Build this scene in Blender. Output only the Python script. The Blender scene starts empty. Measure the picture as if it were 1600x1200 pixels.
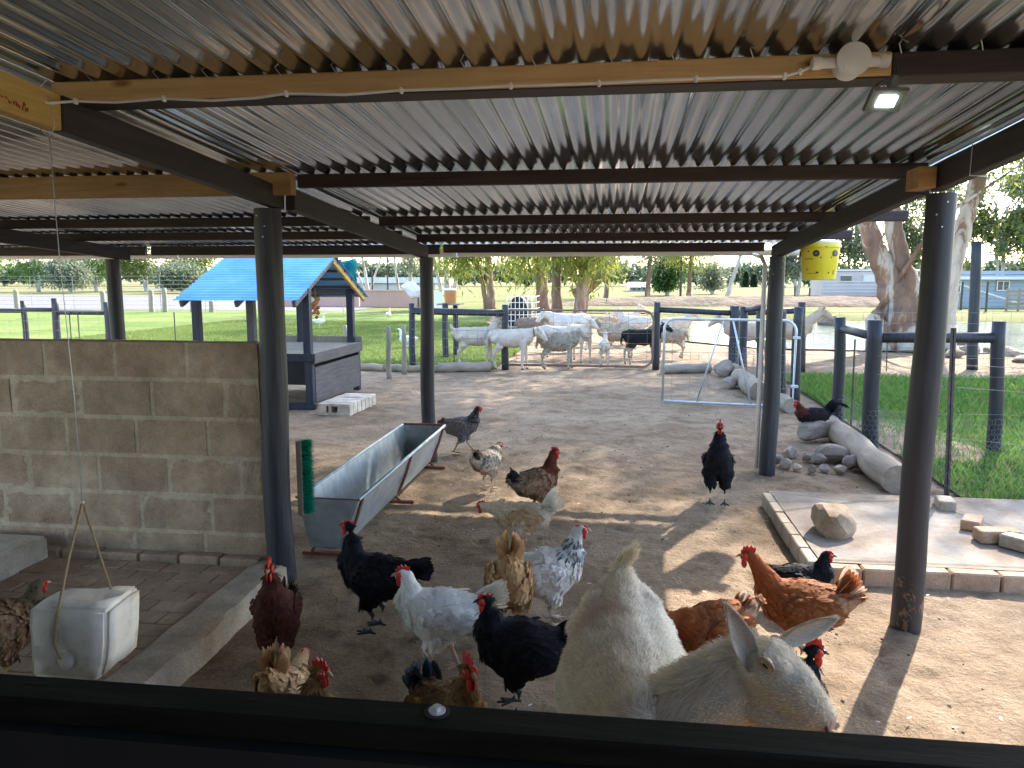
import bpy, math, random
import numpy as np
from mathutils import Vector, Matrix, noise as mnoise
random.seed(7); rng = np.random.default_rng(7)
R = math.radians
# ---------------------------------------------------------------- camera
sc = bpy.context.scene
EYE = 1.55; FPX = 1200.0
PIT = R(7.8); YAW = R(7.6)
cam = bpy.data.cameras.new('camera'); camo = bpy.data.objects.new('camera', cam); sc.collection.objects.link(camo)
camo.location = (0, 0, EYE); camo.rotation_euler = (R(90) - PIT, 0, YAW)
cam.sensor_width = 36; cam.lens = 27; cam.clip_start = 0.05; cam.clip_end = 2000
sc.camera = camo
# ---------------------------------------------------------------- sky and sun
SUN_EL = R(37); SUN_AZ = R(27)          # azimuth from +Y towards +X
w = bpy.data.worlds.new('World'); sc.world = w; w.use_nodes = True
nt = w.node_tree; nt.nodes.clear()
wo = nt.nodes.new('ShaderNodeOutputWorld'); bg = nt.nodes.new('ShaderNodeBackground'); sky = nt.nodes.new('ShaderNodeTexSky')
sky.sky_type = 'NISHITA'; sky.sun_disc = False; sky.sun_elevation = SUN_EL; sky.sun_rotation = SUN_AZ
sky.air_density = 1.0; sky.dust_density = 1.2; sky.ozone_density = 1.0
bg.inputs[1].default_value = 0.15
nt.links.new(sky.outputs[0], bg.inputs[0]); nt.links.new(bg.outputs[0], wo.inputs[0])
sun = bpy.data.lights.new('sun', 'SUN'); suno = bpy.data.objects.new('sun', sun); sc.collection.objects.link(suno)
sun.energy = 2.9; sun.angle = R(0.55); sun.color = (1.0, 0.93, 0.82)
sdir = Vector((math.sin(SUN_AZ) * math.cos(SUN_EL), math.cos(SUN_AZ) * math.cos(SUN_EL), math.sin(SUN_EL)))
suno.rotation_euler = sdir.to_track_quat('Z', 'Y').to_euler()
sc.view_settings.view_transform = 'Standard'; sc.view_settings.look = 'None'
sc.view_settings.exposure = 2.5; sc.view_settings.gamma = 1.0; sc.view_settings.use_curve_mapping = False
# ---------------------------------------------------------------- measuring helpers (pixel of the 1600x1200 photo -> point of the world)
_F = np.array([-math.sin(YAW) * math.cos(PIT), math.cos(YAW) * math.cos(PIT), -math.sin(PIT)])
_R = np.array([math.cos(YAW), math.sin(YAW), 0.0]); _U = np.cross(_R, _F)
def ray(x, y): return _F + _R * (x - 800) / FPX + _U * (600 - y) / FPX
def G(x, y, z=0.0):
    d = ray(x, y); p = d * (z - EYE) / d[2]; return Vector((p[0], p[1], z))
def D(x, y, Y):
    d = ray(x, y); p = d * Y / d[1]; return Vector((p[0], p[1], p[2] + EYE))
# ---------------------------------------------------------------- object helpers
COL = sc.collection
def tag(o, label=None, cat=None, group=None, kind=None):
    if label: o['label'] = label
    if cat: o['category'] = cat
    if group: o['group'] = group
    if kind: o['kind'] = kind
    return o
def empty(name, loc, label=None, cat=None, group=None, rz=0.0):
    o = bpy.data.objects.new(name, None); COL.objects.link(o); o.location = loc; o.rotation_euler = (0, 0, rz)
    o.empty_display_size = 0.1
    return tag(o, label, cat, group)
def link(name, me, mat=None, parent=None, local=False):
    o = bpy.data.objects.new(name, me); COL.objects.link(o)
    if mat is not None and len(me.materials) == 0: me.materials.append(mat)
    if parent is not None:
        o.parent = parent
        if not local:
            top = parent; M = Matrix.Identity(4)
            while top is not None:
                M = M @ Matrix.Translation(top.location) if top.parent is None else M
                top = top.parent
            if parent.parent is None: o.matrix_parent_inverse = Matrix.Translation(parent.location).inverted()
    return o
def np_mesh(name, V, Fc, cols=None, smooth=False, uv=None):
    """V (n,3), Fc (m,k) of one polygon size, or a list of such arrays."""
    me = bpy.data.meshes.new(name)
    V = np.asarray(V, dtype=np.float32)
    FL = Fc if isinstance(Fc, list) else [Fc]
    FL = [np.asarray(f, dtype=np.int32) for f in FL if len(f)]
    me.vertices.add(len(V)); me.vertices.foreach_set('co', V.ravel())
    tot = sum(f.size for f in FL); nf = sum(len(f) for f in FL)
    me.loops.add(tot); me.loops.foreach_set('vertex_index', np.concatenate([f.ravel() for f in FL]))
    me.polygons.add(nf)
    sizes = np.concatenate([np.full(len(f), f.shape[1], dtype=np.int32) for f in FL])
    st = np.zeros(nf, dtype=np.int32); st[1:] = np.cumsum(sizes)[:-1]
    me.polygons.foreach_set('loop_start', st); me.polygons.foreach_set('loop_total', sizes)
    if smooth: me.polygons.foreach_set('use_smooth', np.ones(nf, dtype=bool))
    me.update(calc_edges=True); me.validate()
    if cols is not None: set_cols(me, cols)
    return me
def set_cols(me, cols):
    a = me.color_attributes.new('Col', 'FLOAT_COLOR', 'POINT')
    c = np.ones((len(me.vertices), 4), dtype=np.float32); c[:, :3] = cols
    a.data.foreach_set('color', c.ravel())
class MB:
    def __init__(s): s.v = []; s.f = []
    def add(s, v, f):
        n = len(s.v); s.v += [tuple(p) for p in v]; s.f += [tuple(i + n for i in q) for q in f]; return s
    def box(s, a, b, M=None, ch=0.0):
        (x0, y0, z0), (x1, y1, z1) = a, b
        if ch > 0:   # chamfered box
            v = []; c = min(ch, (x1-x0)/2.01, (y1-y0)/2.01, (z1-z0)/2.01)
            idx = {}
            for ix, X in enumerate((x0, x1)):
                for iy, Y in enumerate((y0, y1)):
                    for iz, Z in enumerate((z0, z1)):
                        sx, sy, sz = (c if ix == 0 else -c), (c if iy == 0 else -c), (c if iz == 0 else -c)
                        idx[(ix, iy, iz, 0)] = len(v); v.append((X, Y + sy, Z + sz))
                        idx[(ix, iy, iz, 1)] = len(v); v.append((X + sx, Y, Z + sz))
                        idx[(ix, iy, iz, 2)] = len(v); v.append((X + sx, Y + sy, Z))
            I = lambda x, y, z, k: idx[(x, y, z, k)]
            f = []
            for s_ in (0, 1):
                f.append([I(s_,0,0,0), I(s_,1,0,0), I(s_,1,1,0), I(s_,0,1,0)])
                f.append([I(0,s_,0,1), I(1,s_,0,1), I(1,s_,1,1), I(0,s_,1,1)])
                f.append([I(0,0,s_,2), I(1,0,s_,2), I(1,1,s_,2), I(0,1,s_,2)])
            for p in (0, 1):
                for q in (0, 1):
                    f.append([I(0,p,q,1), I(1,p,q,1), I(1,p,q,2), I(0,p,q,2)])
                    f.append([I(p,0,q,0), I(p,1,q,0), I(p,1,q,2), I(p,0,q,2)])
                    f.append([I(p,q,0,0), I(p,q,1,0), I(p,q,1,1), I(p,q,0,1)])
            for p in (0, 1):
                for q in (0, 1):
                    for r in (0, 1): f.append([I(p,q,r,0), I(p,q,r,1), I(p,q,r,2)])
        else:
            v = [(x0,y0,z0),(x1,y0,z0),(x1,y1,z0),(x0,y1,z0),(x0,y0,z1),(x1,y0,z1),(x1,y1,z1),(x0,y1,z1)]
            f = [(0,3,2,1),(4,5,6,7),(0,1,5,4),(1,2,6,5),(2,3,7,6),(3,0,4,7)]
        if M is not None: v = [tuple(M @ Vector(p)) for p in v]
        return s.add(v, f)
    def bar(s, p, q, wx, wz, up=(0, 0, 1), ch=0.0):
        p, q = Vector(p), Vector(q); d = q - p; L = d.length; d.normalize()
        u = Vector(up); x = d.cross(u)
        if x.length < 1e-4: x = d.cross(Vector((1, 0, 0)))
        x.normalize(); z = x.cross(d).normalized()
        M = Matrix((( x.x, d.x, z.x, p.x), (x.y, d.y, z.y, p.y), (x.z, d.z, z.z, p.z), (0, 0, 0, 1)))
        return s.box((-wx/2, 0, -wz/2), (wx/2, L, wz/2), M, ch)
    def tube(s, pts, rad, n=8, cap=True, jit=0.0, closed=False):
        pts = [Vector(p) for p in pts]; m = len(pts)
        if not hasattr(rad, '__len__'): rad = [rad] * m
        ref = None; v = []; f = []
        for i, p in enumerate(pts):
            if closed: t = pts[(i + 1) % m] - pts[i - 1]
            else: t = pts[min(i + 1, m - 1)] - pts[max(i - 1, 0)]
            if t.length < 1e-9: t = Vector((0, 0, 1))
            t.normalize()
            if ref is None: ref = t.orthogonal().normalized()
            ref = (ref - t * ref.dot(t))
            if ref.length < 1e-5: ref = t.orthogonal()
            ref.normalize(); b = t.cross(ref)
            for k in range(n):
                a = 2 * math.pi * k / n; r = rad[i] * (1 + (random.uniform(-jit, jit) if jit else 0))
                v.append(p + (ref * math.cos(a) + b * math.sin(a)) * r)
        for i in range(m if closed else m - 1):
            j = (i + 1) % m
            for k in range(n): f.append((i*n+k, i*n+(k+1) % n, j*n+(k+1) % n, j*n+k))
        if cap and not closed: f.append(tuple(range(n))[::-1]); f.append(tuple((m-1)*n+k for k in range(n)))
        return s.add(v, f)
    def ball(s, c, r, nu=10, nv=7, M=None):
        c = Vector(c); r = (r, r, r) if not hasattr(r, '__len__') else r
        v = []; f = []
        for j in range(1, nv):
            th = math.pi * j / nv
            for k in range(nu):
                a = 2*math.pi*k/nu
                q = Vector((r[0]*math.sin(th)*math.cos(a), r[1]*math.sin(th)*math.sin(a), r[2]*math.cos(th)))
                if M is not None: q = M @ q
                v.append(c + q)
        top = Vector((0, 0, r[2])); bot = Vector((0, 0, -r[2]))
        if M is not None: top = M @ top; bot = M @ bot
        v.append(c + top); v.append(c + bot); T = len(v) - 2; B = len(v) - 1
        for j in range(nv - 2):
            for k in range(nu): f.append((j*nu+k, (j+1)*nu+k, (j+1)*nu+(k+1) % nu, j*nu+(k+1) % nu))
        for k in range(nu): f.append((T, k, (k+1) % nu)); f.append((B, (nv-2)*nu+(k+1) % nu, (nv-2)*nu+k))
        return s.add(v, f)
    def build(s, name, mat, parent=None, smooth=False, local=False, auto=None):
        me = bpy.data.meshes.new(name); me.from_pydata(s.v, [], s.f); me.update()
        if smooth:
            me.polygons.foreach_set('use_smooth', [True] * len(me.polygons))
            if auto is not None: me.set_sharp_from_angle(angle=R(auto))
        return link(name, me, mat, parent, local)
def fix_normals(me):
    import bmesh
    b = bmesh.new(); b.from_mesh(me); bmesh.ops.recalc_face_normals(b, faces=b.faces); b.to_mesh(me); b.free()
# ---------------------------------------------------------------- materials
def newmat(name):
    m = bpy.data.materials.new(name); m.use_nodes = True; t = m.node_tree
    return m, t, t.nodes['Principled BSDF']
def N(t, typ, **kw):
    n = t.nodes.new(typ)
    for k, v in kw.items(): setattr(n, k, v)
    return n
def ramp(t, src, stops):
    r = N(t, 'ShaderNodeValToRGB'); e = r.color_ramp.elements
    while len(e) < len(stops): e.new(0.5)
    for i, (p, c) in enumerate(stops): e[i].position = p; e[i].color = (*c, 1)
    t.links.new(src, r.inputs[0]); return r.outputs[0]
def noise(t, vec, scale, detail=4, rough=0.55, stretch=None, dist=0.0):
    if stretch is not None:
        mp = N(t, 'ShaderNodeMapping'); mp.inputs['Scale'].default_value = stretch
        t.links.new(vec, mp.inputs[0]); vec = mp.outputs[0]
    n = N(t, 'ShaderNodeTexNoise'); n.inputs['Scale'].default_value = scale; n.inputs['Detail'].default_value = detail
    n.inputs['Roughness'].default_value = rough; n.inputs['Distortion'].default_value = dist
    t.links.new(vec, n.inputs['Vector']); return n.outputs['Fac']
def mixc(t, fac, a, b, mode='MIX'):
    m = N(t, 'ShaderNodeMix', data_type='RGBA', blend_type=mode)
    for s_, i in ((fac, 0), (a, 6), (b, 7)):
        if isinstance(s_, (int, float)): m.inputs[i].default_value = s_
        elif isinstance(s_, tuple): m.inputs[i].default_value = (*s_, 1)
        else: t.links.new(s_, m.inputs[i])
    return m.outputs[2]
def bump(t, p, h, strength=0.4, dist=0.01):
    b = N(t, 'ShaderNodeBump'); b.inputs['Strength'].default_value = strength; b.inputs['Distance'].default_value = dist
    t.links.new(h, b.inputs['Height']); t.links.new(b.outputs[0], p.inputs['Normal'])
def vecs(t, kind='Object'):
    if kind == 'World':
        g = N(t, 'ShaderNodeNewGeometry'); return g.outputs['Position']
    c = N(t, 'ShaderNodeTexCoord'); return c.outputs[kind]
def rnd_island(t):
    o = N(t, 'ShaderNodeObjectInfo'); return o.outputs['Random']
def M_simple(name, stops, scale=6, rough=0.8, bs=0.3, bd=0.01, bscale=None, stretch=None, metal=0.0, objvar=0.0, detail=6, spec=None, kind='World'):
    m, t, p = newmat(name); v = vecs(t, kind)
    n = noise(t, v, scale, detail, 0.6, stretch)
    c = ramp(t, n, stops)
    if objvar:
        hs = N(t, 'ShaderNodeHueSaturation'); mr = N(t, 'ShaderNodeMapRange')
        mr.inputs[3].default_value = 1 - objvar; mr.inputs[4].default_value = 1 + objvar
        t.links.new(rnd_island(t), mr.inputs[0]); t.links.new(mr.outputs[0], hs.inputs['Value']); t.links.new(c, hs.inputs['Color']); c = hs.outputs[0]
    t.links.new(c, p.inputs['Base Color'])
    p.inputs['Roughness'].default_value = rough; p.inputs['Metallic'].default_value = metal
    if spec is not None: p.inputs['Specular IOR Level'].default_value = spec
    if bs: bump(t, p, noise(t, v, bscale or scale * 3, 6, 0.65, stretch), bs, bd)
    return m
def M_vcol(name, rough=0.8, transl=0.0, nscale=0, spec=0.3, sheen=0.0, bs=0.0, bscale=200):
    m, t, p = newmat(name); a = N(t, 'ShaderNodeAttribute', attribute_name='Col'); c = a.outputs['Color']
    if nscale:
        n = noise(t, vecs(t, 'Object'), nscale, 4, 0.6)
        c = mixc(t, 1.0, c, ramp(t, n, [(0.3, (0.72, 0.72, 0.72)), (0.7, (1.15, 1.15, 1.15))]), 'MULTIPLY')
    t.links.new(c, p.inputs['Base Color']); p.inputs['Roughness'].default_value = rough; p.inputs['Specular IOR Level'].default_value = spec
    if bs: bump(t, p, noise(t, vecs(t, 'Object'), bscale, 3, 0.6), bs, 0.003)
    if transl:
        tr = N(t, 'ShaderNodeBsdfTranslucent'); t.links.new(c, tr.inputs[0]); mx = N(t, 'ShaderNodeMixShader'); mx.inputs[0].default_value = transl
        t.links.new(p.outputs[0], mx.inputs[1]); t.links.new(tr.outputs[0], mx.inputs[2]); t.links.new(mx.outputs[0], t.nodes['Material Output'].inputs[0])
    return m
# dirt
def M_dirt():
    m, t, p = newmat('packed_sandy_dirt'); v = vecs(t, 'World')
    a = noise(t, v, 0.55, 5, 0.6); b = noise(t, v, 5, 8, 0.7); c = noise(t, v, 60, 4, 0.7); d = noise(t, v, 1.6, 5, 0.65, dist=0.6)
    base = ramp(t, a, [(0.35, (0.285, 0.20, 0.132)), (0.65, (0.395, 0.295, 0.20))])
    c2 = mixc(t, 0.85, base, ramp(t, b, [(0.3, (0.55, 0.53, 0.5)), (0.55, (1, 1, 1)), (0.75, (1.18, 1.15, 1.1))]), 'MULTIPLY')
    c3 = mixc(t, 0.8, c2, ramp(t, c, [(0.28, (0.55, 0.5, 0.45)), (0.45, (1, 1, 1)), (0.72, (1.15, 1.15, 1.15))]), 'MULTIPLY')
    c4 = mixc(t, 0.7, c3, ramp(t, d, [(0.36, (0.6, 0.56, 0.5)), (0.5, (1, 1, 1))]), 'MULTIPLY')
    vo = N(t, 'ShaderNodeTexVoronoi'); vo.inputs['Scale'].default_value = 38; t.links.new(v, vo.inputs['Vector'])
    spk = ramp(t, vo.outputs['Distance'], [(0.06, (0.35, 0.3, 0.26)), (0.12, (1, 1, 1))])
    c5 = mixc(t, 0.6, c4, spk, 'MULTIPLY')
    t.links.new(c5, p.inputs['Base Color']); p.inputs['Roughness'].default_value = 0.95; p.inputs['Specular IOR Level'].default_value = 0.15
    ad = N(t, 'ShaderNodeMath', operation='ADD'); ml = N(t, 'ShaderNodeMath', operation='MULTIPLY'); ml.inputs[1].default_value = 0.35
    t.links.new(noise(t, v, 45, 6, 0.75), ml.inputs[0]); t.links.new(b, ad.inputs[0]); t.links.new(ml.outputs[0], ad.inputs[1])
    bump(t, p, ad.outputs[0], 1.0, 0.05)
    return m
DIRT = M_dirt()
def M_grass(name, c0, c1, c2):
    m, t, p = newmat(name); v = vecs(t, 'World')
    a = noise(t, v, 0.35, 5, 0.6); b = noise(t, v, 9, 6, 0.7)
    base = ramp(t, a, [(0.35, c0), (0.55, c1), (0.72, c2)])
    c = mixc(t, 0.8, base, ramp(t, b, [(0.3, (0.55, 0.6, 0.5)), (0.7, (1.3, 1.25, 1.2))]), 'MULTIPLY')
    t.links.new(c, p.inputs['Base Color']); p.inputs['Roughness'].default_value = 0.9; p.inputs['Specular IOR Level'].default_value = 0.1
    bump(t, p, noise(t, v, 30, 5, 0.7), 0.8, 0.05); return m
LAWN = M_grass('mown_lawn', (0.11, 0.165, 0.04), (0.165, 0.215, 0.058), (0.24, 0.23, 0.09))
BANKG = M_grass('dry_bank_grass', (0.12, 0.14, 0.04), (0.17, 0.17, 0.06), (0.23, 0.19, 0.09))
GRAVEL = M_simple('grey_gravel', [(0.3, (0.10, 0.095, 0.10)), (0.7, (0.16, 0.15, 0.155))], 2, 0.95, 0.5, 0.03, 30)
FIELD = M_grass('field', (0.14, 0.135, 0.055), (0.19, 0.18, 0.08), (0.25, 0.21, 0.12))
def M_wood(name, c0, c1, rough=0.75, sc_=3.0, stretch=(1, 14, 14), objvar=0.1, bs=0.35, spec=0.3, knots=None):
    m, t, p = newmat(name); v = vecs(t, 'World')
    n = noise(t, v, sc_, 8, 0.7, stretch, dist=0.4)
    c = ramp(t, n, [(0.3, c0), (0.7, c1)])
    n2 = noise(t, v, 1.5, 4, 0.6)
    c = mixc(t, 0.6, c, ramp(t, n2, [(0.3, (0.7, 0.7, 0.7)), (0.7, (1.2, 1.2, 1.2))]), 'MULTIPLY')
    if knots:
        vo = N(t, 'ShaderNodeTexVoronoi'); vo.inputs['Scale'].default_value = 3.2
        mp = N(t, 'ShaderNodeMapping'); mp.inputs['Scale'].default_value = (1, 3, 3); t.links.new(v, mp.inputs[0]); t.links.new(mp.outputs[0], vo.inputs['Vector'])
        c = mixc(t, 0.9, c, ramp(t, vo.outputs['Distance'], [(0.05, knots), (0.14, (1, 1, 1))]), 'MULTIPLY')
    if objvar:
        hs = N(t, 'ShaderNodeHueSaturation'); mr = N(t, 'ShaderNodeMapRange'); mr.inputs[3].default_value = 1 - objvar; mr.inputs[4].default_value = 1 + objvar
        t.links.new(rnd_island(t), mr.inputs[0]); t.links.new(mr.outputs[0], hs.inputs['Value']); t.links.new(c, hs.inputs['Color']); c = hs.outputs[0]
    t.links.new(c, p.inputs['Base Color']); p.inputs['Roughness'].default_value = rough; p.inputs['Specular IOR Level'].default_value = spec
    bump(t, p, n, bs, 0.006); return m
PINE = M_wood('bare_pine', (0.56, 0.34, 0.14), (0.74, 0.52, 0.27), knots=(0.4, 0.25, 0.15))
PINE_Y = M_wood('bare_pine_rafter', (0.42, 0.27, 0.08), (0.60, 0.42, 0.15), stretch=(14, 1, 14))
PINE_D = M_wood('weathered_pine', (0.27, 0.15, 0.065), (0.44, 0.27, 0.12), knots=(0.5, 0.35, 0.25))
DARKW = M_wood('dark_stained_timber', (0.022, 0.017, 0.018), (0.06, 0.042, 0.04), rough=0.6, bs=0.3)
DARKR = M_wood('dark_stained_rafter', (0.02, 0.018, 0.022), (0.055, 0.042, 0.038), rough=0.6, stretch=(14, 1, 14))
POSTM = M_wood('creosoted_pole', (0.008, 0.010, 0.017), (0.045, 0.045, 0.055), rough=0.5, stretch=(12, 12, .6), spec=0.45, bs=1.0)
GREYW = M_wood('weathered_grey_wood', (0.20, 0.17, 0.13), (0.36, 0.31, 0.25), stretch=(10, 10, 1.2), bs=0.8)
LOGM = M_wood('bleached_log', (0.22, 0.17, 0.125), (0.40, 0.32, 0.24), stretch=(9, 1.2, 9), bs=1.0, sc_=2.0)
LOGX = M_wood('bleached_log_across', (0.22, 0.175, 0.13), (0.40, 0.33, 0.25), stretch=(1.2, 9, 9), bs=1.0, sc_=2.0)
LEDGEM = M_wood('dark_painted_ledge', (0.003, 0.003, 0.0025), (0.014, 0.013, 0.011), rough=0.75, spec=.08, stretch=(1.5, 14, 14), bs=0.5)
# post with worn foot
def M_post_worn():
    m, t, p = newmat('creosoted_pole_worn'); v = vecs(t, 'World')
    n = noise(t, v, 3, 8, 0.7, (10, 10, 1)); c = ramp(t, n, [(0.3, (0.010, 0.011, 0.017)), (0.7, (0.032, 0.030, 0.038))])
    se = N(t, 'ShaderNodeSeparateXYZ'); t.links.new(v, se.inputs[0])
    mr = N(t, 'ShaderNodeMapRange'); mr.inputs[1].default_value = 0.15; mr.inputs[2].default_value = 0.75; mr.inputs[3].default_value = 0.62; mr.inputs[4].default_value = 0.2
    t.links.new(se.outputs[2], mr.inputs[0])
    n2 = noise(t, v, 14, 6, 0.75, (1, 1, 0.5))
    gt = N(t, 'ShaderNodeMath', operation='LESS_THAN'); t.links.new(n2, gt.inputs[0])
    sub = N(t, 'ShaderNodeMath', operation='MULTIPLY'); sub.inputs[1].default_value = 0.72; t.links.new(mr.outputs[0], sub.inputs[0]); t.links.new(sub.outputs[0], gt.inputs[1])
    c = mixc(t, gt.outputs[0], c, (0.16, 0.10, 0.06))
    t.links.new(c, p.inputs['Base Color']); p.inputs['Roughness'].default_value = 0.5; bump(t, p, n, 0.4, 0.006); return m
POSTW = M_post_worn()
def M_zinc():
    m, t, p = newmat('galvanised_corrugated_iron'); v = vecs(t, 'World')
    n = noise(t, v, 2.2, 6, 0.65, (1, 0.35, 1)); n2 = noise(t, v, 26, 5, 0.7, (1, 0.25, 1)); n3 = noise(t, v, 7, 5, 0.7, (3, 0.12, 1))
    c = ramp(t, n, [(0.25, (0.48, 0.51, 0.53)), (0.75, (0.80, 0.83, 0.85))])
    c = mixc(t, 0.6, c, ramp(t, n3, [(0.35, (0.72, 0.74, 0.72)), (0.6, (1.0, 1.0, 1.0))]), 'MULTIPLY')
    hs = N(t, 'ShaderNodeHueSaturation'); mr = N(t, 'ShaderNodeMapRange'); mr.inputs[3].default_value = 0.75; mr.inputs[4].default_value = 1.1
    t.links.new(rnd_island(t), mr.inputs[0]); t.links.new(mr.outputs[0], hs.inputs['Value']); t.links.new(c, hs.inputs['Color']); c = hs.outputs[0]
    t.links.new(c, p.inputs['Base Color']); p.inputs['Metallic'].default_value = 0.95
    t.links.new(ramp(t, n2, [(0.25, (0.07,) * 3), (0.75, (0.21,) * 3)]), p.inputs['Roughness'])
    bump(t, p, noise(t, v, 7, 3, 0.5, (1, 0.3, 1)), 0.12, 0.006); return m
ZINC = M_zinc()
GALV = M_simple('galvanised_steel', [(0.3, (0.30, 0.35, 0.38)), (0.7, (0.48, 0.53, 0.56))], 14, 0.45, 0.1, 0.002, 40, metal=0.55)
PIPE = M_simple('galvanised_pipe', [(0.3, (0.45, 0.48, 0.52)), (0.7, (0.66, 0.69, 0.73))], 12, 0.42, 0.1, 0.002, 30, metal=0.5)
WIRE = M_simple('fence_wire', [(0.3, (0.20, 0.20, 0.21)), (0.7, (0.34, 0.34, 0.34))], 12, 0.8, 0, metal=0.0, spec=.1)
RUST = M_simple('rusty_red_steel', [(0.3, (0.13, 0.045, 0.028)), (0.7, (0.26, 0.09, 0.055))], 16, 0.75, 0.4, 0.004, 60)
RUSTB = M_simple('brown_pipe', [(0.3, (0.12, 0.075, 0.055)), (0.7, (0.24, 0.16, 0.12))], 16, 0.7, 0.3, 0.004, 60)
IRON = M_simple('iron_standard', [(0.35, (0.03, 0.028, 0.03)), (0.7, (0.10, 0.075, 0.06))], 20, 0.6, 0.3, 0.003)
WHITE = M_simple('white_plastic', [(0.3, (0.72, 0.72, 0.70)), (0.7, (0.82, 0.82, 0.80))], 5, 0.35, 0.02, 0.002)
CLIP = WHITE
BLACKP = M_simple('black_cable', [(0.3, (0.02, 0.02, 0.02)), (0.7, (0.03, 0.03, 0.03))], 5, 0.4, 0)
LAMPB = M_simple('grey_green_lamp_housing', [(0.3, (0.08, 0.095, 0.09)), (0.7, (0.13, 0.15, 0.14))], 30, 0.4, 0.1, 0.001)
def M_block(name, c0, c1, c2):
    m, t, p = newmat(name); v = vecs(t, 'World')
    n = noise(t, v, 3.2, 8, 0.68); n2 = noise(t, v, 90, 3, 0.7); n3 = noise(t, v, 9, 6, 0.7)
    c = ramp(t, n, [(0.3, c0), (0.55, c1), (0.75, c2)])
    c = mixc(t, 0.7, c, ramp(t, n3, [(0.3, (0.62, 0.6, 0.56)), (0.6, (1.08, 1.06, 1.02))]), 'MULTIPLY')
    c = mixc(t, 0.5, c, ramp(t, n2, [(0.3, (0.6, 0.6, 0.6)), (0.5, (1, 1, 1)), (0.72, (1.25, 1.25, 1.25))]), 'MULTIPLY')
    n4 = noise(t, v, 1.3, 5, 0.6, dist=0.7); c = mixc(t, 0.75, c, ramp(t, n4, [(0.32, (0.62, 0.58, 0.52)), (0.5, (1, 1, 1)), (0.68, (1.18, 1.16, 1.12))]), 'MULTIPLY')
    hs = N(t, 'ShaderNodeHueSaturation'); mr = N(t, 'ShaderNodeMapRange'); mr.inputs[3].default_value = 0.93; mr.inputs[4].default_value = 1.08
    t.links.new(rnd_island(t), mr.inputs[0]); t.links.new(mr.outputs[0], hs.inputs['Value']); t.links.new(c, hs.inputs['Color'])
    t.links.new(hs.outputs[0], p.inputs['Base Color']); p.inputs['Roughness'].default_value = 0.95
    ad = N(t, 'ShaderNodeMath', operation='ADD'); t.links.new(n3, ad.inputs[0]); t.links.new(n2, ad.inputs[1]); bump(t, p, ad.outputs[0], 0.7, 0.008)
    return m
BLOCK = M_block('cement_block', (0.28, 0.19, 0.13), (0.385, 0.28, 0.20), (0.50, 0.39, 0.295))
MORTAR = M_block('mortar', (0.37, 0.285, 0.205), (0.47, 0.375, 0.28), (0.56, 0.46, 0.355))
CONC = M_block('concrete', (0.32, 0.26, 0.20), (0.44, 0.37, 0.295), (0.54, 0.47, 0.39))
CONCW = M_block('whitewashed_concrete', (0.45, 0.38, 0.31), (0.64, 0.57, 0.49), (0.74, 0.69, 0.62))
PAVER = M_block('clay_paver', (0.32, 0.21, 0.145), (0.42, 0.295, 0.21), (0.50, 0.375, 0.28))
BRICK = M_block('dusty_clay_brick', (0.33, 0.21, 0.14), (0.43, 0.29, 0.20), (0.5, 0.37, 0.28))
STONE = M_block('field_stone', (0.20, 0.16, 0.13), (0.32, 0.26, 0.215), (0.42, 0.35, 0.29))
STONEB = M_block('brown_boulder', (0.30, 0.22, 0.15), (0.42, 0.32, 0.23), (0.52, 0.43, 0.34))
BLACKI = M_simple('black_and_shade_board', [(0.3, (0.004, 0.004, 0.005)), (0.7, (0.009, 0.009, 0.011))], 4, 0.7, 0.1, 0.002)  # near-black; on the hut walls it stands in for the room's darkness
# ================================================================ SETTING: ground
def sheet(name, poly, z, mat, kind='structure'):
    mb = MB(); mb.add([(x, y, z) for x, y in poly], [tuple(range(len(poly)))])
    o = mb.build(name, mat); o['kind'] = kind; return o
def grid(x0, x1, y0, y1, step, zf):
    xs = np.arange(x0, x1 + 1e-6, step); ys = np.arange(y0, y1 + 1e-6, step); X, Y = np.meshgrid(xs, ys)
    Z = zf(X, Y); V = np.stack([X.ravel(), Y.ravel(), Z.ravel()], 1); nx, ny = len(xs), len(ys)
    i = np.arange((ny - 1) * (nx - 1)); a = (i // (nx - 1)) * nx + i % (nx - 1)
    return V, np.stack([a, a + 1, a + 1 + nx, a + nx], 1)
def sn(X, Y, s, k):   # cheap smooth noise
    r = np.random.default_rng(k); o = 0
    for i in range(7):
        a = r.uniform(0, 6.28); f = s * r.uniform(0.6, 1.8); o = o + np.sin((X * math.cos(a) + Y * math.sin(a)) * f + r.uniform(0, 6.28))
    return o / 7
# the one big ground sheet: fine grid in the yard stitched by overlap to a coarse sheet 4 mm below
sheet('ground', [(-900, -60), (900, -60), (900, 1500), (-900, 1500)], -0.03, FIELD)
def yz(X, Y):
    fade = np.clip(np.minimum.reduce([X + 14, 12 - X, Y + 3, 34 - Y]) / 1.5, 0, 1)
    return (0.010 * sn(X, Y, 3.2, 1) + 0.007 * sn(X, Y, 11, 2) + 0.005 * sn(X, Y, 27, 3) + 0.0035 * sn(X, Y, 60, 6)) * fade - 0.004
xs = np.concatenate([np.arange(-14, -1.8, .1), np.arange(-1.8, 4.5, .028), np.arange(4.5, 12.01, .1)]); ys = np.concatenate([np.arange(-3, 1.2, .1), np.arange(1.2, 8.5, .03), np.arange(8.5, 34, .09)])
X_, Y_ = np.meshgrid(xs, ys); Z_ = yz(X_, Y_)
rp = np.random.default_rng(12)      # hoof prints, scratches and dust bath hollows
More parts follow.
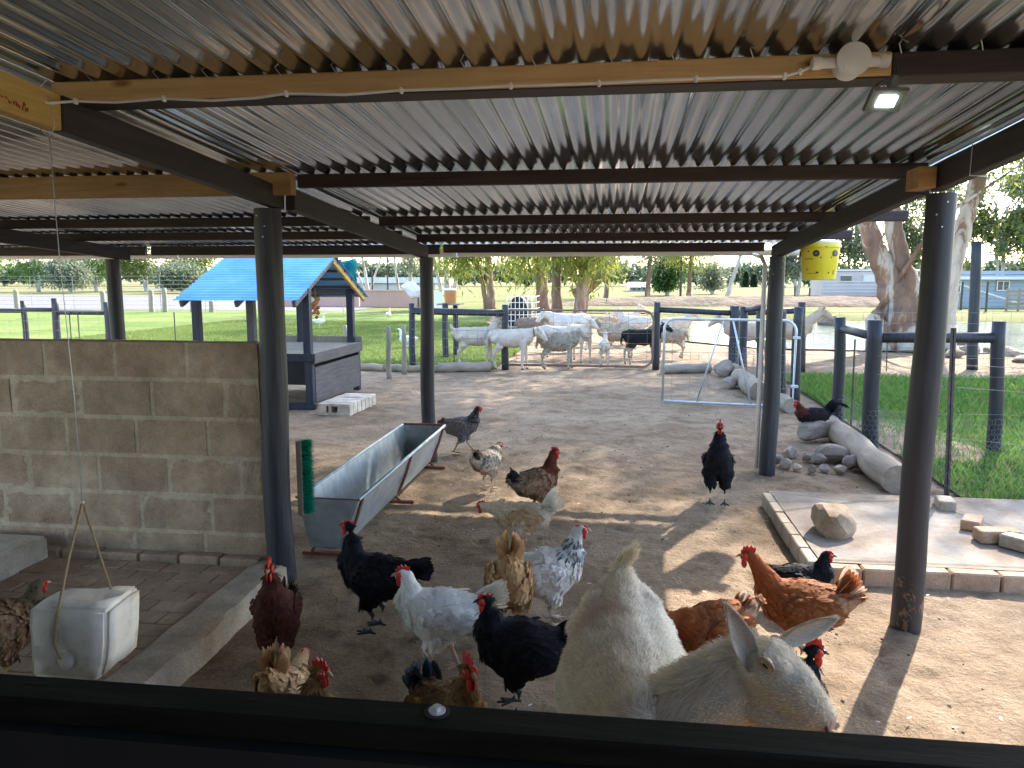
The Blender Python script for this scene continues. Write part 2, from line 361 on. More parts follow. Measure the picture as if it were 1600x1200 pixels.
for i in range(1500):
    cx_, cy_ = rp.uniform(-1.5, 4.2), rp.uniform(1.3, 8.3); rd_ = rp.uniform(.022, .05) if i > 25 else rp.uniform(.12, .25); dp_ = rp.uniform(.006, .015)
    ix = slice(*np.searchsorted(xs, [cx_ - 3 * rd_, cx_ + 3 * rd_])); iy = slice(*np.searchsorted(ys, [cy_ - 3 * rd_, cy_ + 3 * rd_])); q_ = ((X_[iy, ix] - cx_) ** 2 + ((Y_[iy, ix] - cy_) * rp.uniform(.7, 1.3)) ** 2) / rd_ ** 2
    Z_[iy, ix] += dp_ * (-np.exp(-q_) + .45 * np.exp(-(np.sqrt(q_) - 1.35) ** 2 * 6))
V = np.stack([X_.ravel(), Y_.ravel(), Z_.ravel()], 1); nx, ny = len(xs), len(ys); i = np.arange((ny - 1) * (nx - 1)); a = (i // (nx - 1)) * nx + i % (nx - 1); Fq = np.stack([a, a + 1, a + 1 + nx, a + nx], 1)
yard = link('dirt_yard', np_mesh('dirt_yard', V, Fq, smooth=True), DIRT); yard['kind'] = 'structure'
def flat(name, poly, z, mat): return sheet(name, poly, z, mat)
lawn_poly = [(-60, 12.95), (-2.05, 12.95), (-2.0, 19), (-4.6, 27), (-5.5, 36), (-60, 33)]
flat('lawn', lawn_poly, 0.022, LAWN)
pen_poly = [(2.45, 5.5), (14, 4.6), (14, 12.6), (2.6, 12.6)]
flat('pen_lawn', pen_poly, 0.022, LAWN)
flat('gravel_lot', [(-90, 33), (-12.5, 35.6), (-14, 60), (-90, 75)], 0.026, GRAVEL)
flat('far_field', [(-12.4, 36), (120, 30), (160, 160), (-60, 160)], 0.014, BANKG)
# ---------------------------------------------------------------- pond
WATER, tw, pw = newmat('pond_water')
pw.inputs['Base Color'].default_value = (0.10, 0.125, 0.10, 1); pw.inputs['Roughness'].default_value = 0.12; pw.inputs['Specular IOR Level'].default_value = 0.35
bump(tw, pw, noise(tw, vecs(tw, 'World'), 3.0, 4, 0.6, (1, 2.4, 1)), 0.35, 0.03)
flat('pond', [(1.6, 19.5), (3.2, 17.6), (7, 17.0), (14, 17.2), (24, 18.5), (30, 24), (24, 29), (10, 29.5), (3.5, 29.3), (1.2, 25)], 0.03, WATER)
# raised banks behind the pond
def mound(name, x0, x1, y0, y1, h, mat, k, step=0.5):
    def zf(X, Y):
        u = (Y - y0) / (y1 - y0); e = np.clip(np.minimum(X - x0, x1 - X) / 4, 0, 1)
        return 0.01 + h * np.sin(np.clip(u, 0, 1) * math.pi) ** 0.7 * e * (0.85 + 0.25 * sn(X, Y, 0.9, k) + 0.1 * sn(X, Y, 4, k + 1))
    V, Fq = grid(x0, x1, y0, y1, step, zf); o = link(name, np_mesh(name, V, Fq, smooth=True), mat); o['kind'] = 'structure'; return o
mound('pond_bank', -1, 34, 29.2, 33.5, 0.28, BANKG, 11, 0.25)
mound('earth_berm', -4, 24, 44, 49, 0.58, M_simple('bare_earth', [(0.35, (0.08, 0.052, 0.032)), (0.65, (0.19, 0.135, 0.085))], .9, 0.95, 1.0, 0.25, 3), 21, 0.2)
# ---------------------------------------------------------------- grass blades (nobody could count them)
LEAFG = M_vcol('grass_blade', 0.7, 0.4)
def inside(poly, P):
    x, y = P[:, 0], P[:, 1]; r = np.zeros(len(P), bool); j = len(poly) - 1
    for i in range(len(poly)):
        xi, yi = poly[i]; xj, yj = poly[j]
        c = ((yi > y) != (yj > y)) & (x < (xj - xi) * (y - yi) / (yj - yi + 1e-12) + xi); r ^= c; j = i
    return r
def blades(name, P, h, wd, c0, c1, z=0.02, lab=None):
    n = len(P); a = rng.uniform(0, 6.28, n); hh = h * rng.uniform(0.4, 1.25, n); ww = wd * rng.uniform(0.6, 1.4, n)
    ln = rng.uniform(0.1, 0.7, n) * hh; b = rng.uniform(0, 6.28, n)
    dx, dy = np.cos(a) * ww / 2, np.sin(a) * ww / 2; lx, ly = np.cos(b) * ln, np.sin(b) * ln; zz = np.full(n, z)
    v = np.stack([np.stack([P[:, 0] - dx, P[:, 1] - dy, zz], 1), np.stack([P[:, 0] + dx, P[:, 1] + dy, zz], 1),
                  np.stack([P[:, 0] + dx * .7 + lx * .35, P[:, 1] + dy * .7 + ly * .35, zz + hh * .6], 1),
                  np.stack([P[:, 0] + lx, P[:, 1] + ly, zz + hh], 1)], 1).reshape(-1, 3)
    i = np.arange(n) * 4; f = np.concatenate([np.stack([i, i + 1, i + 2], 1), np.stack([i, i + 2, i + 3], 1)])
    tt = rng.uniform(0, 1, (n, 1)); col = np.array(c0) * (1 - tt) + np.array(c1) * tt
    dry = rng.uniform(0, 1, n) < 0.08; col[dry] = (0.30, 0.25, 0.12)
    o = link(name, np_mesh(name, v, f, np.repeat(col, 4, 0)), LEAFG); o['kind'] = 'stuff'; return o
def pts_in(poly, n, dens=None):
    xs = [p[0] for p in poly]; ys = [p[1] for p in poly]
    P = np.stack([rng.uniform(min(xs), max(xs), n), rng.uniform(min(ys), max(ys), n)], 1); P = P[inside(poly, P)]
    if dens is not None: P = P[rng.uniform(0, 1, len(P)) < dens(P)]
    return P
def pen_dens(P):
    bare = (np.hypot((P[:, 0] - 2.85) / 0.5, (P[:, 1] - 7.7) / 1.1) < 1)
    return np.where(bare, 0.10, 0.55 + 0.45 * sn(P[:, 0], P[:, 1], 3, 5))
blades('grass', pts_in(pen_poly, 330000, pen_dens), 0.085, 0.007, (0.07, 0.18, 0.03), (0.21, 0.32, 0.075))
near_lawn = [(-14, 12.95), (-2.05, 12.95), (-2.0, 19), (-4.6, 27), (-14, 27)]
blades('grass', pts_in(near_lawn, 170000), 0.045, 0.016, (0.12, 0.19, 0.04), (0.22, 0.27, 0.08))
flat('bare_patch', [(2.47, 7.0), (3.0, 6.7), (3.3, 7.2), (3.1, 8.1), (2.8, 8.6), (2.5, 8.7)], 0.027, DIRT)
# ================================================================ THE SHED
def rafz(Y): return 1.891 - 0.062 * (Y - 3.63)          # rafter underside
RAFH, PURH = 0.107, 0.062
WTOP = None
def roofz(Y): return rafz(Y) + RAFH + PURH
shed = empty('open_shed', (-1.6, 3.5, 0), 'open timber shed with corrugated iron roof on dark round poles', 'shed')
for i, (X, Y, r, zt, m) in enumerate([(-1.69, 3.63, 0.066, rafz(3.63), POSTM), (-1.55, 6.27, 0.058, rafz(6.27), POSTM), (1.25, 6.28, 0.062, rafz(6.28), POSTM), (1.335, 3.47, 0.060, rafz(3.47), POSTW), (-4.38, 6.3, 0.062, rafz(6.3), POSTM)]):
    mb = MB(); k = 22; ph = random.uniform(0, 6)
    pts = []; rd = []
    lean = 0.03 if i == 3 else 0.0
    for j in range(k + 1):
        t = j / k; z = -0.1 + (zt + 0.1 - 0.003) * t
        pts.append((X + 0.010 * math.sin(3 * t * 3 + ph) * (1 - t) - (0.0 if i != 3 else 0.025 * (1 - t)), Y + 0.008 * math.cos(4 * t + ph), z)); rd.append(r * (1.06 - 0.10 * t + 0.02 * math.sin(13 * t + ph)))
    mb.tube(pts, rd, 20); mb.build('post', m, shed, True, auto=50)
def rafter(X, y0, y1, mat, wd=0.05):
    mb = MB(); mb.bar((X, y0, rafz(y0) + RAFH / 2), (X, y1, rafz(y1) + RAFH / 2), wd, RAFH - 0.002, ch=0.004); return mb.build('rafter', mat, shed)
rafter(-1.655, -2.4, 2.16, PINE_Y); rafter(-1.652, 2.163, 3.70, DARKR); rafter(-1.60, 3.705, 6.45, DARKR)
rafter(1.30, -2.4, 3.44, DARKR); rafter(1.275, 3.50, 6.55, DARKR); rafter(-4.36, -2.4, 6.5, DARKR)
mb = MB(); mb.bar((1.236, 3.36, rafz(3.4) + .05), (1.236, 3.50, rafz(3.4) + .05), 0.07, 0.085, ch=0.003); mb.build('packing_block', PINE_D, shed)
def purlin(x0, x1, Y, h, d, mat, dz=0.0, dip=0.0):
    zt = roofz(Y) - 0.010 + dz
    mb = MB(); mb.box((x0, Y, zt - h), (x1, Y + d, zt - 0.001), None, 0.004); return mb.build('purlin', mat, shed)
purlin(-1.70, 0.705, 2.21, 0.062, 0.10, PINE); mb = MB(); mb.box((-1.698, 2.213, roofz(2.21) - .0765), (.704, 2.308, roofz(2.21) - .0725)); mb.build('underside_shade', DARKW, shed); purlin(0.706, 1.50, 2.215, 0.064, 0.095, DARKW)  # thin dark strip stands in for shade below the pine purlin
purlin(-1.53, 1.335, 3.63, 0.064, 0.045, DARKW)
o = purlin(-7.2, -1.535, 3.57, 0.105, 0.06, PINE_D)
for Y, xr, xl in ((5.05, D(1420, 335, 5.05).x, -1.57), (6.03, D(1332, 362, 6.03).x, -1.57)): purlin(xl, xr, Y, 0.062, 0.045, DARKW)
for Y in (5.02, 5.80): purlin(-7.2, -1.63, Y, 0.062, 0.045, DARKW)
purlin(-1.52, 1.24, 6.78, 0.075, 0.045, DARKW); purlin(-4.33, -1.56, 6.80, 0.085, 0.045, DARKW); purlin(-7.2, -4.39, 6.80, 0.085, 0.045, DARKW)
for Y in (0.9, -0.5, -2.3): purlin(-7.2, 1.4, Y, 0.062, 0.045, DARKW)
# corrugated sheets, each one a part
PITCH = 0.0762
def corr_sheet(x0, npitch, y0, y1, lift):
    ns = 10; nx = int(npitch * ns) + 1; ny = 46
    xs = x0 + np.arange(nx) / ns * PITCH; ys = np.linspace(y0, y1, ny); X, Y = np.meshgrid(xs, ys)
    ph = 2 * np.pi * (X / PITCH)
    Z = roofz(0) - 0.062 * Y + 0.0 + 0.0088 * (np.sin(ph) * 1.0) + lift
    Z += 0.0016 * sn(X * 2, Y, 1.5, int(abs(x0) * 50) + 3) + 0.0005 * sn(X * 6, Y, 4, int(abs(x0) * 50) + 9)
    sag = 0.004 * np.sin(np.clip((Y - 2.2) / 1.4, 0, 1) * np.pi)
    Z -= sag
    V = np.stack([X.ravel(), Y.ravel(), Z.ravel()], 1); i = np.arange((ny - 1) * (nx - 1)); a = (i // (nx - 1)) * nx + i % (nx - 1)
    return V, np.stack([a, a + 1, a + 1 + nx, a + nx], 1)
x = 1.40 - 9 * PITCH; k = 0
while x > -7.4:
    V, Fq = corr_sheet(x, 9.6 if k else 9.0, -2.5, 7.02 + random.uniform(-.01, .01), 0.0012 + 0.0016 * (k % 2))
    link('roof_sheet', np_mesh('roof_sheet', V, Fq, smooth=True), ZINC, shed); x -= 8 * PITCH; k += 1
mb = MB(); mb.bar((1.412, 0.9, roofz(.9) - .012), (1.412, 7.0, roofz(7.0) - .012), 0.016, 0.055, ch=0.003); mb.build('edge_flashing', PIPE, shed)
# nails / tie wires poking down at the purlins
mb = MB()
for i in range(16):
    xx = -1.55 + i * 0.19 + random.uniform(-.02, .02); mb.tube([(xx, 2.205, 2.13), (xx - .012, 2.19, 2.15), (xx + .006, 2.2, 2.168)], 0.0016, 4)
mb.tube([(-1.69, 2.2, 2.15), (-1.72, 2.17, 2.10), (-1.70, 2.15, 2.04)], 0.0018, 5)
mb.build('tie_wire', PIPE, shed)
# gutter under the eave, and the white downpipe at the back right pole
def gutter(x0, x1, Y, z):
    mb = MB(); n = 10
    prof = [(0.055 * math.cos(a), 0.05 * math.sin(a)) for a in [math.pi + math.pi * i / n for i in range(n + 1)]]
    v = []; 
    for xx in (x0, x1):
        for (a, b) in prof: v.append((xx, Y + a, z + b))
        for (a, b) in reversed(prof): v.append((xx, Y + a * .94, z + b * .94))
    m = len(prof) * 2; f = [(i, (i + 1) % m, m + (i + 1) % m, m + i) for i in range(m)] + [tuple(range(m)), tuple(range(m, 2 * m))[::-1]]
    mb.add(v, f); o = mb.build('gutter', WHITE, shed, True, auto=40); fix_normals(o.data)
gutter(-1.45, 1.62, 7.08, roofz(7.08) - 0.045); gutter(-4.2, -1.455, 7.08, roofz(7.08) - 0.05); gutter(-7.4, -4.205, 7.08, roofz(7.08) - 0.052)
for X in (-5.4, -2.9, -0.4, 0.75):
    mb = MB(); mb.bar((X, 7.02, roofz(7.08) - 0.08), (X, 7.14, roofz(7.08) - 0.08), 0.018, 0.006); mb.build('gutter_bracket', WHITE, shed)
mb = MB(); mb.tube([(1.165, 6.33, 0.02), (1.165, 6.33, 1.66), (1.17, 6.5, 1.72), (1.2, 7.05, 1.76)], 0.018, 10); mb.build('downpipe', WHITE, shed, True)
# nearest building: the half wall and ledge the photograph looks over, dark room around
house = empty('hut_room', (0, 0, 0), 'half wall under the near ledge of a hut, coloured dark for shade', 'hut')
LZ = 1.0
mb = MB(); M_ = Matrix.Translation((0, 0.92, LZ)) @ Matrix.Rotation(R(0.4), 4, 'Z'); mb.box((-3.0, -0.060, -0.035), (3.0, 0, 0), M_, 0.004); mb.build('ledge', LEDGEM, house)
mb = MB(); mb.box((-3.0, 0.84, 0.0), (3.0, 0.868, LZ - 0.037)); mb.build('wall_panel', BLACKI, house)  # indoor shade on this face is put into its near-black colour
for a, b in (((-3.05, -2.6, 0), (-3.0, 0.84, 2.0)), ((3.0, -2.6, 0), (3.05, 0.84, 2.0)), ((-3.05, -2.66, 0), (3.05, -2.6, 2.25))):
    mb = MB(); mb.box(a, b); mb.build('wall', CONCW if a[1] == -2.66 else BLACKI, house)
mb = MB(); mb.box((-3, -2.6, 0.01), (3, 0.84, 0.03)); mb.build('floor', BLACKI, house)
s = G(683, 1113, LZ)
mb = MB(); mb.tube([(s.x, s.y, LZ), (s.x, s.y, LZ + .004)], 0.011, 12); mb.tube([(s.x, s.y, LZ + .004), (s.x, s.y, LZ + .009)], 0.006, 6); mb.build('bolt', PIPE, house, True, auto=30)
mb = MB(); mb.tube([(s.x, s.y, LZ + .0005), (s.x, s.y, LZ + .0015)], 0.017, 14); mb.build('washer', BLACKI, house)
# ---------------------------------------------------------------- cable, junction box, floodlight
YF = 2.205
cab = [D(0, 140, 2.0)]
cpx = [(30, 149), (60, 157), (77, 161), (118, 158), (180, 160), (256, 154), (330, 157), (400, 153), (447, 146), (540, 148), (627, 141), (720, 138), (798, 134), (870, 132), (936, 130), (1010, 126), (1088, 123), (1160, 120), (1226, 119), (1250, 112), (1270, 103), (1284, 98)]
pts = [D(-60, 128, 1.9)] + cab
for i, (a, b) in enumerate(cpx):
    Yc = 2.10 if a < 78 else YF - 0.004
    pts.append(D(a, b, min(Yc, 2.02 + a * 0.0012) if a < 100 else Yc))
cable = empty('electric_cable', pts[6], 'white electric cable clipped along the bare pine purlin below the roof', 'cable')
mb = MB(); mb.tube(pts, 0.0042, 8); mb.build('flex', WHITE, cable, True)
for (a, b) in ((77, 161), (118, 158), (256, 154), (447, 146), (627, 141), (798, 134), (936, 130), (1088, 123), (1226, 119), (1250, 112)):
    p = D(a, b, YF - 0.004); mb = MB(); mb.box((p.x - .005, p.y - .008, p.z - .009), (p.x + .005, 2.2095, p.z + .008), None, 0.0025); mb.build('cable_clip', CLIP, cable)
jb = empty('junction_box', D(1331, 95, 2.19), 'round white junction box with two glands on the pine purlin', 'junction box')
c = D(1331, 95, 2.165)
mb = MB(); mb.tube([(c.x, 2.208, c.z), (c.x, 2.150, c.z)], [0.040, 0.040], 28); o = mb.build('box_body', WHITE, jb, True, auto=40)
mb = MB(); mb.tube([(c.x, 2.150, c.z), (c.x, 2.145, c.z), (c.x, 2.143, c.z)], [0.042, 0.042, 0.038], 28); mb.build('lid', WHITE, jb, True, auto=40)
for s_ in (-1, 1):
    mb = MB(); mb.tube([(c.x + s_ * .036, 2.178, c.z), (c.x + s_ * .072, 2.178, c.z)], 0.0135, 14); mb.tube([(c.x + s_ * .072, 2.178, c.z), (c.x + s_ * .076, 2.178, c.z), (c.x + s_ * .094, 2.178, c.z), (c.x + s_ * .097, 2.178, c.z)], [0.0155, 0.0165, 0.0165, 0.012], 14); mb.build('gland', WHITE, jb, True, auto=40)
for a, b in ((.022, .026), (-.024, -.022), (-.014, -.030)):
    mb = MB(); mb.tube([(c.x + a, 2.1428, c.z + b), (c.x + a, 2.1415, c.z + b)], 0.004, 8); mb.build('screw', PIPE, jb)
fl = empty('floodlight', D(1385, 150, 2.10), 'small lit floodlight hanging under the end of the pine purlin', 'floodlight')
c2 = D(1385, 158, 2.10)
Mf = Matrix.Translation(c2) @ Matrix.Rotation(R(8), 4, 'Z') @ Matrix.Rotation(R(-42), 4, 'X')
mb = MB(); mb.box((-.048, -.034, 0), (.048, .034, .012), Mf, 0.004); mb.box((-.036, -.025, .012), (.036, .025, .024), Mf, 0.004)
for i in range(6): mb.box((-.03 + i * .011, -.022, .024), (-.027 + i * .011, .022, .031), Mf)
mb.build('housing', LAMPB, fl)
EM, te, pe = newmat('lit_lamp_glass'); pe.inputs['Emission Color'].default_value = (0.85, 1.0, 0.95, 1); pe.inputs['Emission Strength'].default_value = 6
mb = MB(); mb.box((-.022, -.0155, -.0035), (.022, .0155, -.0006), Mf); mb.build('lamp_glass', EM, fl)
mb = MB(); p0 = D(1394, 121, 2.18); mb.box((p0.x - .009, p0.y - .02, p0.z - .036), (p0.x + .009, p0.y + .012, p0.z + .002), None, 0.002); mb.tube([(p0.x - .012, p0.y - .01, p0.z - .03), c2 + Vector((.0, 0, .022))], 0.007, 8); mb.build('bracket', LAMPB, fl)
mb = MB(); g0 = Vector((c.x + .097, 2.178, c.z)); mb.tube([g0, g0 + Vector((.016, -.004, -.012)), g0 + Vector((.014, -.01, -.04)), D(1376, 128, 2.14), D(1364, 138, 2.13), D(1366, 148, 2.12), c2 + Vector((-.015, 0, .03))], 0.0032, 7); mb.build('lead', BLACKP, fl, True)
# scribble of red marker and blue-grey stamp on the rafter face
RED = M_simple('red_marker', [(0.3, (0.34, 0.05, 0.03)), (0.7, (0.4, 0.08, 0.04))], 9, 0.8, 0)
def onX(x, y, X):
    d = ray(x, y); k = X / d[0]; return Vector((X, d[1] * k, d[2] * k + EYE))
mb = MB(); XR = -1.6285
strokes = [[(0, 149), (5, 152)], [(8, 150), (11, 154)], [(13, 156), (15, 161), (18, 159)], [(22, 158), (21, 163)], [(25, 158), (26, 165), (30, 168)], [(28, 162), (31, 166), (30, 169)], [(37, 160), (35, 172)], [(37, 160), (40, 164), (36, 167)], [(41, 168), (40, 174), (43, 174), (44, 169)]]
for s_ in strokes: mb.tube([onX(a, b, XR) for a, b in s_], 0.0016, 4)
o = mb.build('lettering', RED, shed)
# ================================================================ BLOCK WALL AND PAVED FLOOR
WY = 3.66; WX1 = -1.785; WTOP = D(250, 535, WY).z; CH = 0.203
wall = empty('block_wall', (-3, WY, 0), 'low grey cement block wall beside the left pole', 'wall')
mb = MB(); mb.box((-5.8, WY + .0005, 0.02), (WX1 - .004, WY + .132, WTOP - .002)); mb.build('mortar', MORTAR, wall)
for r_ in range(6):
    zt = WTOP - (5 - r_) * CH; z = max(zt - .181, .09)
    x = WX1; first = (0.29, 0.215, 0.405, 0.32, 0.30, 0.40)[r_]
    first = {5: 0.395, 4: 0.20, 3: 0.30, 2: 0.13, 1: 0.30, 0: 0.35}[r_]
    wdt = first
    while x > -5.7:
        mb = MB(); j = random.uniform(-.001, .005); hw_, hh_ = (wdt - .022) / 2, (zt - z) / 2
        Mb_ = Matrix.Translation((x - hw_, WY - .0035 - j * .6, z + hh_)) @ Matrix.Rotation(R(random.uniform(-.35, .35)), 4, 'Y') @ Matrix.Rotation(R(random.uniform(-.7, .7)), 4, 'X')
        v0 = len(mb.v); nx_, nz_ = 9, 6   # rough cast face with worn, broken arrises
        for q_ in range(nz_ + 1):
            for p_ in range(nx_ + 1):
                u_, w__ = p_ / nx_ * 2 - 1, q_ / nz_ * 2 - 1; e_ = max(abs(u_) ** 8, abs(w__) ** 8); dy = .0035 * e_ * random.uniform(.6, 1.9) + random.uniform(-.0012, .0012) + .002 * mnoise.noise(Vector((x * 3 + u_ * 2, z * 9 + w__, 0)))
                mb.v.append(tuple(Mb_ @ Vector((u_ * (hw_ - .002 * random.random() * e_), dy, w__ * (hh_ - .002 * random.random() * e_)))))
        for q_ in range(nz_):
            for p_ in range(nx_): a_ = v0 + q_ * (nx_ + 1) + p_; mb.f.append((a_, a_ + 1, a_ + nx_ + 2, a_ + nx_ + 1))
        mb.box((-hw_, .004, -hh_), (hw_, .142, hh_ - .0005), Mb_)
        me = None; o = mb.build('block', BLOCK, wall)
        x -= wdt; wdt = 0.40
mb = MB(); mb.box((WX1 + .0005, WY + .006, .09), (WX1 + .012, WY + .135, WTOP - .004), None, .004); mb.build('render_edge', MORTAR, wall)
# brick course at the foot
x = WX1 - 0.01
while x > -4.2:
    mb = MB(); mb.box((x - .215, WY - .075, 0.02), (x, WY - .006, 0.118 + random.uniform(-.004, .004)), None, 0.008); mb.build('brick', PAVER, wall); x -= .225
# render patch drips low on the wall
floor = empty('paved_floor', (-2.6, 3, 0), None, None); floor['kind'] = 'structure'
mb = MB(); mb.box((-5.8, 1.2, -0.02), (-1.80, WY - .002, 0.068)); mb.build('bedding', PAVER, floor)
row = 0; y = WY - .085
while y > 1.7:
    x = -1.835 - (0.11 if row % 2 else 0)
    if row % 2:
        mb = MB(); mb.box((-1.835 - .102, y - .105, .05), (-1.835, y, .082), None, 0.004); mb.build('paver', PAVER, floor)
    while x > -3.9:
        mb = MB(); mb.box((x - .213, y - .105, .05), (x, y, .080 + random.uniform(-.002, .004)), None, 0.004); mb.build('paver', PAVER, floor); x -= .220
    y -= .112; row += 1
kerb = MB(); n = 26; v = []; 
prof = [(-1.825, 0.0), (-1.822, 0.098), (-1.812, 0.106), (-1.66, 0.104), (-1.642, 0.092), (-1.632, -0.02)]
for i in range(n + 1):
    Y = 1.3 + (WY - .004 - 1.3) * i / n
    for (a, b) in prof: v.append((a + random.uniform(-.004, .004), Y, b + random.uniform(-.004, .003)))
m = len(prof); f = [(i * m + j, i * m + j + 1, (i + 1) * m + j + 1, (i + 1) * m + j) for i in range(n) for j in range(m - 1)] + [tuple(range(m))[::-1], tuple(n * m + j for j in range(m))]
kerb.add(v, f); o = kerb.build('kerb', CONC, None, True, auto=35); o['kind'] = 'structure'; fix_normals(o.data)
# low plastered step at the far left
mb = MB(); v = []
mb.box((-5.6, 1.9, 0.02), (-2.965, WY - .078, 0.20), None, 0.02); o = mb.build('plastered_plinth', CONCW); tag(o, 'low whitewashed concrete plinth against the block wall', 'plinth')
# straw bits on the pavers
STRAW = M_simple('straw', [(0.3, (0.36, 0.29, 0.15)), (0.7, (0.5, 0.42, 0.25))], 9, 0.9, 0)
mb = MB()
for i in range(60):
    p = Vector((random.uniform(-2.8, -1.85), random.uniform(2.4, 3.55), 0.087)); a = random.uniform(0, 3.14); l = random.uniform(.02, .07)
    mb.tube([p, p + Vector((math.cos(a) * l, math.sin(a) * l, .003))], .0012, 3)
for i in range(160):
    p = Vector((random.uniform(-1.5, 4), random.uniform(1.6, 8), 0.016)); a = random.uniform(0, 3.14); l = random.uniform(.01, .05)
    mb.tube([p, p + Vector((math.cos(a) * l, math.sin(a) * l, .003))], .0012, 3)
o = mb.build('straw', STRAW); o['kind'] = 'stuff'
# droppings, clods and grit on the yard
def scatter_clods(name, n, x0, x1, y0, y1, r0, r1, cols, k):
    r = np.random.default_rng(k); P = np.stack([r.uniform(x0, x1, n), r.uniform(y0, y1, n)], 1)
    cl = 0.5 + 0.5 * sn(P[:, 0], P[:, 1], 2.5, k); P = P[r.uniform(0, 1, n) < cl ** 1.5]; n = len(P)
    rad = r.uniform(r0, r1, n) ** 1.0; base = np.array([(1,0,0),(0,1,0),(-1,0,0),(0,-1,0),(.5,.5,.6),(-.5,.4,.7),(0,-.5,.65)], float)
    v = base[None] * rad[:, None, None] * r.uniform(.6, 1.3, (n, 7, 1)); v[:, :, 0] += P[:, 0:1]; v[:, :, 1] += P[:, 1:2]; v[:, :, 2] += yz(P[:, 0], P[:, 1])[:, None] - 0.001
    tri = np.array([(0,1,4),(1,2,5),(2,3,6),(3,0,6),(0,4,6),(4,5,6),(1,5,4),(2,6,5)]); f = (np.arange(n)[:, None, None] * 7 + tri[None]).reshape(-1, 3)
    ci = r.integers(0, len(cols), n); col = np.repeat(np.array(cols)[ci] * r.uniform(.7, 1.2, (n, 1)), 7, 0)
    o = link(name, np_mesh(name, v.reshape(-1, 3), f, col), CLODM); o['kind'] = 'stuff'; return o
mb = MB()
for i in range(70):
    p = Vector((random.uniform(-1.4, 2.6), random.uniform(1.9, 6.5), 0.018)); a = random.uniform(0, 6.28); d = Vector((math.cos(a), math.sin(a), .08)); s_ = Vector((-math.sin(a), math.cos(a), .1)); l = random.uniform(.015, .035)
    mb.add([p, p + d * l * .5 + s_ * l * .16, p + d * l, p + d * l * .5 - s_ * l * .16], [(0, 1, 2, 3)])
o = mb.build('shed_feathers', WHITE); o['kind'] = 'stuff'
CLODM = M_vcol('clod', 0.95)
scatter_clods('grit', 34000, -6, 7, 1.3, 12.5, .0012, .0055, [(0.16, 0.11, 0.07), (0.30, 0.22, 0.15), (0.42, 0.33, 0.24)], 31)
scatter_clods('droppings', 2600, -1.5, 6, 1.3, 12.5, .0035, .011, [(0.035, 0.025, 0.018), (0.07, 0.05, 0.035)], 32)
# ---------------------------------------------------------------- right hand slab
def M_slab():
    m, t, p = newmat('dusty_concrete_slab'); v = vecs(t, 'World'); n = noise(t, v, 2.2, 7, .65, dist=.5); n2 = noise(t, v, 40, 5, .7)
    c = ramp(t, n, [(.34, (.16, .115, .08)), (.46, (.22, .175, .135)), (.56, (.26, .225, .19)), (.75, (.31, .28, .245))]); c = mixc(t, .6, c, ramp(t, n2, [(.3, (.6, .58, .55)), (.5, (1, 1, 1)), (.7, (1.12, 1.12, 1.12))]), 'MULTIPLY')
    vo = N(t, 'ShaderNodeTexVoronoi', feature='DISTANCE_TO_EDGE'); vo.inputs['Scale'].default_value = .9; t.links.new(v, vo.inputs['Vector']); c = mixc(t, .7, c, ramp(t, vo.outputs['Distance'], [(.004, (.4, .36, .32)), (.012, (1, 1, 1))]), 'MULTIPLY')
    t.links.new(c, p.inputs['Base Color']); p.inputs['Roughness'].default_value = .92; bump(t, p, n2, .5, .008); return m
SLABM = M_slab()
slab = empty('concrete_slab', (2, 4.6, 0), None); slab['kind'] = 'structure'
SX, SY0, SY1 = 1.06, 3.95, 5.42
V, Fq = grid(SX + .03, 4.6, SY0 + .075, SY1, 0.09, lambda X, Y: 0.088 + 0.004 * sn(X, Y, 3, 40) + 0.002 * sn(X, Y, 14, 41))
link('slab_top', np_mesh('slab_top', V, Fq, smooth=True), SLABM, slab)
mb = MB(); mb.box((SX + .03, SY0 + .075, -.02), (4.6, SY1, 0.078)); mb.build('slab_body', CONC, slab)
x = SX
while x < 4.5:
    l = 0.222 + random.uniform(-.01, .02); Mr = Matrix.Translation((x + l / 2, SY0 + .035, .04)) @ Matrix.Rotation(R(random.uniform(-1.5, 1.5)), 4, 'Z')
    mb = MB(); mb.box((-l / 2 + .003, -.04, -.06), (l / 2 - .003, .038, .048 + random.uniform(-.005, .003)), Mr, 0.008); mb.build('edge_brick', BRICK, slab); x += l
y = SY0 + .08
while y < SY1 - .1:
    mb = MB(); mb.box((SX - .03, y, -.02), (SX + .028, y + .21, .086 + random.uniform(-.004, .003)), None, 0.006); mb.build('edge_brick', CONC, slab); y += .218
def rock(name, c, r, mat, label=None, cat='rock', group=None, seed=0, flat_=1.0, parent=None):
    import bmesh
    b = bmesh.new(); bmesh.ops.create_icosphere(b, subdivisions=3, radius=1.0)
    rr = random.Random(seed); planes = []
    for i in range(17):
        d = Vector((rr.gauss(0, 1), rr.gauss(0, 1), rr.gauss(0, 1))).normalized(); planes.append((d, rr.uniform(.58, .86)))
    off = Vector((rr.uniform(0, 50), 0, 0))
    for v in b.verts:
        d = v.co.normalized(); L = 1.0
        for (pn, pd) in planes:
            q = d.dot(pn)
            if q > 1e-3: L = min(L, pd / q)
        v.co = d * (L + 0.05 * mnoise.noise(d * 2.2 + off) + 0.02 * mnoise.noise(d * 7 + off))
        v.co = Vector((v.co.x * r[0], v.co.y * r[1], v.co.z * r[2]))
    me = bpy.data.meshes.new(name); b.to_mesh(me); b.free(); me.polygons.foreach_set('use_smooth', [True] * len(me.polygons)); me.set_sharp_from_angle(angle=R(19))
    o = link(name, me, mat); o.location = c; o.rotation_euler = (0, 0, rr.uniform(0, 6.28)); tag(o, label, cat, group); return o
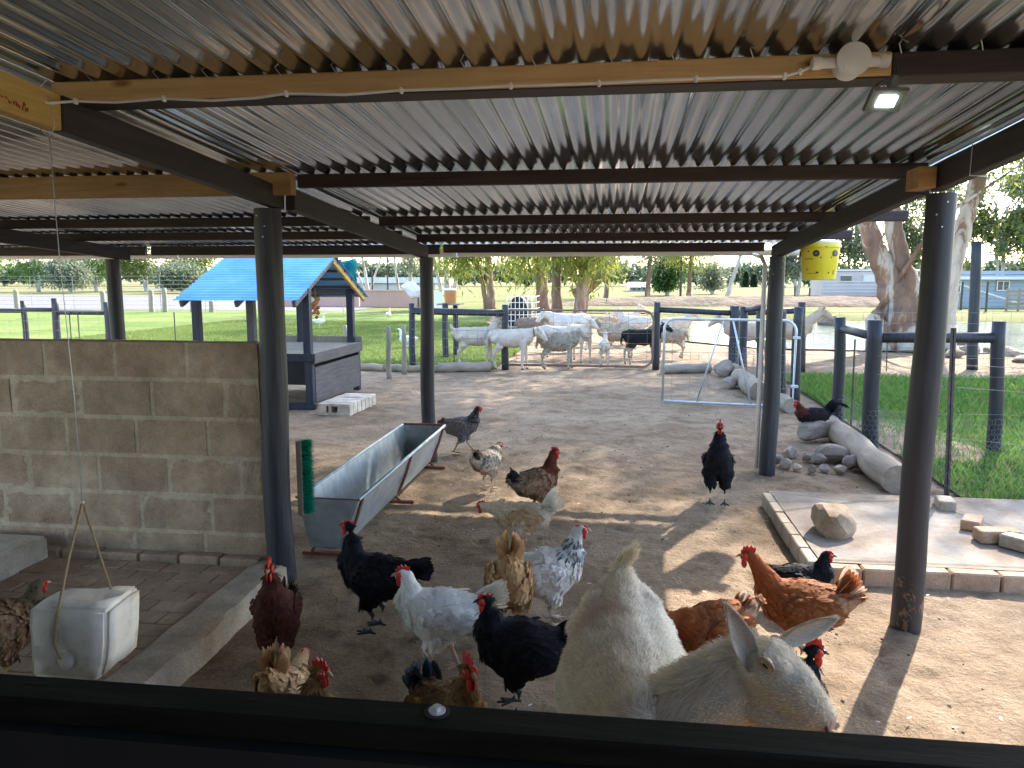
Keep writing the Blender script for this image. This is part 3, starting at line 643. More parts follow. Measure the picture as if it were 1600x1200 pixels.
p = G(1302, 838, .085); rock('boulder', (p.x, p.y + .07, .085 + .075), (.175, .145, .13), STONEB, 'large brown boulder sitting alone on the concrete slab', 'boulder', seed=5)
def loose_brick(px, py, rz, label, sz=(.11, .052, .036), z=.09, mat=BRICK, name='loose_brick'):
    p = G(px, py, z); mb = MB(); mb.box((-sz[0], -sz[1], -sz[2]), sz, None, 0.007); o = mb.build(name, mat); o.location = (p.x, p.y, z + sz[2]); o.rotation_euler = (0, 0, R(rz)); tag(o, label, 'brick'); return o
loose_brick(1557, 846, 4, 'dusty red brick lying flat on the slab right of the other bricks')
loose_brick(1518, 824, 60, 'grey brick half buried in dirt behind the flat red brick', (.09, .05, .03))
loose_brick(1476, 800, 80, 'pale concrete brick at the foot of the iron fence standard', (.08, .05, .045), .06, CONC)
loose_brick(1600, 860, -50, 'pale brick at the right edge cut off by the picture', (.11, .052, .036), .09, CONC)
# ---------------------------------------------------------------- rocks by the fallen log
RG = 'stones piled by the fallen log'
rk = [(1268, 690, .17, .13, .12, 'big flat topped grey boulder under the red and black rooster'),
      (1305, 722, .17, .12, .085, 'wide slab like rock in front of the big grey boulder'),
      (1328, 735, .07, .06, .075, 'upright block of stone touching the log'),
      (1233, 714, .10, .07, .05, 'long low stone left of the slab like rock'),
      (1226, 733, .055, .05, .045, 'rounded stone at the left end of the front row'),
      (1245, 736, .05, .04, .035, 'small reddish stone in the front row'),
      (1262, 722, .065, .06, .05, 'pointed stone in the middle of the pile'),
      (1278, 726, .075, .06, .055, 'smooth pale stone leaning on the pile'),
      (1268, 740, .045, .04, .035, 'small stone at the front of the pile'),
      (1288, 738, .05, .045, .035, 'dark low stone at the front of the pile'),
      (1314, 740, .055, .045, .04, 'squared brown stone near the log end'),
      (1213, 727, .06, .05, .055, 'stone half hidden behind the back right pole')]
for i, (a, b, r0, r1, r2, lb) in enumerate(rk):
    p = G(a, b); rock('stone', (p.x, p.y, r2 * .95), (r0 * 1.12, r1 * 1.1, r2 * 1.15), STONE if i not in (5, 10) else STONEB, lb, 'stone', RG, seed=20 + i)
rr_ = [(1130, 588, .20, .16, .16, 'big boulder where the far log meets the stone edging'), (1140, 607, .16, .13, .12, 'rounded boulder below the stone edging')]
for i, (a, b, r0, r1, r2, lb) in enumerate(rr_):
    p = G(a, b); rock('stone', (p.x, p.y, r2 * .75), (r0, r1, r2), STONE, lb, 'stone', seed=50 + i)
def log(p, q, r, label, mat=LOGM, r2=None, group=None, n=14):
    p, q = Vector(p), Vector(q); k = 12; ph = random.uniform(0, 6); mb = MB()
    pts = [p.lerp(q, i / k) + Vector((0.012 * math.sin(i * .9 + ph), 0.012 * math.cos(i * .7 + ph), .006 * math.sin(i + ph))) for i in range(k + 1)]
    rd = [(r + ((r2 or r) - r) * i / k) * (1 + .04 * math.sin(i * 1.7 + ph)) for i in range(k + 1)]
    mb.tube(pts, rd, n, jit=.02); o = mb.build('log', mat, None, True, auto=50); tag(o, label, 'log', group); return o
a = G(1288, 678); b = G(1392, 772)
log((a.x + .05, a.y, .10), (b.x + .03, b.y, .10), .10, 'thick bleached log lying beside the garden pen fence', r2=.115)
LB = 'logs edging the far side of the yard'
def gl(x0, y0, x1, y1, r, lb, mat=LOGX):
    a = G(x0, y0); b = G(x1, y1); log((a.x, a.y, r * .85), (b.x, b.y, r * .85), r, lb, mat, None, LB, 10)
gl(549, 578, 602, 580, .065, 'edging log left of the short grey stakes'); gl(604, 580, 636, 581, .065, 'edging log between the two short grey stakes'); gl(638, 581, 686, 581, .06, 'edging log right of the stakes, ending at the far post')
gl(684, 581, 766, 580, .085, 'pale edging log in front of the standing white goat'); gl(1033, 583, 1108, 582, .085, 'edging log between the gate post and the boulder')
gl(1130, 580, 1158, 590, .10, 'short log behind the far boulder'); gl(1155, 600, 1185, 625, .13, 'stubby log running towards the open gate', LOGM); gl(1205, 628, 1236, 645, .09, 'log end behind the gate foot', LOGM)
# ================================================================ POSTS, FENCES AND GATES
def pole_mb(p, zt, r, n=10, lean=(0, 0)):
    mb = MB(); k = 7; ph = random.uniform(0, 6); mb.tube([(p[0] + lean[0] * i / k + .006 * math.sin(i + ph), p[1] + lean[1] * i / k, -.05 + (zt + .05) * i / k) for i in range(k + 1)], [r * (1.05 - .1 * i / k) for i in range(k + 1)], n); return mb
def zat(x, y, Y): return D(x, y, Y).z
# far fence along y = 13, left part
F13 = 13.05
fa = empty('rail_fence', (-8.6, F13, 0), 'black rail fence with wire mesh beyond the low block wall', 'fence')
for px, top in ((36, 470), (85, 466), (166, 472), (-30, 470)): 
    q = D(px, top, F13 + (0.9 if px == 36 else 0)); pole_mb((q.x, q.y), q.z, .065 if px == 85 else .055).build('post', POSTM, fa, True)
zr = zat(100, 486, F13)
for x0, x1, dz in ((-60, 36, 0.0), (36, 83, .02), (88, 166, -.03)):
    mb = MB(); mb.tube([(D(x0, 486, F13).x, F13, zr + dz), (D(x1, 486, F13).x, F13, zr + dz)], .042, 9); mb.build('rail', POSTM, fa, True)
def wire_grid(x0, x1, Y, z0, z1, nh, dx, r=.0028, Y1=None, diag=False):
    mb = MB(); Y1 = Y if Y1 is None else Y1; L = x1 - x0
    yy = lambda x: Y + (Y1 - Y) * (x - x0) / L
    for i in range(nh):
        z = z0 + (z1 - z0) * (i / (nh - 1)) ** 1.0
        k = 8; mb.tube([(x0 + L * j / k, yy(x0 + L * j / k), z - .012 * math.sin(math.pi * j / k)) for j in range(k + 1)], r, 3, cap=False)
    x = x0 + dx * .5
    while x < x1: mb.tube([(x, yy(x), z0), (x, yy(x), z1)], r * .8, 3, cap=False); x += dx
    if diag: mb.tube([(x0, yy(x0), z1), (x1, yy(x1), z0)], r, 3); mb.tube([(x0, yy(x0), z0), (x1, yy(x1), z1)], r, 3)
    return mb
o = wire_grid(D(-60, 500, F13).x, D(166, 500, F13).x, F13 - .06, .1, zr, 6, .3).build('wire_mesh', WIRE, fa)
for px in (112, 125, 196 - 16, 275, 318):
    q = D(px, 500, F13); mb = MB(); mb.tube([(q.x, F13 - .05, 0), (q.x, F13 - .05, 0.95)], .012, 5); mb.build('dropper', IRON, fa)
# middle bay with black rail
fb = empty('rail_fence', (-2.8, F13, 0), 'black rail fence bay with three posts behind the middle pole', 'fence')
for px, top, bY, r in ((643, 474, F13, .055), (695, 474, 14.6, .06), (712, 474, 15.1, .055), (789, 476, F13, .06)):
    q = D(px, top, bY); pole_mb((q.x, q.y), q.z, r).build('post', POSTM, fb, True)
xa, xb = D(643, 480, F13).x, D(789, 480, F13).x; zr = zat(720, 488, F13)
mb = MB(); mb.tube([(xa, F13, zr + .02), (xb, F13, zr - .01)], .06, 10); mb.build('rail', POSTM, fb, True)
wire_grid(xa, xb, F13 - .065, .1, zr, 7, .18, .003).build('wire_mesh', WIRE, fb)
for px in (660, 672, 707): q = D(px, 500, F13); mb = MB(); mb.tube([(q.x, F13 + .1, 0), (q.x, F13 + .1, .98)], .011, 5); mb.build('dropper', IRON, fb)
# rusty gate with posts
gp = empty('farm_gate', (-.5, 13.3, 0), 'brown pipe gate with wire mesh in front of the herd', 'gate')
xa, xb = D(793, 500, 13.25).x, D(1021, 500, 13.25).x; zt, zb = zat(900, 485, 13.25), .06
mb = MB(); rc = .16; pts = [(xa, 13.25, zb), (xa, 13.25, zt)]
arc = [(xb - rc + rc * math.sin(a), 13.25, zt - rc + rc * math.cos(a)) for a in [math.pi / 2 * i / 5 for i in range(6)]]
arc2 = [(xb - rc + rc * math.cos(a), 13.25, zb + rc - rc * math.sin(a)) for a in [math.pi / 2 * i / 5 for i in range(6)]]
mb.tube(pts + arc + arc2 + [(xa, 13.25, zb)], .02, 8); mb.build('frame', RUSTB, gp, True)
wire_grid(xa, xb, 13.24, zb + .05, zt - .03, 6, .32, .0035, diag=True).build('wire_mesh', RUSTB, gp)
q = D(1027, 472, 13.4); mb = pole_mb((q.x, 13.4), q.z, .06); o = mb.build('gate_post', POSTM, None, True); tag(o, 'dark gate post between the brown gate and the silver gate', 'post')
# fence right of it, along y = 13.4 and then towards the camera
fc = empty('rail_fence', (2.2, 12.5, 0), 'dark rail fence corner with chicken wire behind the open silver gate', 'fence')
pp = {}
for k, (px, top, bx, by, r, lz) in enumerate([(1148, 478, 1146, 581, .085, 0), (1162, 479, 1161, 589, .065, 0), (1187, 486, 1187, 600, .05, 0), (1219, 486, 1219, 627, .075, 0), (1248, 480, 1241, 632, .06, 0), (1253, 472, 1252, 581, .065, 0)]):
    b = G(bx, by); q = D(px, top, b.y); pp[k] = (b, q.z); pole_mb((b.x, b.y), q.z, r, 10, (q.x - b.x, 0)).build('post', POSTM, fc, True)
def rail(P, Q, r=.045, root=None): mb = MB(); mb.tube([P, Q], r, 9); return mb.build('rail', POSTM, root, True)
rail((D(1031, 484, 13.4).x, 13.4, zat(1031, 484, 13.4)), (pp[0][0].x, pp[0][0].y, pp[0][1] - .12), .05, fc)
rail((pp[1][0].x, pp[1][0].y, pp[1][1] - .05), (pp[2][0].x, pp[2][0].y, pp[2][1] + .05), .045, fc)
rail((pp[0][0].x, pp[0][0].y + .05, pp[0][1] - .12), (pp[5][0].x, pp[5][0].y, pp[5][1] - .14), .05, fc)
wire_grid(D(1031, 484, 13.4).x, pp[0][0].x, 13.38, .1, .95, 5, .45, .003).build('wire_mesh', WIRE, fc)
wire_grid(pp[5][0].x, 9.0, 13.45, .1, 1.0, 6, .4, .003, 14.0).build('wire_mesh', WIRE, fc)
# hexagonal chicken wire: real wires
def hexnet(fn, L, H, cell=.05, r=.0011):
    """fn(u, v) -> point; u along the fence in metres, v up."""
    dx = cell * .75 * 2; segs = []
    cols = int(L / (cell * .866)); rows = int(H / (cell * 1.5)) 
    hw = cell * .5; v = []; 
    for i in range(cols):
        for j in range(rows):
            u0 = i * cell * .866 + (cell * .433 if j % 2 else 0); z0 = j * cell * .75 * 1.15
            if z0 > H: continue
            A = (u0, z0); B = (u0 + cell * .433, z0 + cell * .27); C = (u0 - cell * .433, z0 + cell * .27); Dn = (u0, z0 - cell * .6)
            segs += [(A, B), (A, C), (A, Dn)]
    S = np.array(segs); n = len(S)
    P = np.array([[fn(*a), fn(*b)] for a, b in S.tolist()])
    d = P[:, 1] - P[:, 0]; d /= np.linalg.norm(d, axis=1)[:, None] + 1e-9; up = np.array([[.3, .9, .2]]); x = np.cross(d, up); x /= np.linalg.norm(x, axis=1)[:, None]; y = np.cross(d, x)
    vs = []
    for e in (0, 1):
        for k in range(3):
            a = 2.094 * k; vs.append(P[:, e] + (x * math.cos(a) + y * math.sin(a)) * r)
    V = np.stack(vs, 1).reshape(-1, 3); i = np.arange(n) * 6
    F_ = np.concatenate([np.stack([i + k, i + (k + 1) % 3, i + 3 + (k + 1) % 3, i + 3 + k], 1) for k in range(3)])
    return V, F_
def net_between(A, B, z0, z1, root, cell=.05, r=.0011, wob=.012):
    A, B = Vector(A), Vector(B); L = (B - A).length; d = (B - A) / L; nrm = Vector((-d.y, d.x))
    def fn(u, v):
        o = wob * math.sin(u * 5 + v * 7) + wob * .6 * math.sin(u * 13 - v * 9)
        return (A.x + d.x * u + nrm.x * o, A.y + d.y * u + nrm.y * o, z0 + v + .012 * math.sin(u * 6))
    V, F_ = hexnet(fn, L, z1 - z0, cell, r); o = link('chicken_wire', np_mesh('chicken_wire', V, F_), WIRE, root); o['kind'] = 'stuff'; return o
def net_round(c, r0, z0, z1, root, cell=.05, r=.0011):
    def fn(u, v): a = u / r0; return (c[0] + r0 * math.cos(a), c[1] + r0 * math.sin(a), z0 + v)
    V, F_ = hexnet(fn, 2 * math.pi * r0, z1 - z0, cell, r); o = link('chicken_wire', np_mesh('chicken_wire', V, F_), WIRE, root); o['kind'] = 'stuff'; return o
net_between((pp[0][0].x, pp[0][0].y - .09), (pp[3][0].x, pp[3][0].y - .09), .05, .95, fc, .07, .0016)
net_round(pp[0][0], .09, .05, .95, fc, .07, .0016); net_round(pp[3][0], .08, .05, .95, fc, .06, .0015)
# garden pen fence
fg = empty('garden_pen_fence', (2.9, 7, 0), 'blue-black post and rail fence with chicken wire around the grassy pen', 'fence')
gpz = []
for k, (px, top, bx, by, r) in enumerate([(1313, 496, 1309, 676, .056), (1367, 500, 1358, 708, .068), (1562, 502, 1552, 716, .056)]):
    b = G(bx, by); q = D(px, top, b.y); gpz.append((b, q)); pole_mb((b.x, b.y), q.z, r, 16, (q.x - b.x, 0)).build('post', POSTM, fg, True)
(b0, q0), (b1, q1), (b2, q2) = gpz
rail((q0.x + .02, b0.y, q0.z - .11), (q1.x - .02, b1.y, q1.z - .14), .04, fg); rail((q1.x + .03, b1.y, q1.z - .155), (q2.x, b2.y, q2.z - .14), .047, fg)
sp = G(1479, 778); qs = D(1490, 512, sp.y)
mb = MB()
for (a0, a1, a2, a3) in ((-.018, -.003, .018, .003), (-.003, -.003, .003, .024)):
    M_ = Matrix.Translation((sp.x, sp.y, 0)) @ Matrix.Rotation(math.atan2(qs.x - sp.x, qs.z), 4, 'Y'); mb.box((a0, a1, -.05), (a2, a3, qs.z), M_)
for i in range(26): mb.box((.018, -.002, .05 + i * .036), (.0205, .003, .065 + i * .036), M_)
mb.build('iron_standard', IRON, fg)
for (px, top, bx, by) in ((1336, 530, 1329, 680), (1388, 468, 1385, 580), (1462, 560, 1459, 720)):
    b = G(bx, by); q = D(px, top, b.y); mb = MB(); mb.tube([(b.x, b.y, 0), (q.x, b.y, q.z)], .009, 5); mb.build('dropper', IRON, fg)
for A, B, z1 in (((b0.x, b0.y - .06), (b1.x, b1.y - .07), .72), ((b1.x + .02, b1.y - .075), (sp.x, sp.y - .02), .80), ((sp.x, sp.y - .02), (4.4, 4.75), .80), ((b1.x, b1.y - .07), (b2.x, b2.y - .06), .72), ((b2.x, b2.y - .06), (6.2, 6.4), .72)):
    net_between(A, B, .0, z1, fg)
    mb = MB()
    for z in (.04, z1 * .55, z1, z1 + .16): mb.tube([(A[0], A[1], z), ((A[0] + B[0]) / 2, (A[1] + B[1]) / 2, z - .012), (B[0], B[1], z)], .0016, 3)
    mb.build('wire', WIRE, fg)
net_round(b0, .062, 0, .72, fg); net_round(b1, .076, 0, .76, fg); net_round(b2, .062, 0, .72, fg)
b = G(1519, 577); q = D(1526, 377, b.y); mb = pole_mb((b.x, b.y), q.z, .085, 10, (q.x - b.x, 0)); o = mb.build('tall_post', POSTM, None, True); tag(o, 'tall thin black pole standing between pond and pen', 'pole')
fw = empty('wire_fence', (8, 14.4, 0), 'thin wire fence running from the tall black pole to the right', 'fence')
wire_grid(b.x, 14, b.y, .1, 1.0, 6, .5, .0035, 13.4).build('wire_mesh', WIRE, fw)
# open silver gate
gg = empty('pipe_gate', (1.4, 9.6, 0), 'open silver galvanised pipe gate with two slanted braces', 'gate')
A = G(1035, 630); B = G(1238, 640); ztop = zat(1040, 498, A.y)
def gpt(t, z): return (A.x + (B.x - A.x) * t, A.y + (B.y - A.y) * t, z)
L = (B - A).length; zl = .03; rc = .13 / L
pts = [gpt(0, zl), gpt(0.0, ztop - .13)] + [gpt(rc - rc * math.cos(a), ztop - .13 + .13 * math.sin(a)) for a in [math.pi / 2 * i / 5 for i in range(1, 6)]]
pts += [gpt(1 - rc + rc * math.sin(a), ztop - .13 + .13 * math.cos(a)) for a in [math.pi / 2 * i / 5 for i in range(6)]] + [gpt(1, zl), gpt(0, zl)]
mb = MB(); mb.tube(pts, .0165, 10); mb.build('frame', PIPE, gg, True)
for t0, t1 in ((.27, .46), (.69, .53)):
    mb = MB(); mb.tube([gpt(t0, zl), gpt(t1, ztop)], .011, 8); mb.build('brace', PIPE, gg, True)
mb = MB(); 
for z in (.25, .45, .65, .85): mb.tube([gpt(0, z), gpt(1, z)], .0022, 3)
for i in range(7): mb.tube([gpt(i / 7 + .07, zl), gpt(i / 7 + .07, ztop)], .0018, 3)
mb.build('wire_mesh', WIRE, gg)
for z in (.28, .86): mb = MB(); p = gpt(1, z); mb.box((p[0] - .03, p[1] - .03, z - .015), (p[0] + .05, p[1] + .03, z + .015), None, .004); mb.build('hinge', PIPE, gg)
# short grey stakes
for px, top, by, lb in ((608, 510, 591, 'crooked grey stake, left one of two short stakes by the edging logs'), (632, 509, 584, 'straight grey stake, right one of two short stakes'), (541, 508, 560, 'grey stake behind the blue roofed shelter')):
    b = G(px, by); o = pole_mb((b.x, b.y), D(px, top, b.y).z, .04, 9).build('stake', GREYW, None, True); tag(o, lb, 'stake', 'short grey stakes')
# far wire fence along the lot with wooden posts
ff = empty('wire_fence', (-18, 33.4, 0), 'pale wire fence with wooden posts along the grey gravel lot', 'fence')
for px, top in ((24, 453), (160, 455), (235, 453), (256, 450), (300, 462), (330, 470)):
    q = D(px, top, 33.4); pole_mb((q.x, 33.4), q.z, .11, 7).build('post', GREYW, ff, True)
mb = MB()
for i in range(9):
    z = .15 + i * .19; mb.tube([(D(-80, 470, 33.4).x, 33.4, z), (D(340, 470, 33.4).x, 33.4, z)], .008, 3)
x = D(-80, 470, 33.4).x
while x < D(560, 470, 33.4).x: mb.tube([(x, 33.4, 0), (x, 33.4, 1.65)], .012, 3); x += 2.2
mb.build('wire_mesh', WIRE, ff)
q0 = D(238, 455, 33.5); q1 = D(255, 455, 33.5); mb = MB(); mb.tube([(q0.x, 33.5, 0), (q0.x, 33.5, q0.z + .1), (q1.x, 33.5, q0.z + .1), (q1.x, 33.5, 0)], .04, 5); mb.build('pipe_frame', PIPE, ff)
# fence in front of trailer
ft = empty('wire_fence', (18, 40, 0), 'wire fence with thin black posts before the pale trailer and blue house', 'fence')
for px, top, bot in ((1224, 446, 470), (1241, 447, 472), (1264, 450, 475), (1282, 445, 472), (1306, 445, 473), (1333, 444, 474), (1364, 444, 475), (1501, 440, 485), (1540, 440, 488)):
    b = G(px, bot); pole_mb((b.x, b.y), D(px, top, b.y).z, .05, 6).build('post', IRON, ft)
mb = MB()
for z in (.3, .6, .9, 1.2): mb.tube([G(1224, 470) + Vector((0, 0, z)), G(1364, 475) + Vector((0, 0, z)), G(1640, 490) + Vector((0, 0, z))], .008, 3)
mb.build('wire', WIRE, ft)
# ================================================================ THINGS IN THE YARD
# trough
tr = empty('feed_trough', (-1.55, 5.0, 0), 'long galvanised feed trough on rusty red feet next to the poles', 'trough')
TY0, TY1 = 3.95, 6.12
prof = [(-1.732, .345), (-1.666, .065), (-1.48, .065), (-1.378, .342)]
mb = MB(); v = []
n = 14
for i in range(n + 1):
    Y = TY0 + (TY1 - TY0) * i / n
    for (a, b) in prof: v.append((a, Y, b))
    for (a, b) in [(-1.381, .345), (-1.4815, .068), (-1.6645, .068), (-1.729, .348)]: v.append((a, Y, b))
f = [(i * 8 + j, i * 8 + (j + 1) % 8, (i + 1) * 8 + (j + 1) % 8, (i + 1) * 8 + j) for i in range(n) for j in range(8)]
mb.add(v, f); o = mb.build('trough_pan', GALV, tr); fix_normals(o.data)
for Y in (TY0, TY1):
    mb = MB(); mb.add([(a, Y - .002, b) for a, b in prof] + [(a, Y + .002, b) for a, b in prof], [(0, 1, 2, 3), (7, 6, 5, 4), (0, 4, 5, 1), (1, 5, 6, 2), (2, 6, 7, 3), (3, 7, 4, 0)]); mb.build('end_plate', GALV, tr)
mb = MB()
mb.tube([(-1.732, TY0, .348), (-1.732, TY1, .348)], .009, 8); mb.tube([(-1.378, TY0, .346), (-1.378, TY1, .346)], .011, 8); mb.build('rim', GALV, tr, True)
mb = MB(); mb.bar((-1.74, TY1 + .006, .35), (-1.37, TY1 + .006, .348), .012, .022, ch=.002); mb.build('end_rim', RUST, tr); mb = MB(); mb.bar((-1.74, TY0 - .004, .349), (-1.37, TY0 - .004, .347), .006, .008); mb.build('end_rim', RUST, tr)
for Y in (4.0, 5.04, 6.04):
    mb = MB(); mb.bar((-1.73, Y, .012), (-1.40 + (.04 if Y > 4.5 else 0), Y, .012), .035, .02, ch=.003)
    mb.tube([(-1.372, Y, .34), (-1.41, Y, .22), (-1.462, Y, .09), (-1.50, Y, .055), (-1.57, Y, .05), (-1.64, Y, .055), (-1.678, Y, .09), (-1.742, Y, .34)], .010, 6)
    mb.tube([(-1.50, Y, .06), (-1.46, Y, .02)], .009, 6); mb.tube([(-1.65, Y, .06), (-1.68, Y, .02)], .009, 6)
    mb.build('foot_frame', RUST, tr, True, auto=40)
HAY = M_vcol('hay', .9)
n = 900; P = np.stack([rng.uniform(-1.64, -1.50, n), rng.uniform(4.1, 6.05, n), np.full(n, .072)], 1)
def strand_mesh(P, d, L, wd, cols):
    n = len(P); Q = P + d * L[:, None]; s_ = np.cross(d, rng.normal(size=(n, 3))); s_ /= np.linalg.norm(s_, axis=1)[:, None]
    v = np.stack([P - s_ * wd, P + s_ * wd, Q], 1).reshape(-1, 3); f = np.arange(n * 3).reshape(-1, 3); return v, f, np.repeat(cols, 3, 0)
d = rng.normal(size=(n, 3)) * (1, 1, .35); d[:, 2] = np.abs(d[:, 2]); d /= np.linalg.norm(d, axis=1)[:, None]
v, f, c = strand_mesh(P, d, rng.uniform(.02, .05, n), .0016, np.array([(0.35, .30, .16)]) * rng.uniform(.6, 1.2, (n, 1)))
o = link('hay_scraps', np_mesh('hay_scraps', v, f, c), HAY, tr); o['kind'] = 'stuff'
# green brush
br = empty('scratching_brush', (-1.60, 3.72, .33), 'green bristled scratching brush fixed upright on the left pole', 'brush')
mb = MB(); mb.box((-1.622, 3.70, .325), (-1.590, 3.75, .72), None, .004); mb.build('board', GREYW, br)
n = 2600; P = np.stack([np.full(n, -1.591), rng.uniform(3.702, 3.748, n), rng.uniform(.335, .722, n)], 1); d = np.stack([np.ones(n), rng.normal(0, .22, n), rng.normal(0, .18, n)], 1); d /= np.linalg.norm(d, axis=1)[:, None]
v, f, c = strand_mesh(P, d, rng.uniform(.042, .062, n), .0016, np.array([(0.0, .30, .18)]) * rng.uniform(.6, 1.25, (n, 1)))
o = link('bristles', np_mesh('bristles', v, f, c), M_vcol('green_bristle', .5, .2), br); o['kind'] = 'stuff'
# salt lick on a rope
LICK = M_simple('salt_lick', [(0.32, (0.50, 0.41, 0.30)), (0.45, (0.70, 0.63, 0.53)), (0.7, (0.80, 0.75, 0.66))], 9, .75, .6, .006, 22, kind='Object')
import bmesh
lc = D(137, 983, 2.02); lk = empty('salt_lick_block', (lc.x, lc.y, lc.z), 'cream mineral lick block hanging on a rope above the paving', 'lick block'); lk.rotation_euler = (R(-3), R(3), R(10))
b = bmesh.new(); bmesh.ops.create_cube(b, size=1.0); bmesh.ops.bevel(b, geom=b.edges[:], offset=.06, segments=3, affect='EDGES'); bmesh.ops.subdivide_edges(b, edges=b.edges[:], cuts=3, use_grid_fill=True)
for v_ in b.verts:
    v_.co.x *= .222; v_.co.y *= .222; v_.co.z *= .215
    nn = mnoise.noise(v_.co * 9) * .006; v_.co += v_.co.normalized() * nn
    dd = math.hypot(v_.co.x + .015, v_.co.z + .055)
    if v_.co.y < -.08 and dd < .045: v_.co.y += .03 * (1 - (dd / .045) ** 2)
    dd = math.hypot(v_.co.x - .06, v_.co.y + .01)
    if v_.co.z > .07 and dd < .035: v_.co.z -= .02 * (1 - (dd / .035) ** 2)
    if v_.co.x > .05 and v_.co.z < -.03: v_.co.x -= .25 * (-.03 - v_.co.z) * (1 if v_.co.y < .02 else .4)
    if v_.co.y > .05 and v_.co.z > .06: v_.co.z -= .018 if v_.co.x < .03 else .004
me = bpy.data.meshes.new('block'); b.to_mesh(me); b.free(); me.polygons.foreach_set('use_smooth', [True] * len(me.polygons)); link('lick', me, LICK, lk, local=True)
mb = MB(); mb.ball((-.015, -.088, -.055), (.026, .022, .034), 12, 8); mb.ball((-.02, -.094, -.03), (.014, .014, .014), 10, 6); mb.build('rope_knot', LICK, lk, True, local=True)
ROPE = M_simple('rope', [(0.3, (0.22, 0.15, 0.08)), (0.7, (0.42, 0.30, 0.17))], 300, .9, .5, .001, 500)
kn = D(129, 785, 2.05); lkr = empty('hanging_rope', (kn.x, kn.y, kn.z), 'thin wire and rope loop hanging from the left rafter holding the lick block', 'rope')
Ml = Matrix.Translation(lc) @ lk.rotation_euler.to_matrix().to_4x4()
e1 = Ml @ Vector((-.015, -.122, -.04)); e2 = Ml @ Vector((-.035, -.118, .0)); e3 = Ml @ Vector((-.03, -.11, .098)); e4 = Ml @ Vector((.045, .06, .09))
mb = MB(); mb.tube([e1, e2, Ml @ Vector((-.035, -.112, .06)), e3, kn.lerp(e3, .5) + Vector((-.004, 0, 0)), kn], .0042, 7); mb.tube([kn, e4], .0040, 7); mb.build('rope', ROPE, lkr, True)
top = Vector((-1.63, 2.10, rafz(2.1) - .002))
mb = MB(); mb.tube([kn, kn.lerp(top, .3) + Vector((.004, 0, 0)), kn.lerp(top, .65) + Vector((-.003, 0, 0)), top - Vector((0, 0, .03))], .0013, 5); mb.tube([top - Vector((0, 0, .03)), top + Vector((-.03, 0, 0))], .0012, 4); mb.tube([top - Vector((0, 0, .03)), top + Vector((.02, 0, .0)), top + Vector((.006, 0, .09))], .0012, 4); mb.ball(kn, .006, 8, 6); mb.build('wire', PIPE, lkr, True)
# yellow bucket
YEL = M_simple('yellow_plastic', [(0.3, (0.62, 0.52, 0.02)), (0.7, (0.72, 0.62, 0.04))], 4, .35, .02, .001)
bc = Vector((1.51, 6.07, 0)); bk = empty('yellow_bucket', (bc.x, bc.y, 1.52), 'yellow plastic bucket hanging upside near the back right pole', 'bucket')
bk['label'] = 'yellow plastic bucket with black round vents hanging by the back right pole'
zt_, zb_ = 1.812, 1.545
mb = MB(); mb.tube([(bc.x, bc.y, zb_ - .004), (bc.x, bc.y, zb_), (bc.x, bc.y, zb_ + .08), (bc.x, bc.y, zb_ + .085), (bc.x, bc.y, zt_ - .035), (bc.x, bc.y, zt_ - .033), (bc.x, bc.y, zt_ - .02), (bc.x, bc.y, zt_)], [.112, .117, .125, .127, .139, .147, .148, .141], 36); mb.build('pail', YEL, bk, True, auto=35)
mb = MB(); mb.tube([(bc.x, bc.y, zt_), (bc.x, bc.y, zt_ + .014), (bc.x, bc.y, zt_ + .02)], [.143, .143, .134], 36); mb.build('lid', WHITE, bk, True, auto=35)
def on_bucket(a, z, off=0.0): 
    r = .117 + (.139 - .117) * (z - zb_) / (zt_ - .035 - zb_) + off; return Vector((bc.x + r * math.sin(a), bc.y - r * math.cos(a), z))
BLK = M_simple('black_plastic', [(0.3, (0.012,) * 3), (0.7, (0.02,) * 3)], 4, .3, 0)
for a in (-1.75, -.42, .62, 2.0):
    p = on_bucket(a, 1.735); nrm = Vector((math.sin(a), -math.cos(a), .02)); 
    mb = MB(); mb.tube([p - nrm * .003, p + nrm * .006, p + nrm * .0062], [.0235, .0235, .017], 20); mb.build('vent', BLK, bk, True, auto=30)
    mb = MB(); mb.tube([p + nrm * .0055, p + nrm * .0075], [.012, .010], 14); mb.build('vent_plug', LAMPB, bk, True, auto=30)
def bprint(a0, a1, z, h):
    v = []; k = 5
    for i in range(k + 1):
        a = a0 + (a1 - a0) * i / k; v += [on_bucket(a, z, .0009), on_bucket(a, z + h, .0009)]
    return v, [(2 * i, 2 * i + 2, 2 * i + 3, 2 * i + 1) for i in range(k)]
mb = MB()
for a in np.arange(-1.1, -.62, .06): mb.add(*bprint(a, a + .045, 1.690, .010))
for a in np.arange(-1.05, -.75, .06): mb.add(*bprint(a, a + .04, 1.660, .012))
mb.add(*bprint(-1.05, -.45, 1.652, .002)); mb.add(*bprint(-.62, .0, 1.641, .002)); mb.add(*bprint(.15, .8, 1.642, .0018))
mb.add(*bprint(-1.0, -.3, 1.588, .0025)); mb.add(*bprint(-.42, -.26, 1.592, .010)); mb.add(*bprint(.28, .36, 1.588, .012))
for i in range(4): mb.add(*bprint(.62, .74, 1.582 + i * .008, .005))
for a in (-.85,): mb.add(*bprint(a - .05, a + .05, 1.745, .010))
for a in (-.17, .40): mb.add(*bprint(a - .04, a + .04, 1.7, .009))
for i in range(3): mb.add(*bprint(-1.05, -.85, 1.612 + i * .007, .003))
mb.build('print', BLK, bk)
mb = MB(); p = on_bucket(.05, zt_ - .03); mb.bar(p + Vector((0, -.012, 0)), Vector((bc.x, 6.03, roofz(6.05) - .09)), .014, .003); mb.build('strap', BLK, bk)
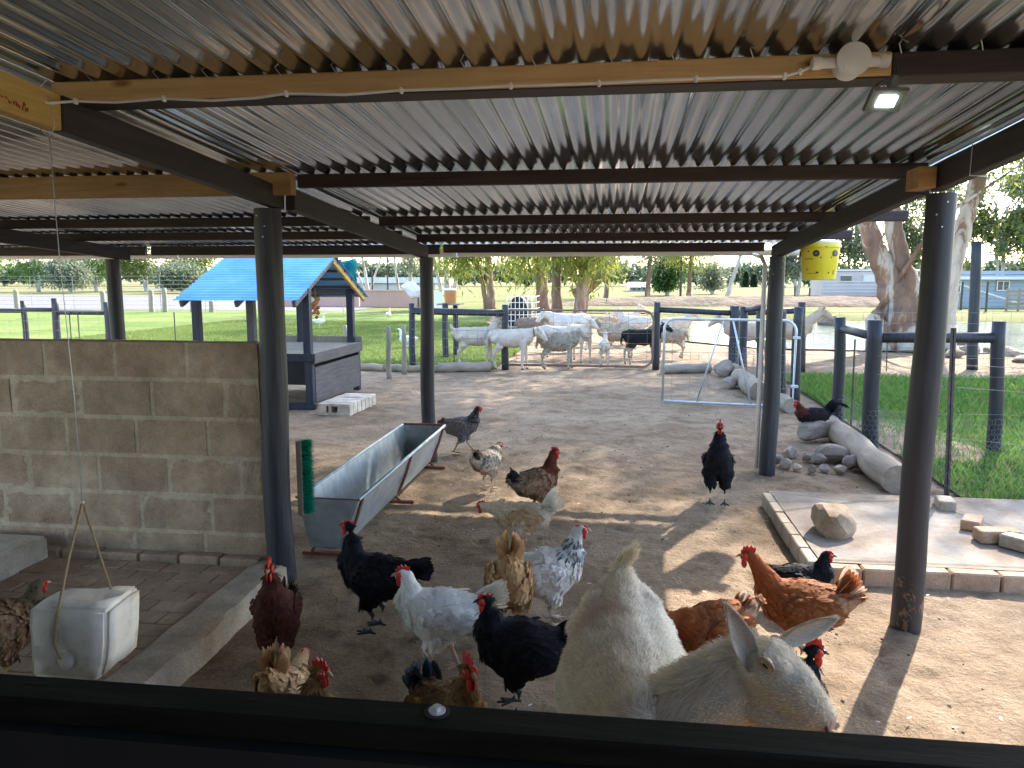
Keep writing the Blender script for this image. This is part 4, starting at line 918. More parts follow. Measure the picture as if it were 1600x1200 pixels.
mb = MB(); mb.tube([on_bucket(-1.5, zt_ - .02, .01), Vector((bc.x - .07, bc.y, zt_ + .05)), Vector((bc.x, bc.y, zt_ + .065)), Vector((bc.x + .07, bc.y, zt_ + .05)), on_bucket(1.6, zt_ - .02, .01)], .0022, 6); mb.build('handle', PIPE, bk, True)
# ---------------------------------------------------------------- blue roofed shelter
BLUE, tb, pb = newmat('blue_painted_iron'); vv = vecs(tb, 'World')
cc = ramp(tb, noise(tb, vv, 2.5, 5, .6), [(0.3, (0.10, 0.31, 0.60)), (0.55, (0.15, 0.40, 0.72)), (0.75, (0.24, 0.45, 0.70))])
vo = N(tb, 'ShaderNodeTexVoronoi'); vo.inputs['Scale'].default_value = 5; tb.links.new(vv, vo.inputs['Vector'])
cc = mixc(tb, .8, cc, ramp(tb, vo.outputs['Distance'], [(0.06, (.25, .25, .3)), (0.09, (1, 1, 1))]), 'MULTIPLY'); tb.links.new(cc, pb.inputs['Base Color']); pb.inputs['Roughness'].default_value = .45
sh = empty('feeding_shelter', (-4.2, 9.5, 0), 'raised platform shelter with bright blue corrugated roof', 'shelter')
NR = G(488, 640); FR = G(548, 606); XR_ = NR.x
zP = D(480, 553, NR.y).z
XL = D(312, 470, NR.y + .1).x
yN, yF = NR.y, FR.y - .1
def bx(name, a, b, mat, ch=.004): mb = MB(); mb.box(a, b, None, ch); return mb.build(name, mat, sh)
SLATE = M_wood('slate_grey_boards', (0.06, 0.055, 0.06), (0.13, 0.12, 0.12), stretch=(12, 1, 12)); BLUEW = M_wood('blue_black_frame', (0.012, 0.016, 0.032), (0.03, 0.038, 0.06), stretch=(8, 8, 1), rough=.5)
k = 8
for i in range(k):
    a = yN + (yF - yN) * i / k; b_ = yN + (yF - yN) * (i + 1) / k - .008; bx('platform_board', (XL - .05, a, zP - .035), (XR_ + .03, b_, zP), GREYW)
bx('platform_edge', (XL - .05, yN - .03, zP - .09), (XR_ + .035, yN - .002, zP + .002), BLUEW); bx('platform_edge', (XR_ + .032, yN, zP - .12), (XR_ + .055, yF, zP + .005), SLATE)
bx('platform_back_rail', (XL, yF + .002, zP), (XR_ + .05, yF + .03, zP + .08), GREYW)
bx('side_panel', (XR_ + .0, yN + .09, .06), (XR_ + .02, yF - .05, zP - .17), SLATE)
for (X, Y) in ((XR_ - .03, yN), (XR_ - .03, yF - .07), (XL, yN), ):
    bx('leg', (X - .045, Y, 0), (X + .045, Y + .085, zP - .04), BLUEW)
bx('base_beam', (XL - .05, yN - .02, .0), (XR_ + .04, yN + .06, .07), BLUEW)
bx('back_panel', (XL, yF - .12, .06), (XR_ - .06, yF - .1, zP - .05), BLACKI)
# roof geometry
eY0 = yN - .42; eY1 = yF + .35; rY = (eY0 + eY1) / 2
rx1 = D(465, 470, eY0).x; rx0 = D(270, 468, eY0).x; zE = D(465, 470, eY0).z; zR = D(520, 400, rY).z
for nme, ya, za, yb, zb2, mt in (('roof_sheet', eY0, zE, rY, zR, BLUE), ('roof_sheet', eY1, zE - .02, rY, zR, BLUE)):
    n = 120; L = math.hypot(yb - ya, zb2 - za); tt = np.linspace(0, 1, n); ny, nz = -(zb2 - za) / L, (yb - ya) / L
    if nz < 0: ny, nz = -ny, -nz
    w_ = .009 * np.sin(tt * L / .0762 * 2 * np.pi); segs = 3; per = (rx1 - rx0) / segs
    for s_ in range(segs):
        x0_ = rx0 + per * s_; x1_ = x0_ + per + (.05 if s_ < segs - 1 else 0); V = []
        for xx in (x0_, x1_):
            V.append(np.stack([np.full(n, xx), ya + (yb - ya) * tt + ny * (w_ + .002 * s_), za + (zb2 - za) * tt + nz * (w_ + .002 * s_)], 1))
        V = np.concatenate(V); i = np.arange(n - 1); o = link(nme, np_mesh(nme, V, np.stack([i, i + 1, i + 1 + n, i + n], 1), smooth=True), mt, sh)
mb = MB(); mb.tube([(rx0, rY, zR + .01), (rx1, rY, zR + .01)], .03, 8); mb.build('ridge_cap', BLUE, sh, True)
for X in (rx1 - .06, (rx0 + rx1) / 2, rx0 + .08):
    for ya in (eY0 + .03, eY1 - .03):
        mb = MB(); mb.bar((X, ya, zE - .045), (X, rY, zR - .05), .04, .07, ch=.003); mb.build('rafter', PINE_Y if X > rx1 - .1 and ya > rY else SLATE, sh)
for i in range(5):
    t = (i + .4) / 5; yy_ = eY1 + (rY - eY1) * t; zz_ = zE + (zR - zE) * t - .018; mb = MB(); mb.bar((rx0 + .05, yy_, zz_), (rx1 - .03, yy_, zz_), .05, .03); mb.build('batten', SLATE, sh)
for (px, Yp) in ((480, yN + .02), (548, yF - .02), (470, yF - .02), (308, yN + .02), (393, yN + .02)):
    q = D(px, 500, Yp); r_ = .045
    zt2 = zE + (Yp - eY0) / (rY - eY0) * (zR - zE) if Yp < rY else zE + (eY1 - Yp) / (eY1 - rY) * (zR - zE)
    bx('post', (q.x - r_, Yp - r_, zP if px in (480, 548, 470) else 0), (q.x + r_, Yp + r_, zt2 - .05), BLUEW if px != 393 else SLATE)
bx('tie_beam', (rx0 + .1, yF - .03, zE + .02), (rx1 - .06, yF + .01, zE + .1), SLATE); 
q = D(540, 480, yN + .1)
TEAL = M_simple('teal_shade_cloth', [(0.3, (0.0, 0.22, 0.25)), (0.7, (0.02, 0.34, 0.36))], 5, .8, .3)
tc = empty('shade_cloth', D(540, 430, rY + .5), 'teal shade cloth bunched behind the blue shelter roof', 'cloth')
V, Fq = grid(0, 1, 0, 1, .1, lambda X, Y: 0 * X); 
P0, P1, P2, P3 = D(514, 412, rY + .4), D(556, 404, rY + .6), D(557, 446, rY + .9), D(528, 425, rY + .7)
V = np.array([list((P0.lerp(P1, u)).lerp(P3.lerp(P2, u), v_) + Vector((.02 * math.sin(9 * v_), .05 * math.sin(u * 12 + v_ * 5), 0))) for u, v_, _ in V]); o = link('cloth', np_mesh('cloth', V, Fq, smooth=True), TEAL, tc); md = o.modifiers.new('thick', 'SOLIDIFY'); md.thickness = .006
og = empty('hay_net', D(492, 478, yF - .3), 'orange feed net hanging inside the blue roofed shelter', 'net'); mb = MB(); p = D(493, 478, yF - .3)
for i in range(26): mb.ball(p + Vector((random.gauss(0, .05), random.gauss(0, .03), random.gauss(0, .07))), random.uniform(.02, .035), 6, 5)
mb.tube([p + Vector((0, 0, .0)), p + Vector((0, 0, .25))], .006, 5); mb.build('net', M_simple('orange_net', [(0.3, (.35, .13, .04)), (0.7, (.5, .22, .08))], 9, .9, .3), og, True)
# concrete block step
st = empty('block_step', G(545, 640), 'row of pale hollow concrete blocks set as a step before the shelter', 'step')
bA = G(497, 648); bB = G(553, 650); ux = Vector((bB.x - bA.x, bB.y - bA.y, 0)); ux.normalize(); uy = Vector((-ux.y, ux.x, 0))
dirn = (G(594, 632) - bB); dirn.z = 0; Ld = dirn.length; uy = dirn.normalized(); 
for i in range(7):
    o0 = bA + uy * (Ld / 7 * i); Mb = Matrix(((ux.x, uy.x, 0, o0.x), (ux.y, uy.y, 0, o0.y), (0, 0, 1, random.uniform(-.004, .006)), (0, 0, 0, 1)))
    mb = MB(); L_ = .39; H_ = .135; Tt = Ld / 7 - .012; t_ = .03
    mb.box((0, 0, 0), (L_, Tt, t_), Mb, .003); mb.box((0, 0, H_ - t_), (L_, Tt, H_), Mb, .003)
    for xa_ in (0, .13, .36, ): mb.box((xa_, .001, t_), (xa_ + (.03 if xa_ else .10), Tt - .001, H_ - t_), Mb)
    mb.box((.24, .001, t_), (.36, Tt - .001, H_ - t_), Mb); mb.build('block', CONCW, st)
# ---------------------------------------------------------------- background buildings
PINKW = M_simple('pink_plaster', [(0.3, (0.44, 0.27, 0.22)), (0.7, (0.52, 0.33, 0.27))], .8, .9, .2)
PALE = M_simple('pale_trailer_panel', [(0.3, (0.46, 0.40, 0.40)), (0.7, (0.54, 0.48, 0.47))], .6, .6, .1)
PALEB = M_simple('pale_blue_board', [(0.3, (0.25, 0.31, 0.39)), (0.7, (0.33, 0.39, 0.46))], .6, .7, .1)
ROOFW = M_simple('pale_roof', [(0.3, (0.55, 0.56, 0.57)), (0.7, (0.68, 0.69, 0.70))], .6, .4, .1)
WINM = M_simple('dark_window_glass', [(0.3, (0.04, 0.05, 0.055)), (0.7, (0.09, 0.10, 0.11))], 2, .15, 0)
def box3(name, a, b, mat, root, ch=0): mb = MB(); mb.box((min(a[0], b[0]), min(a[1], b[1]), min(a[2], b[2])), (max(a[0], b[0]), max(a[1], b[1]), max(a[2], b[2])), None, ch); return mb.build(name, mat, root)
pw_ = empty('boundary_wall', (-12, 41, 0), 'long low pink plastered wall beyond the lawn', 'wall')
a, b = D(562, 455, 41), D(672, 455, 41); box3('wall_panel', (a.x, 41, 0), (b.x, 41.2, a.z), PINKW, pw_); box3('coping', (a.x - .05, 40.95, a.z + .003), (b.x + .05, 41.25, a.z + .07), PINKW, pw_)
a, b = D(440, 466, 41.3), D(561, 466, 41.3); box3('wall_panel', (a.x, 41.3, 0), (b.x - .01, 41.45, 1.0), PINKW, pw_)
a, b = D(678, 456, 36), D(692, 483, 36); o = box3('white_board', (a.x, 36, 0), (b.x, 36.08, a.z), WHITE, None); tag(o, 'plain white upright board beside the pink wall', 'board')
a, b = D(400, 470, 44), D(600, 441, 100)
whs = empty('far_building', D(600, 450, 110), 'long white building far beyond the pink wall', 'building')
a, b = D(545, 455, 110), D(680, 443, 110); box3('wall', (a.x, 110, 0), (b.x, 118, b.z), ROOFW, whs); box3('roof', (a.x - 1, 109, b.z + .05), (b.x + 1, 119, b.z + .9), ROOFW, whs)
trl = empty('trailer', G(1360, 473), 'long pale pink trailer home behind the fence', 'trailer')
Yt = 50; a, b = D(1286, 424, Yt), D(1434, 424, Yt); zt2 = a.z
box3('body', (a.x, Yt, .45), (b.x, Yt + 3, zt2), PALE, trl, .05); box3('roof', (a.x - .1, Yt - .05, zt2 + .01), (b.x + .1, Yt + 3.1, zt2 + .12), ROOFW, trl)
for i in range(4): box3('side_stripe', (a.x, Yt - .02, .75 + i * .2), (b.x, Yt - .003, .80 + i * .2), ROOFW, trl)
for (p0, p1) in ((1314, 1330), (1349, 1369), (1392, 1410)):
    q0, q1 = D(p0, 431, Yt), D(p1, 439, Yt); wf = box3('window', (q0.x, Yt - .05, q1.z), (q1.x, Yt - .004, q0.z), ROOFW if p0 == 1349 else WINM, trl)
    mb = MB()
    for (u0, u1, v0, v1) in ((q0.x - .06, q1.x + .06, q0.z + .002, q0.z + .06), (q0.x - .06, q1.x + .06, q1.z - .06, q1.z - .002)): mb.box((u0, Yt - .07, v0), (u1, Yt - .006, v1))
    mb.build('frame', ROOFW, wf)
for i in range(3): box3('wheel_block', (a.x + 1 + i * 2.5, Yt + .2, 0), (a.x + 1.5 + i * 2.5, Yt + .6, .449), BLACKI, trl)
bh = empty('prefab_house', G(1560, 475), 'pale blue board house with flat white roof behind the fence', 'house')
Yh = 44; a = D(1484, 437, Yh); b = D(1760, 437, Yh)
box3('wall', (a.x, Yh, 0), (b.x, Yh + 5, a.z), PALEB, bh); box3('roof', (a.x - .3, Yh - .4, a.z + .01), (b.x, Yh + 5.3, a.z + .16), ROOFW, bh)
for i in range(9): box3('cladding_board', (a.x - .002, Yh - .03, .1 + i * .21), (b.x, Yh - .004, .285 + i * .21), PALEB, bh)
for (p0, p1, y0, y1) in ((1484, 1498, 440, 456), (1558, 1574, 440, 453)):
    q0, q1 = D(p0, y0, Yh), D(p1, y1, Yh); wf = box3('window', (q0.x, Yh - .09, q1.z), (q1.x, Yh - .034, q0.z), WINM, bh)
    mb = MB(); 
    for (u0, v0, u1, v1) in ((q0.x - .05, q1.z - .05, q0.x, q0.z + .05), (q1.x, q1.z - .05, q1.x + .05, q0.z + .05), (q0.x, q0.z, q1.x, q0.z + .05), (q0.x, q1.z - .05, q1.x, q1.z), ((q0.x + q1.x) / 2 - .02, q1.z, (q0.x + q1.x) / 2 + .02, q0.z)): mb.box((u0, Yh - .12, v0), (u1, Yh - .092, v1))
    mb.build('frame', ROOFW, wf)
mb = MB(); p0 = D(1492, 432, 42); p1 = G(1520, 478); mb.tube([D(1484, 440, 42), (p1.x, 41, .1)], .05, 6); o = mb.build('leaning_pole', PIPE); tag(o, 'pale pole leaning against the blue house', 'pole')
q = G(1318, 475); bp = empty('brick_stack', q, 'stack of red bricks in front of the pale trailer', 'bricks'); kk = 0
for i in range(5):
    for j in range(6):
        if i == 4 and j > 3: continue
        mb = MB(); mb.box((q.x - .75 + j * .26, q.y - .1, .02 + i * .21), (q.x - .75 + j * .26 + .24, q.y + .3, .02 + i * .21 + .19)); mb.build('brick', BRICK, bp)
q = G(1590, 488); cr = empty('slatted_crate', (q.x, 40, 0), 'slatted wooden crate in front of the blue house', 'crate'); a0, a1 = D(1573, 470, 40), D(1610, 470, 40)
for i in range(5): box3('slat', (a0.x, 40, .1 + i * .2), (a1.x, 40.03, .22 + i * .2), GREYW, cr)
for X in (a0.x, (a0.x + a1.x) / 2, a1.x): box3('post', (X, 40.032, 0), (X + .08, 40.1, 1.1), GREYW, cr)
# rubble and rocks near the pond edge, right
for i, (px, py, r_, lb) in enumerate([(1490, 558, .24, 'rock at the foot of the big gum tree'), (1512, 553, .3, 'wide rock at the pond edge behind the tall pole'), (1548, 551, .22, 'rock right of the tall pole by the pond'), (1575, 556, .27, 'low rock near the right edge beside the pond'), (1597, 566, .2, 'rock at the right edge of the pen fence'), (1505, 540, .2, 'small rock nearest the water')]):
    p = G(px, py); rock('rock', (p.x, p.y, r_ * .3), (r_, r_ * .8, r_ * .5), STONE, lb, 'rock', 'rocks along the pond edge', seed=70 + i)
p = G(1295, 509); rock('rock', (p.x, p.y, .18), (.45, .35, .28), STONE, 'square brown rock standing in the pond', 'rock', seed=80)
# sack on post, orange feeder, domed hutch, duck house bits
q = D(643, 452, F13); sk = empty('white_sack', (q.x, q.y, q.z - .1), 'white plastic sack draped over the end fence post', 'sack')
V = np.array([p for p in []]); b = bmesh.new(); bmesh.ops.create_icosphere(b, subdivisions=3, radius=1)
for v_ in b.verts:
    c_ = v_.co; nn = mnoise.noise(c_ * 2.1) * .3; c_ *= (1 + nn); v_.co = Vector((c_.x * .15 + (.05 if c_.z < 0 else -.03), c_.y * .10, c_.z * (.11 if c_.z > 0 else .17)))
me = bpy.data.meshes.new('sack'); b.to_mesh(me); b.free(); me.polygons.foreach_set('use_smooth', [True] * len(me.polygons)); o = link('sack', me, WHITE, sk); o.matrix_parent_inverse.identity(); o.location = (0.0, 0, .12)
q = D(703, 465, 14.8); fd = empty('orange_feeder', (q.x, 14.8, 0), 'orange drum feeder standing on two dark fence posts', 'feeder')
mb = MB(); zc = D(703, 474, 14.8).z; zt3 = D(703, 451, 14.8).z; mb.tube([(q.x, 14.85, zc), (q.x, 14.85, zt3 - .03)], [.11, .125], 16); mb.build('drum', M_simple('orange_plastic', [(0.3, (.40, .15, .04)), (.7, (.52, .22, .07))], 4, .5, 0), fd, True, auto=40)
mb = MB(); mb.tube([(q.x, 14.85, zt3 - .03), (q.x, 14.85, zt3)], [.135, .12], 16); mb.build('lid', WHITE, fd, True, auto=40)
mb = MB(); mb.box((q.x - .22, 14.6, zc - .03), (q.x + .22, 15.1, zc - .002)); mb.build('shelf', GREYW, fd)
q = G(814, 492); hd = empty('domed_hutch', (q.x, q.y, 0), 'dark domed hutch with a white mesh run', 'hutch'); Yd = 24.0
a, b = D(796, 490, Yd), D(822, 490, Yd); zt3 = D(810, 463, Yd).z; r_ = (b.x - a.x) / 2 * 1.0; cx = (a.x + b.x) / 2; n = 12
v = []; 
for yy_ in (Yd, Yd + 1.2):
    for i in range(n + 1): v.append((cx - r_ * 1.3 * math.cos(math.pi * i / n), yy_, .0 + zt3 * math.sin(math.pi * i / n) ** .6))
f = [(i, i + 1, n + 2 + i, n + 1 + i) for i in range(n)] + [tuple(range(n + 1)), tuple(range(n + 1, 2 * n + 2))[::-1]]
mb = MB(); mb.add(v, f); mb.build('cover', BLACKI, hd, True, auto=40)
mb = MB(); a, b = D(822, 490, Yd), D(838, 490, Yd)
for i in range(6): z = .05 + i * (zt3 - .05) / 5; mb.tube([(a.x - .6, Yd - .05, z), (b.x, Yd - .05, z), (b.x, Yd + 1, z)], .014, 4)
for i in range(8): X = a.x - .6 + (b.x - a.x + .6) * i / 7; mb.tube([(X, Yd - .05, 0), (X, Yd - .05, zt3)], .014, 4)
mb.build('mesh_run', WHITE, hd)
# small things seen beyond the right hand trees and lot
for i, (px, py, w_, h_, lb) in enumerate([(70, 452, 2.2, .9, 'pale low shed roof among the left trees')]):
    pass
# ================================================================ TREES
def M_bark(name, cream, brown, dark, pk=.5):
    m, t, p = newmat(name); v = vecs(t, 'World')
    n = noise(t, v, 1.5, 7, .65, (1, 1, .28), dist=.8); n2 = noise(t, v, 5, 6, .7, (1.5, 1.5, .35))
    c = ramp(t, n, [(pk - .08, cream), (pk - .02, tuple(a * .85 for a in cream)), (pk + .02, brown), (pk + .2, dark)])
    c = mixc(t, .8, c, ramp(t, n2, [(.3, (.6, .58, .56)), (.6, (1.08, 1.06, 1.04))]), 'MULTIPLY')
    t.links.new(c, p.inputs['Base Color']); p.inputs['Roughness'].default_value = .85; bump(t, p, n2, .8, .05); return m
GUMB = M_bark('gum_bark', (.50, .43, .36), (.24, .14, .09), (.11, .08, .07)); GUMR = M_bark('reddish_gum_bark', (.42, .31, .25), (.26, .15, .10), (.13, .09, .07), .45); PALEB_ = M_bark('pale_bark', (.55, .50, .46), (.33, .27, .23), (.2, .16, .14), .6)
LEAF = M_vcol('leaf', .6, .45)
def leaves(P, L, W_, cols, droop=.7, k=0):
    n = len(P); r = np.random.default_rng(900 + k)
    d = r.normal(size=(n, 3)); d[:, 2] -= droop * 2.2; d /= np.linalg.norm(d, axis=1)[:, None]
    s = np.cross(d, r.normal(size=(n, 3))); s /= np.linalg.norm(s, axis=1)[:, None]
    l = L * r.uniform(.6, 1.3, n)[:, None]; w_ = W_ * r.uniform(.6, 1.3, n)[:, None]
    v = np.stack([P, P + d * l * .45 + s * w_ * .5, P + d * l * .45 - s * w_ * .5, P + d * l], 1).reshape(-1, 3)
    i = np.arange(n) * 4; f = np.concatenate([np.stack([i, i + 1, i + 2], 1), np.stack([i + 1, i + 3, i + 2], 1)])
    cols = np.array(cols); c = cols[r.integers(0, len(cols), n)] * r.uniform(.7, 1.3, (n, 1))
    return v, f, np.repeat(c, 4, 0)
OLIVE = [(.11, .15, .045), (.16, .20, .05), (.22, .24, .06)]; YELG = [(.22, .25, .05), (.30, .30, .06), (.15, .20, .045)]; GREYG = [(.17, .20, .13), (.22, .25, .17), (.13, .16, .09)]; GREEN = [(.10, .18, .05), (.15, .24, .07), (.20, .27, .08)]
TK = [0]
def tree(label, base, trunks, crown, nclus, nleaf, L, W_, cols, bark, cat='tree', group=None, sigma=.5, droop=.7, name='gum_tree', branches=10, nseg=10):
    """trunks: list of [(point, radius)...]; crown: list of (centre, radii, weight)."""
    TK[0] += 1; k = TK[0]; r = np.random.default_rng(100 + k); root = empty(name, base, label, cat, group)
    for tpath in trunks:
        mb = MB(); pts = [Vector(p) for p, _ in tpath]; rd = [q for _, q in tpath]; P_ = []; R_ = []
        for i in range(len(pts) - 1):
            m = 6
            for j in range(m):
                t = j / m; P_.append(pts[i].lerp(pts[i + 1], t) + Vector((r.normal() * .02, r.normal() * .02, 0)) * min(1, rd[i] * 4)); R_.append((rd[i] + (rd[i + 1] - rd[i]) * t) * r.uniform(.95, 1.06))
        P_.append(pts[-1]); R_.append(rd[-1]); mb.tube(P_, R_, nseg, jit=.03); mb.build('trunk', bark, root, True)
    ws = np.array([c[2] for c in crown], float); ws /= ws.sum(); C = []
    for ci in r.choice(len(crown), nclus, p=ws):
        c, rad, _ = crown[ci]; d = r.normal(size=3); d /= np.linalg.norm(d); C.append(np.array(c) + d * np.array(rad) * r.uniform(.25, 1) ** .5)
    C = np.array(C)
    mb = MB(); tips = [Vector(t_[-1][0]) for t_ in trunks]
    for i in range(min(branches, nclus)):
        s_ = min(tips, key=lambda q: (q - Vector(C[i])).length); e = Vector(C[i]); mid = s_.lerp(e, .5) + Vector((r.normal() * .3, r.normal() * .3, .25)) ; rr = min(.09, trunks[0][-1][1] * .6)
        mb.tube([s_, mid, e], [rr, rr * .6, rr * .2], 5)
    if mb.v: o = mb.build('branches', bark, root, True); o['kind'] = 'stuff'
    idx = r.integers(0, nclus, nleaf); sg = r.uniform(.5, 1.3, (nclus, 1))[idx] * sigma
    P = C[idx] + r.normal(size=(nleaf, 3)) * sg * np.array([1, 1, .9])
    P = P[P[:, 2] > .15 + L]
    v, f, c = leaves(P, L, W_, cols, droop, k)
    o = link('crown', np_mesh('crown', v, f, c), LEAF, root); o['kind'] = 'stuff'
    return root
V3 = lambda p, r_: (tuple(p), r_)
# big gum at the right
Yg = 18.0
tree('massive old gum tree with peeling cream and brown bark forking above the pen', G(1405, 545),
     [[V3(D(1418, 560, Yg), .66), V3(D(1412, 520, Yg), .50), V3(D(1404, 480, Yg), .38), V3(D(1386, 430, Yg), .25), V3(D(1366, 385, Yg), .21), V3(D(1345, 325, Yg), .19), V3(D(1310, 230, Yg), .2), V3((3.8, 17.4, 8.5), .12)],
      [V3(D(1428, 510, Yg + .1), .45), V3(D(1424, 460, Yg + .1), .28), V3(D(1410, 415, Yg), .20), V3(D(1398, 360, Yg), .18), V3(D(1385, 280, Yg), .17), V3((6.0, 17.6, 9.0), .1)],
      [V3(D(1462, 545, Yg + .1), .42), V3(D(1474, 490, Yg), .26), V3(D(1484, 435, Yg), .20), V3(D(1502, 370, Yg), .18), V3(D(1522, 300, Yg), .16), V3(D(1542, 200, Yg), .16), V3((9.5, 17.5, 8.5), .1)],
      [V3(D(1378, 548, Yg - .3), .34), V3(D(1368, 500, Yg - .2), .2), V3(D(1372, 485, Yg - .2), .1)]],
     [((3.2, 18.2, 9.0), (5.8, 3.3, 3.0), 5.0), ((5.0, 22.0, 9.5), (6.5, 3.2, 3.0), 4.5), ((9.0, 19, 9.5), (4.0, 3.0, 2.4), 1.4), ((9.0, 17.2, 5.2), (1.8, 1.8, 1.8), .9), ((6.2, 17.0, 5.0), (1.6, 1.2, 1.0), .25)],
     380, 84000, .26, .045, OLIVE, GUMB, sigma=.48, branches=40, nseg=16)
tree('spreading gum tree over the lawn right of the pond edge, partly cut off', G(1800, 560), [[V3((15, 15, -.1), .4), V3((14.6, 15, 4), .3), V3((14, 15, 7), .2)]],
     [((12.5, 15, 7.5), (4, 4, 2.5), 1)], 80, 14000, .26, .045, OLIVE, GUMB, sigma=.5)
# middle gums
def gum(px, py, wpx, label, lean=0, top=13, cz=8, cr=(3.5, 3, 3.5), nl=7000, cols=OLIVE, bark=GUMR, hang=None, L=.32, two=None, group='gum trees beyond the goat pen'):
    b = G(px, py); r0 = wpx / 2 * b.y / FPX * .74; tr_ = [[V3((b.x, b.y, -.1), r0 * 1.35), V3((b.x + lean * .1, b.y, 1.0), r0), V3((b.x + lean * .35, b.y, 3), r0 * .85), V3((b.x + lean, b.y, top * .6), r0 * .6)]]
    if two:
        for (dx, tx, f_) in two: tr_.append([V3((b.x + dx, b.y + .1, -.1), r0 * f_ * 1.2), V3((b.x + dx * 1.1 + tx * .1, b.y, 1.2), r0 * f_), V3((b.x + dx + tx * .45, b.y, 3.2), r0 * f_ * .8), V3((b.x + dx + tx, b.y, top * .6), r0 * f_ * .5)])
    cr_ = [((b.x + lean, b.y, cz), cr, 3)]
    for (hx, hy, hr) in (hang or []): 
        q = D(hx, hy - 5, b.y - .5); rr = hr * .95 * b.y / FPX; cr_.append(((q.x, q.y, q.z + .3), (rr, rr, rr * .8), .8))
    return tree(label, b, tr_, cr_, 60, nl, L, L * .2, cols, bark, group=group, sigma=.55, branches=14)
gum(768, 483, 17, 'reddish forked gum trunk behind the white goats on the left', -.6, two=[(-.25, -1.6, .6)], hang=[(745, 400, 40), (715, 415, 35), (800, 405, 35)], cols=YELG, nl=9000)
gum(848, 492, 26, 'thick short gum trunk beside the domed hutch', -.3, hang=[(830, 415, 30), (850, 400, 35)], cols=YELG, nl=7000)
g = gum(870, 500, 20, 'double gum trunk with a long pale limb leaning right over the herd', -.1, two=[(.85, .5, 1.35)], hang=[(920, 415, 30), (900, 395, 40), (870, 395, 30)], cols=YELG, nl=9000)
mb = MB(); Yq = 30; mb.tube([D(897, 462, Yq), D(918, 452, Yq), D(938, 435, Yq), D(950, 412, Yq), D(965, 385, Yq)], [.28, .2, .17, .14, .12], 9, jit=.03); mb.build('limb', GUMR, g, True)
gum(1011, 466, 10, 'slim reddish gum trunk standing on the berm', .5, nl=6000, hang=[(1020, 405, 25)], cols=GREYG, cz=9)
gum(1076, 466, 9, 'slim gum trunk with drooping yellow foliage behind the berm', .2, nl=9000, hang=[(1062, 408, 38), (1085, 400, 30)], cols=YELG, cz=7)
gum(1136, 464, 8, 'bare white leaning trunk against the open sky', 2.4, nl=1500, cols=GREYG, bark=PALEB_, cz=13, cr=(2.5, 2, 1.5))
gum(947, 466, 9, 'short grey trunk left of the far white roof', .2, nl=7000, cols=OLIVE, hang=[(950, 420, 28)])
gum(700, 462, 12, 'pale many stemmed gum tree behind the orange feeder', -.5, nl=8000, cols=YELG, bark=PALEB_, two=[(.5, 1.6, .7), (-.6, -1.5, .6)], hang=[(690, 410, 30), (725, 405, 28)])
gum(575, 456, 7, 'leafless pale tree beyond the pink wall', -1.2, nl=500, cols=GREYG, bark=PALEB_, two=[(.3, 2.5, .7), (-.5, -2.5, .6)], cz=9)
gum(640, 457, 9, 'grey green tree beyond the pink wall with slanting stems', .6, nl=9000, cols=GREYG, bark=PALEB_, hang=[(645, 415, 22), (660, 405, 25)], two=[(-1.2, -1, .6)])
def bushy(px, py, wpx, hm, label, cols=GREEN, nl=6000, L=.38, group=None, name='bushy_tree', dens=.6):
    nl = int(nl * .95)
    b = G(px, py); w_ = wpx / 2 * b.y / FPX
    return tree(label, b, [[V3((b.x, b.y, -.1), .22), V3((b.x + .2, b.y, 1.2), .16), V3((b.x + .1, b.y, hm * .5), .1)], [V3((b.x - .1, b.y, .3), .14), V3((b.x - .8, b.y, hm * .5), .08)]],
                [((b.x, b.y, hm * .62), (w_, w_ * .8, hm * .38), 3), ((b.x - w_ * .3, b.y, hm * .3), (w_ * .7, w_ * .6, hm * .18), 1)], 46, nl, L, L * .42, cols, PALEB_, group=group, sigma=dens, droop=.1, name=name, branches=12)
TL = 'green trees beyond the gravel lot'
for i, (px, py, w_, h_, lb, c_) in enumerate([(-30, 455, 130, 9, 'leafy tree at the far left edge beyond the lot', GREEN), (60, 456, 120, 8.5, 'broad green tree above the left fence bay', GREEN), (150, 455, 90, 7.5, 'rounder tree left of the far left pole', GREEN), (228, 455, 110, 9.5, 'yellow green tree right of the far left pole', OLIVE), (300, 454, 90, 8, 'sparse tree just left of the blue roof', OLIVE), (110, 458, 70, 3.5, 'pale dusty bush below the left trees', GREYG), (285, 458, 70, 3, 'dusty low bush near the grey posts', GREYG), (395, 452, 90, 8, 'tree peeping behind the blue roof', GREEN)]):
    bushy(px, py, w_, h_, lb, c_, group=TL, nl=7000)
bushy(1042, 462, 38, 3.6, 'dark green round bush between the two slim gums', [(.04, .09, .02), (.06, .12, .03)], 5000, .35, name='round_bush')
bushy(1112, 460, 26, 3.0, 'grey green bush right of the slim gum trunk', GREYG, 3000, .3, name='round_bush')
bushy(1560, 462, 150, 16, 'tall yellow green tree behind the blue house', YELG + GREYG, 9000, .5)
bushy(1660, 462, 160, 14, 'dense tree behind the right end of the blue house', GREEN, 7000, .5)
bushy(1245, 462, 60, 11, 'thin grey green gum behind the yellow bucket', GREYG, 5000, .45)
bushy(1330, 460, 110, 13, 'airy gum tree rising behind the pale trailer', GREYG, 8000, .45)
bushy(1430, 460, 100, 14, 'airy gum tree behind the big forked trunk', GREYG + OLIVE, 8000, .45)
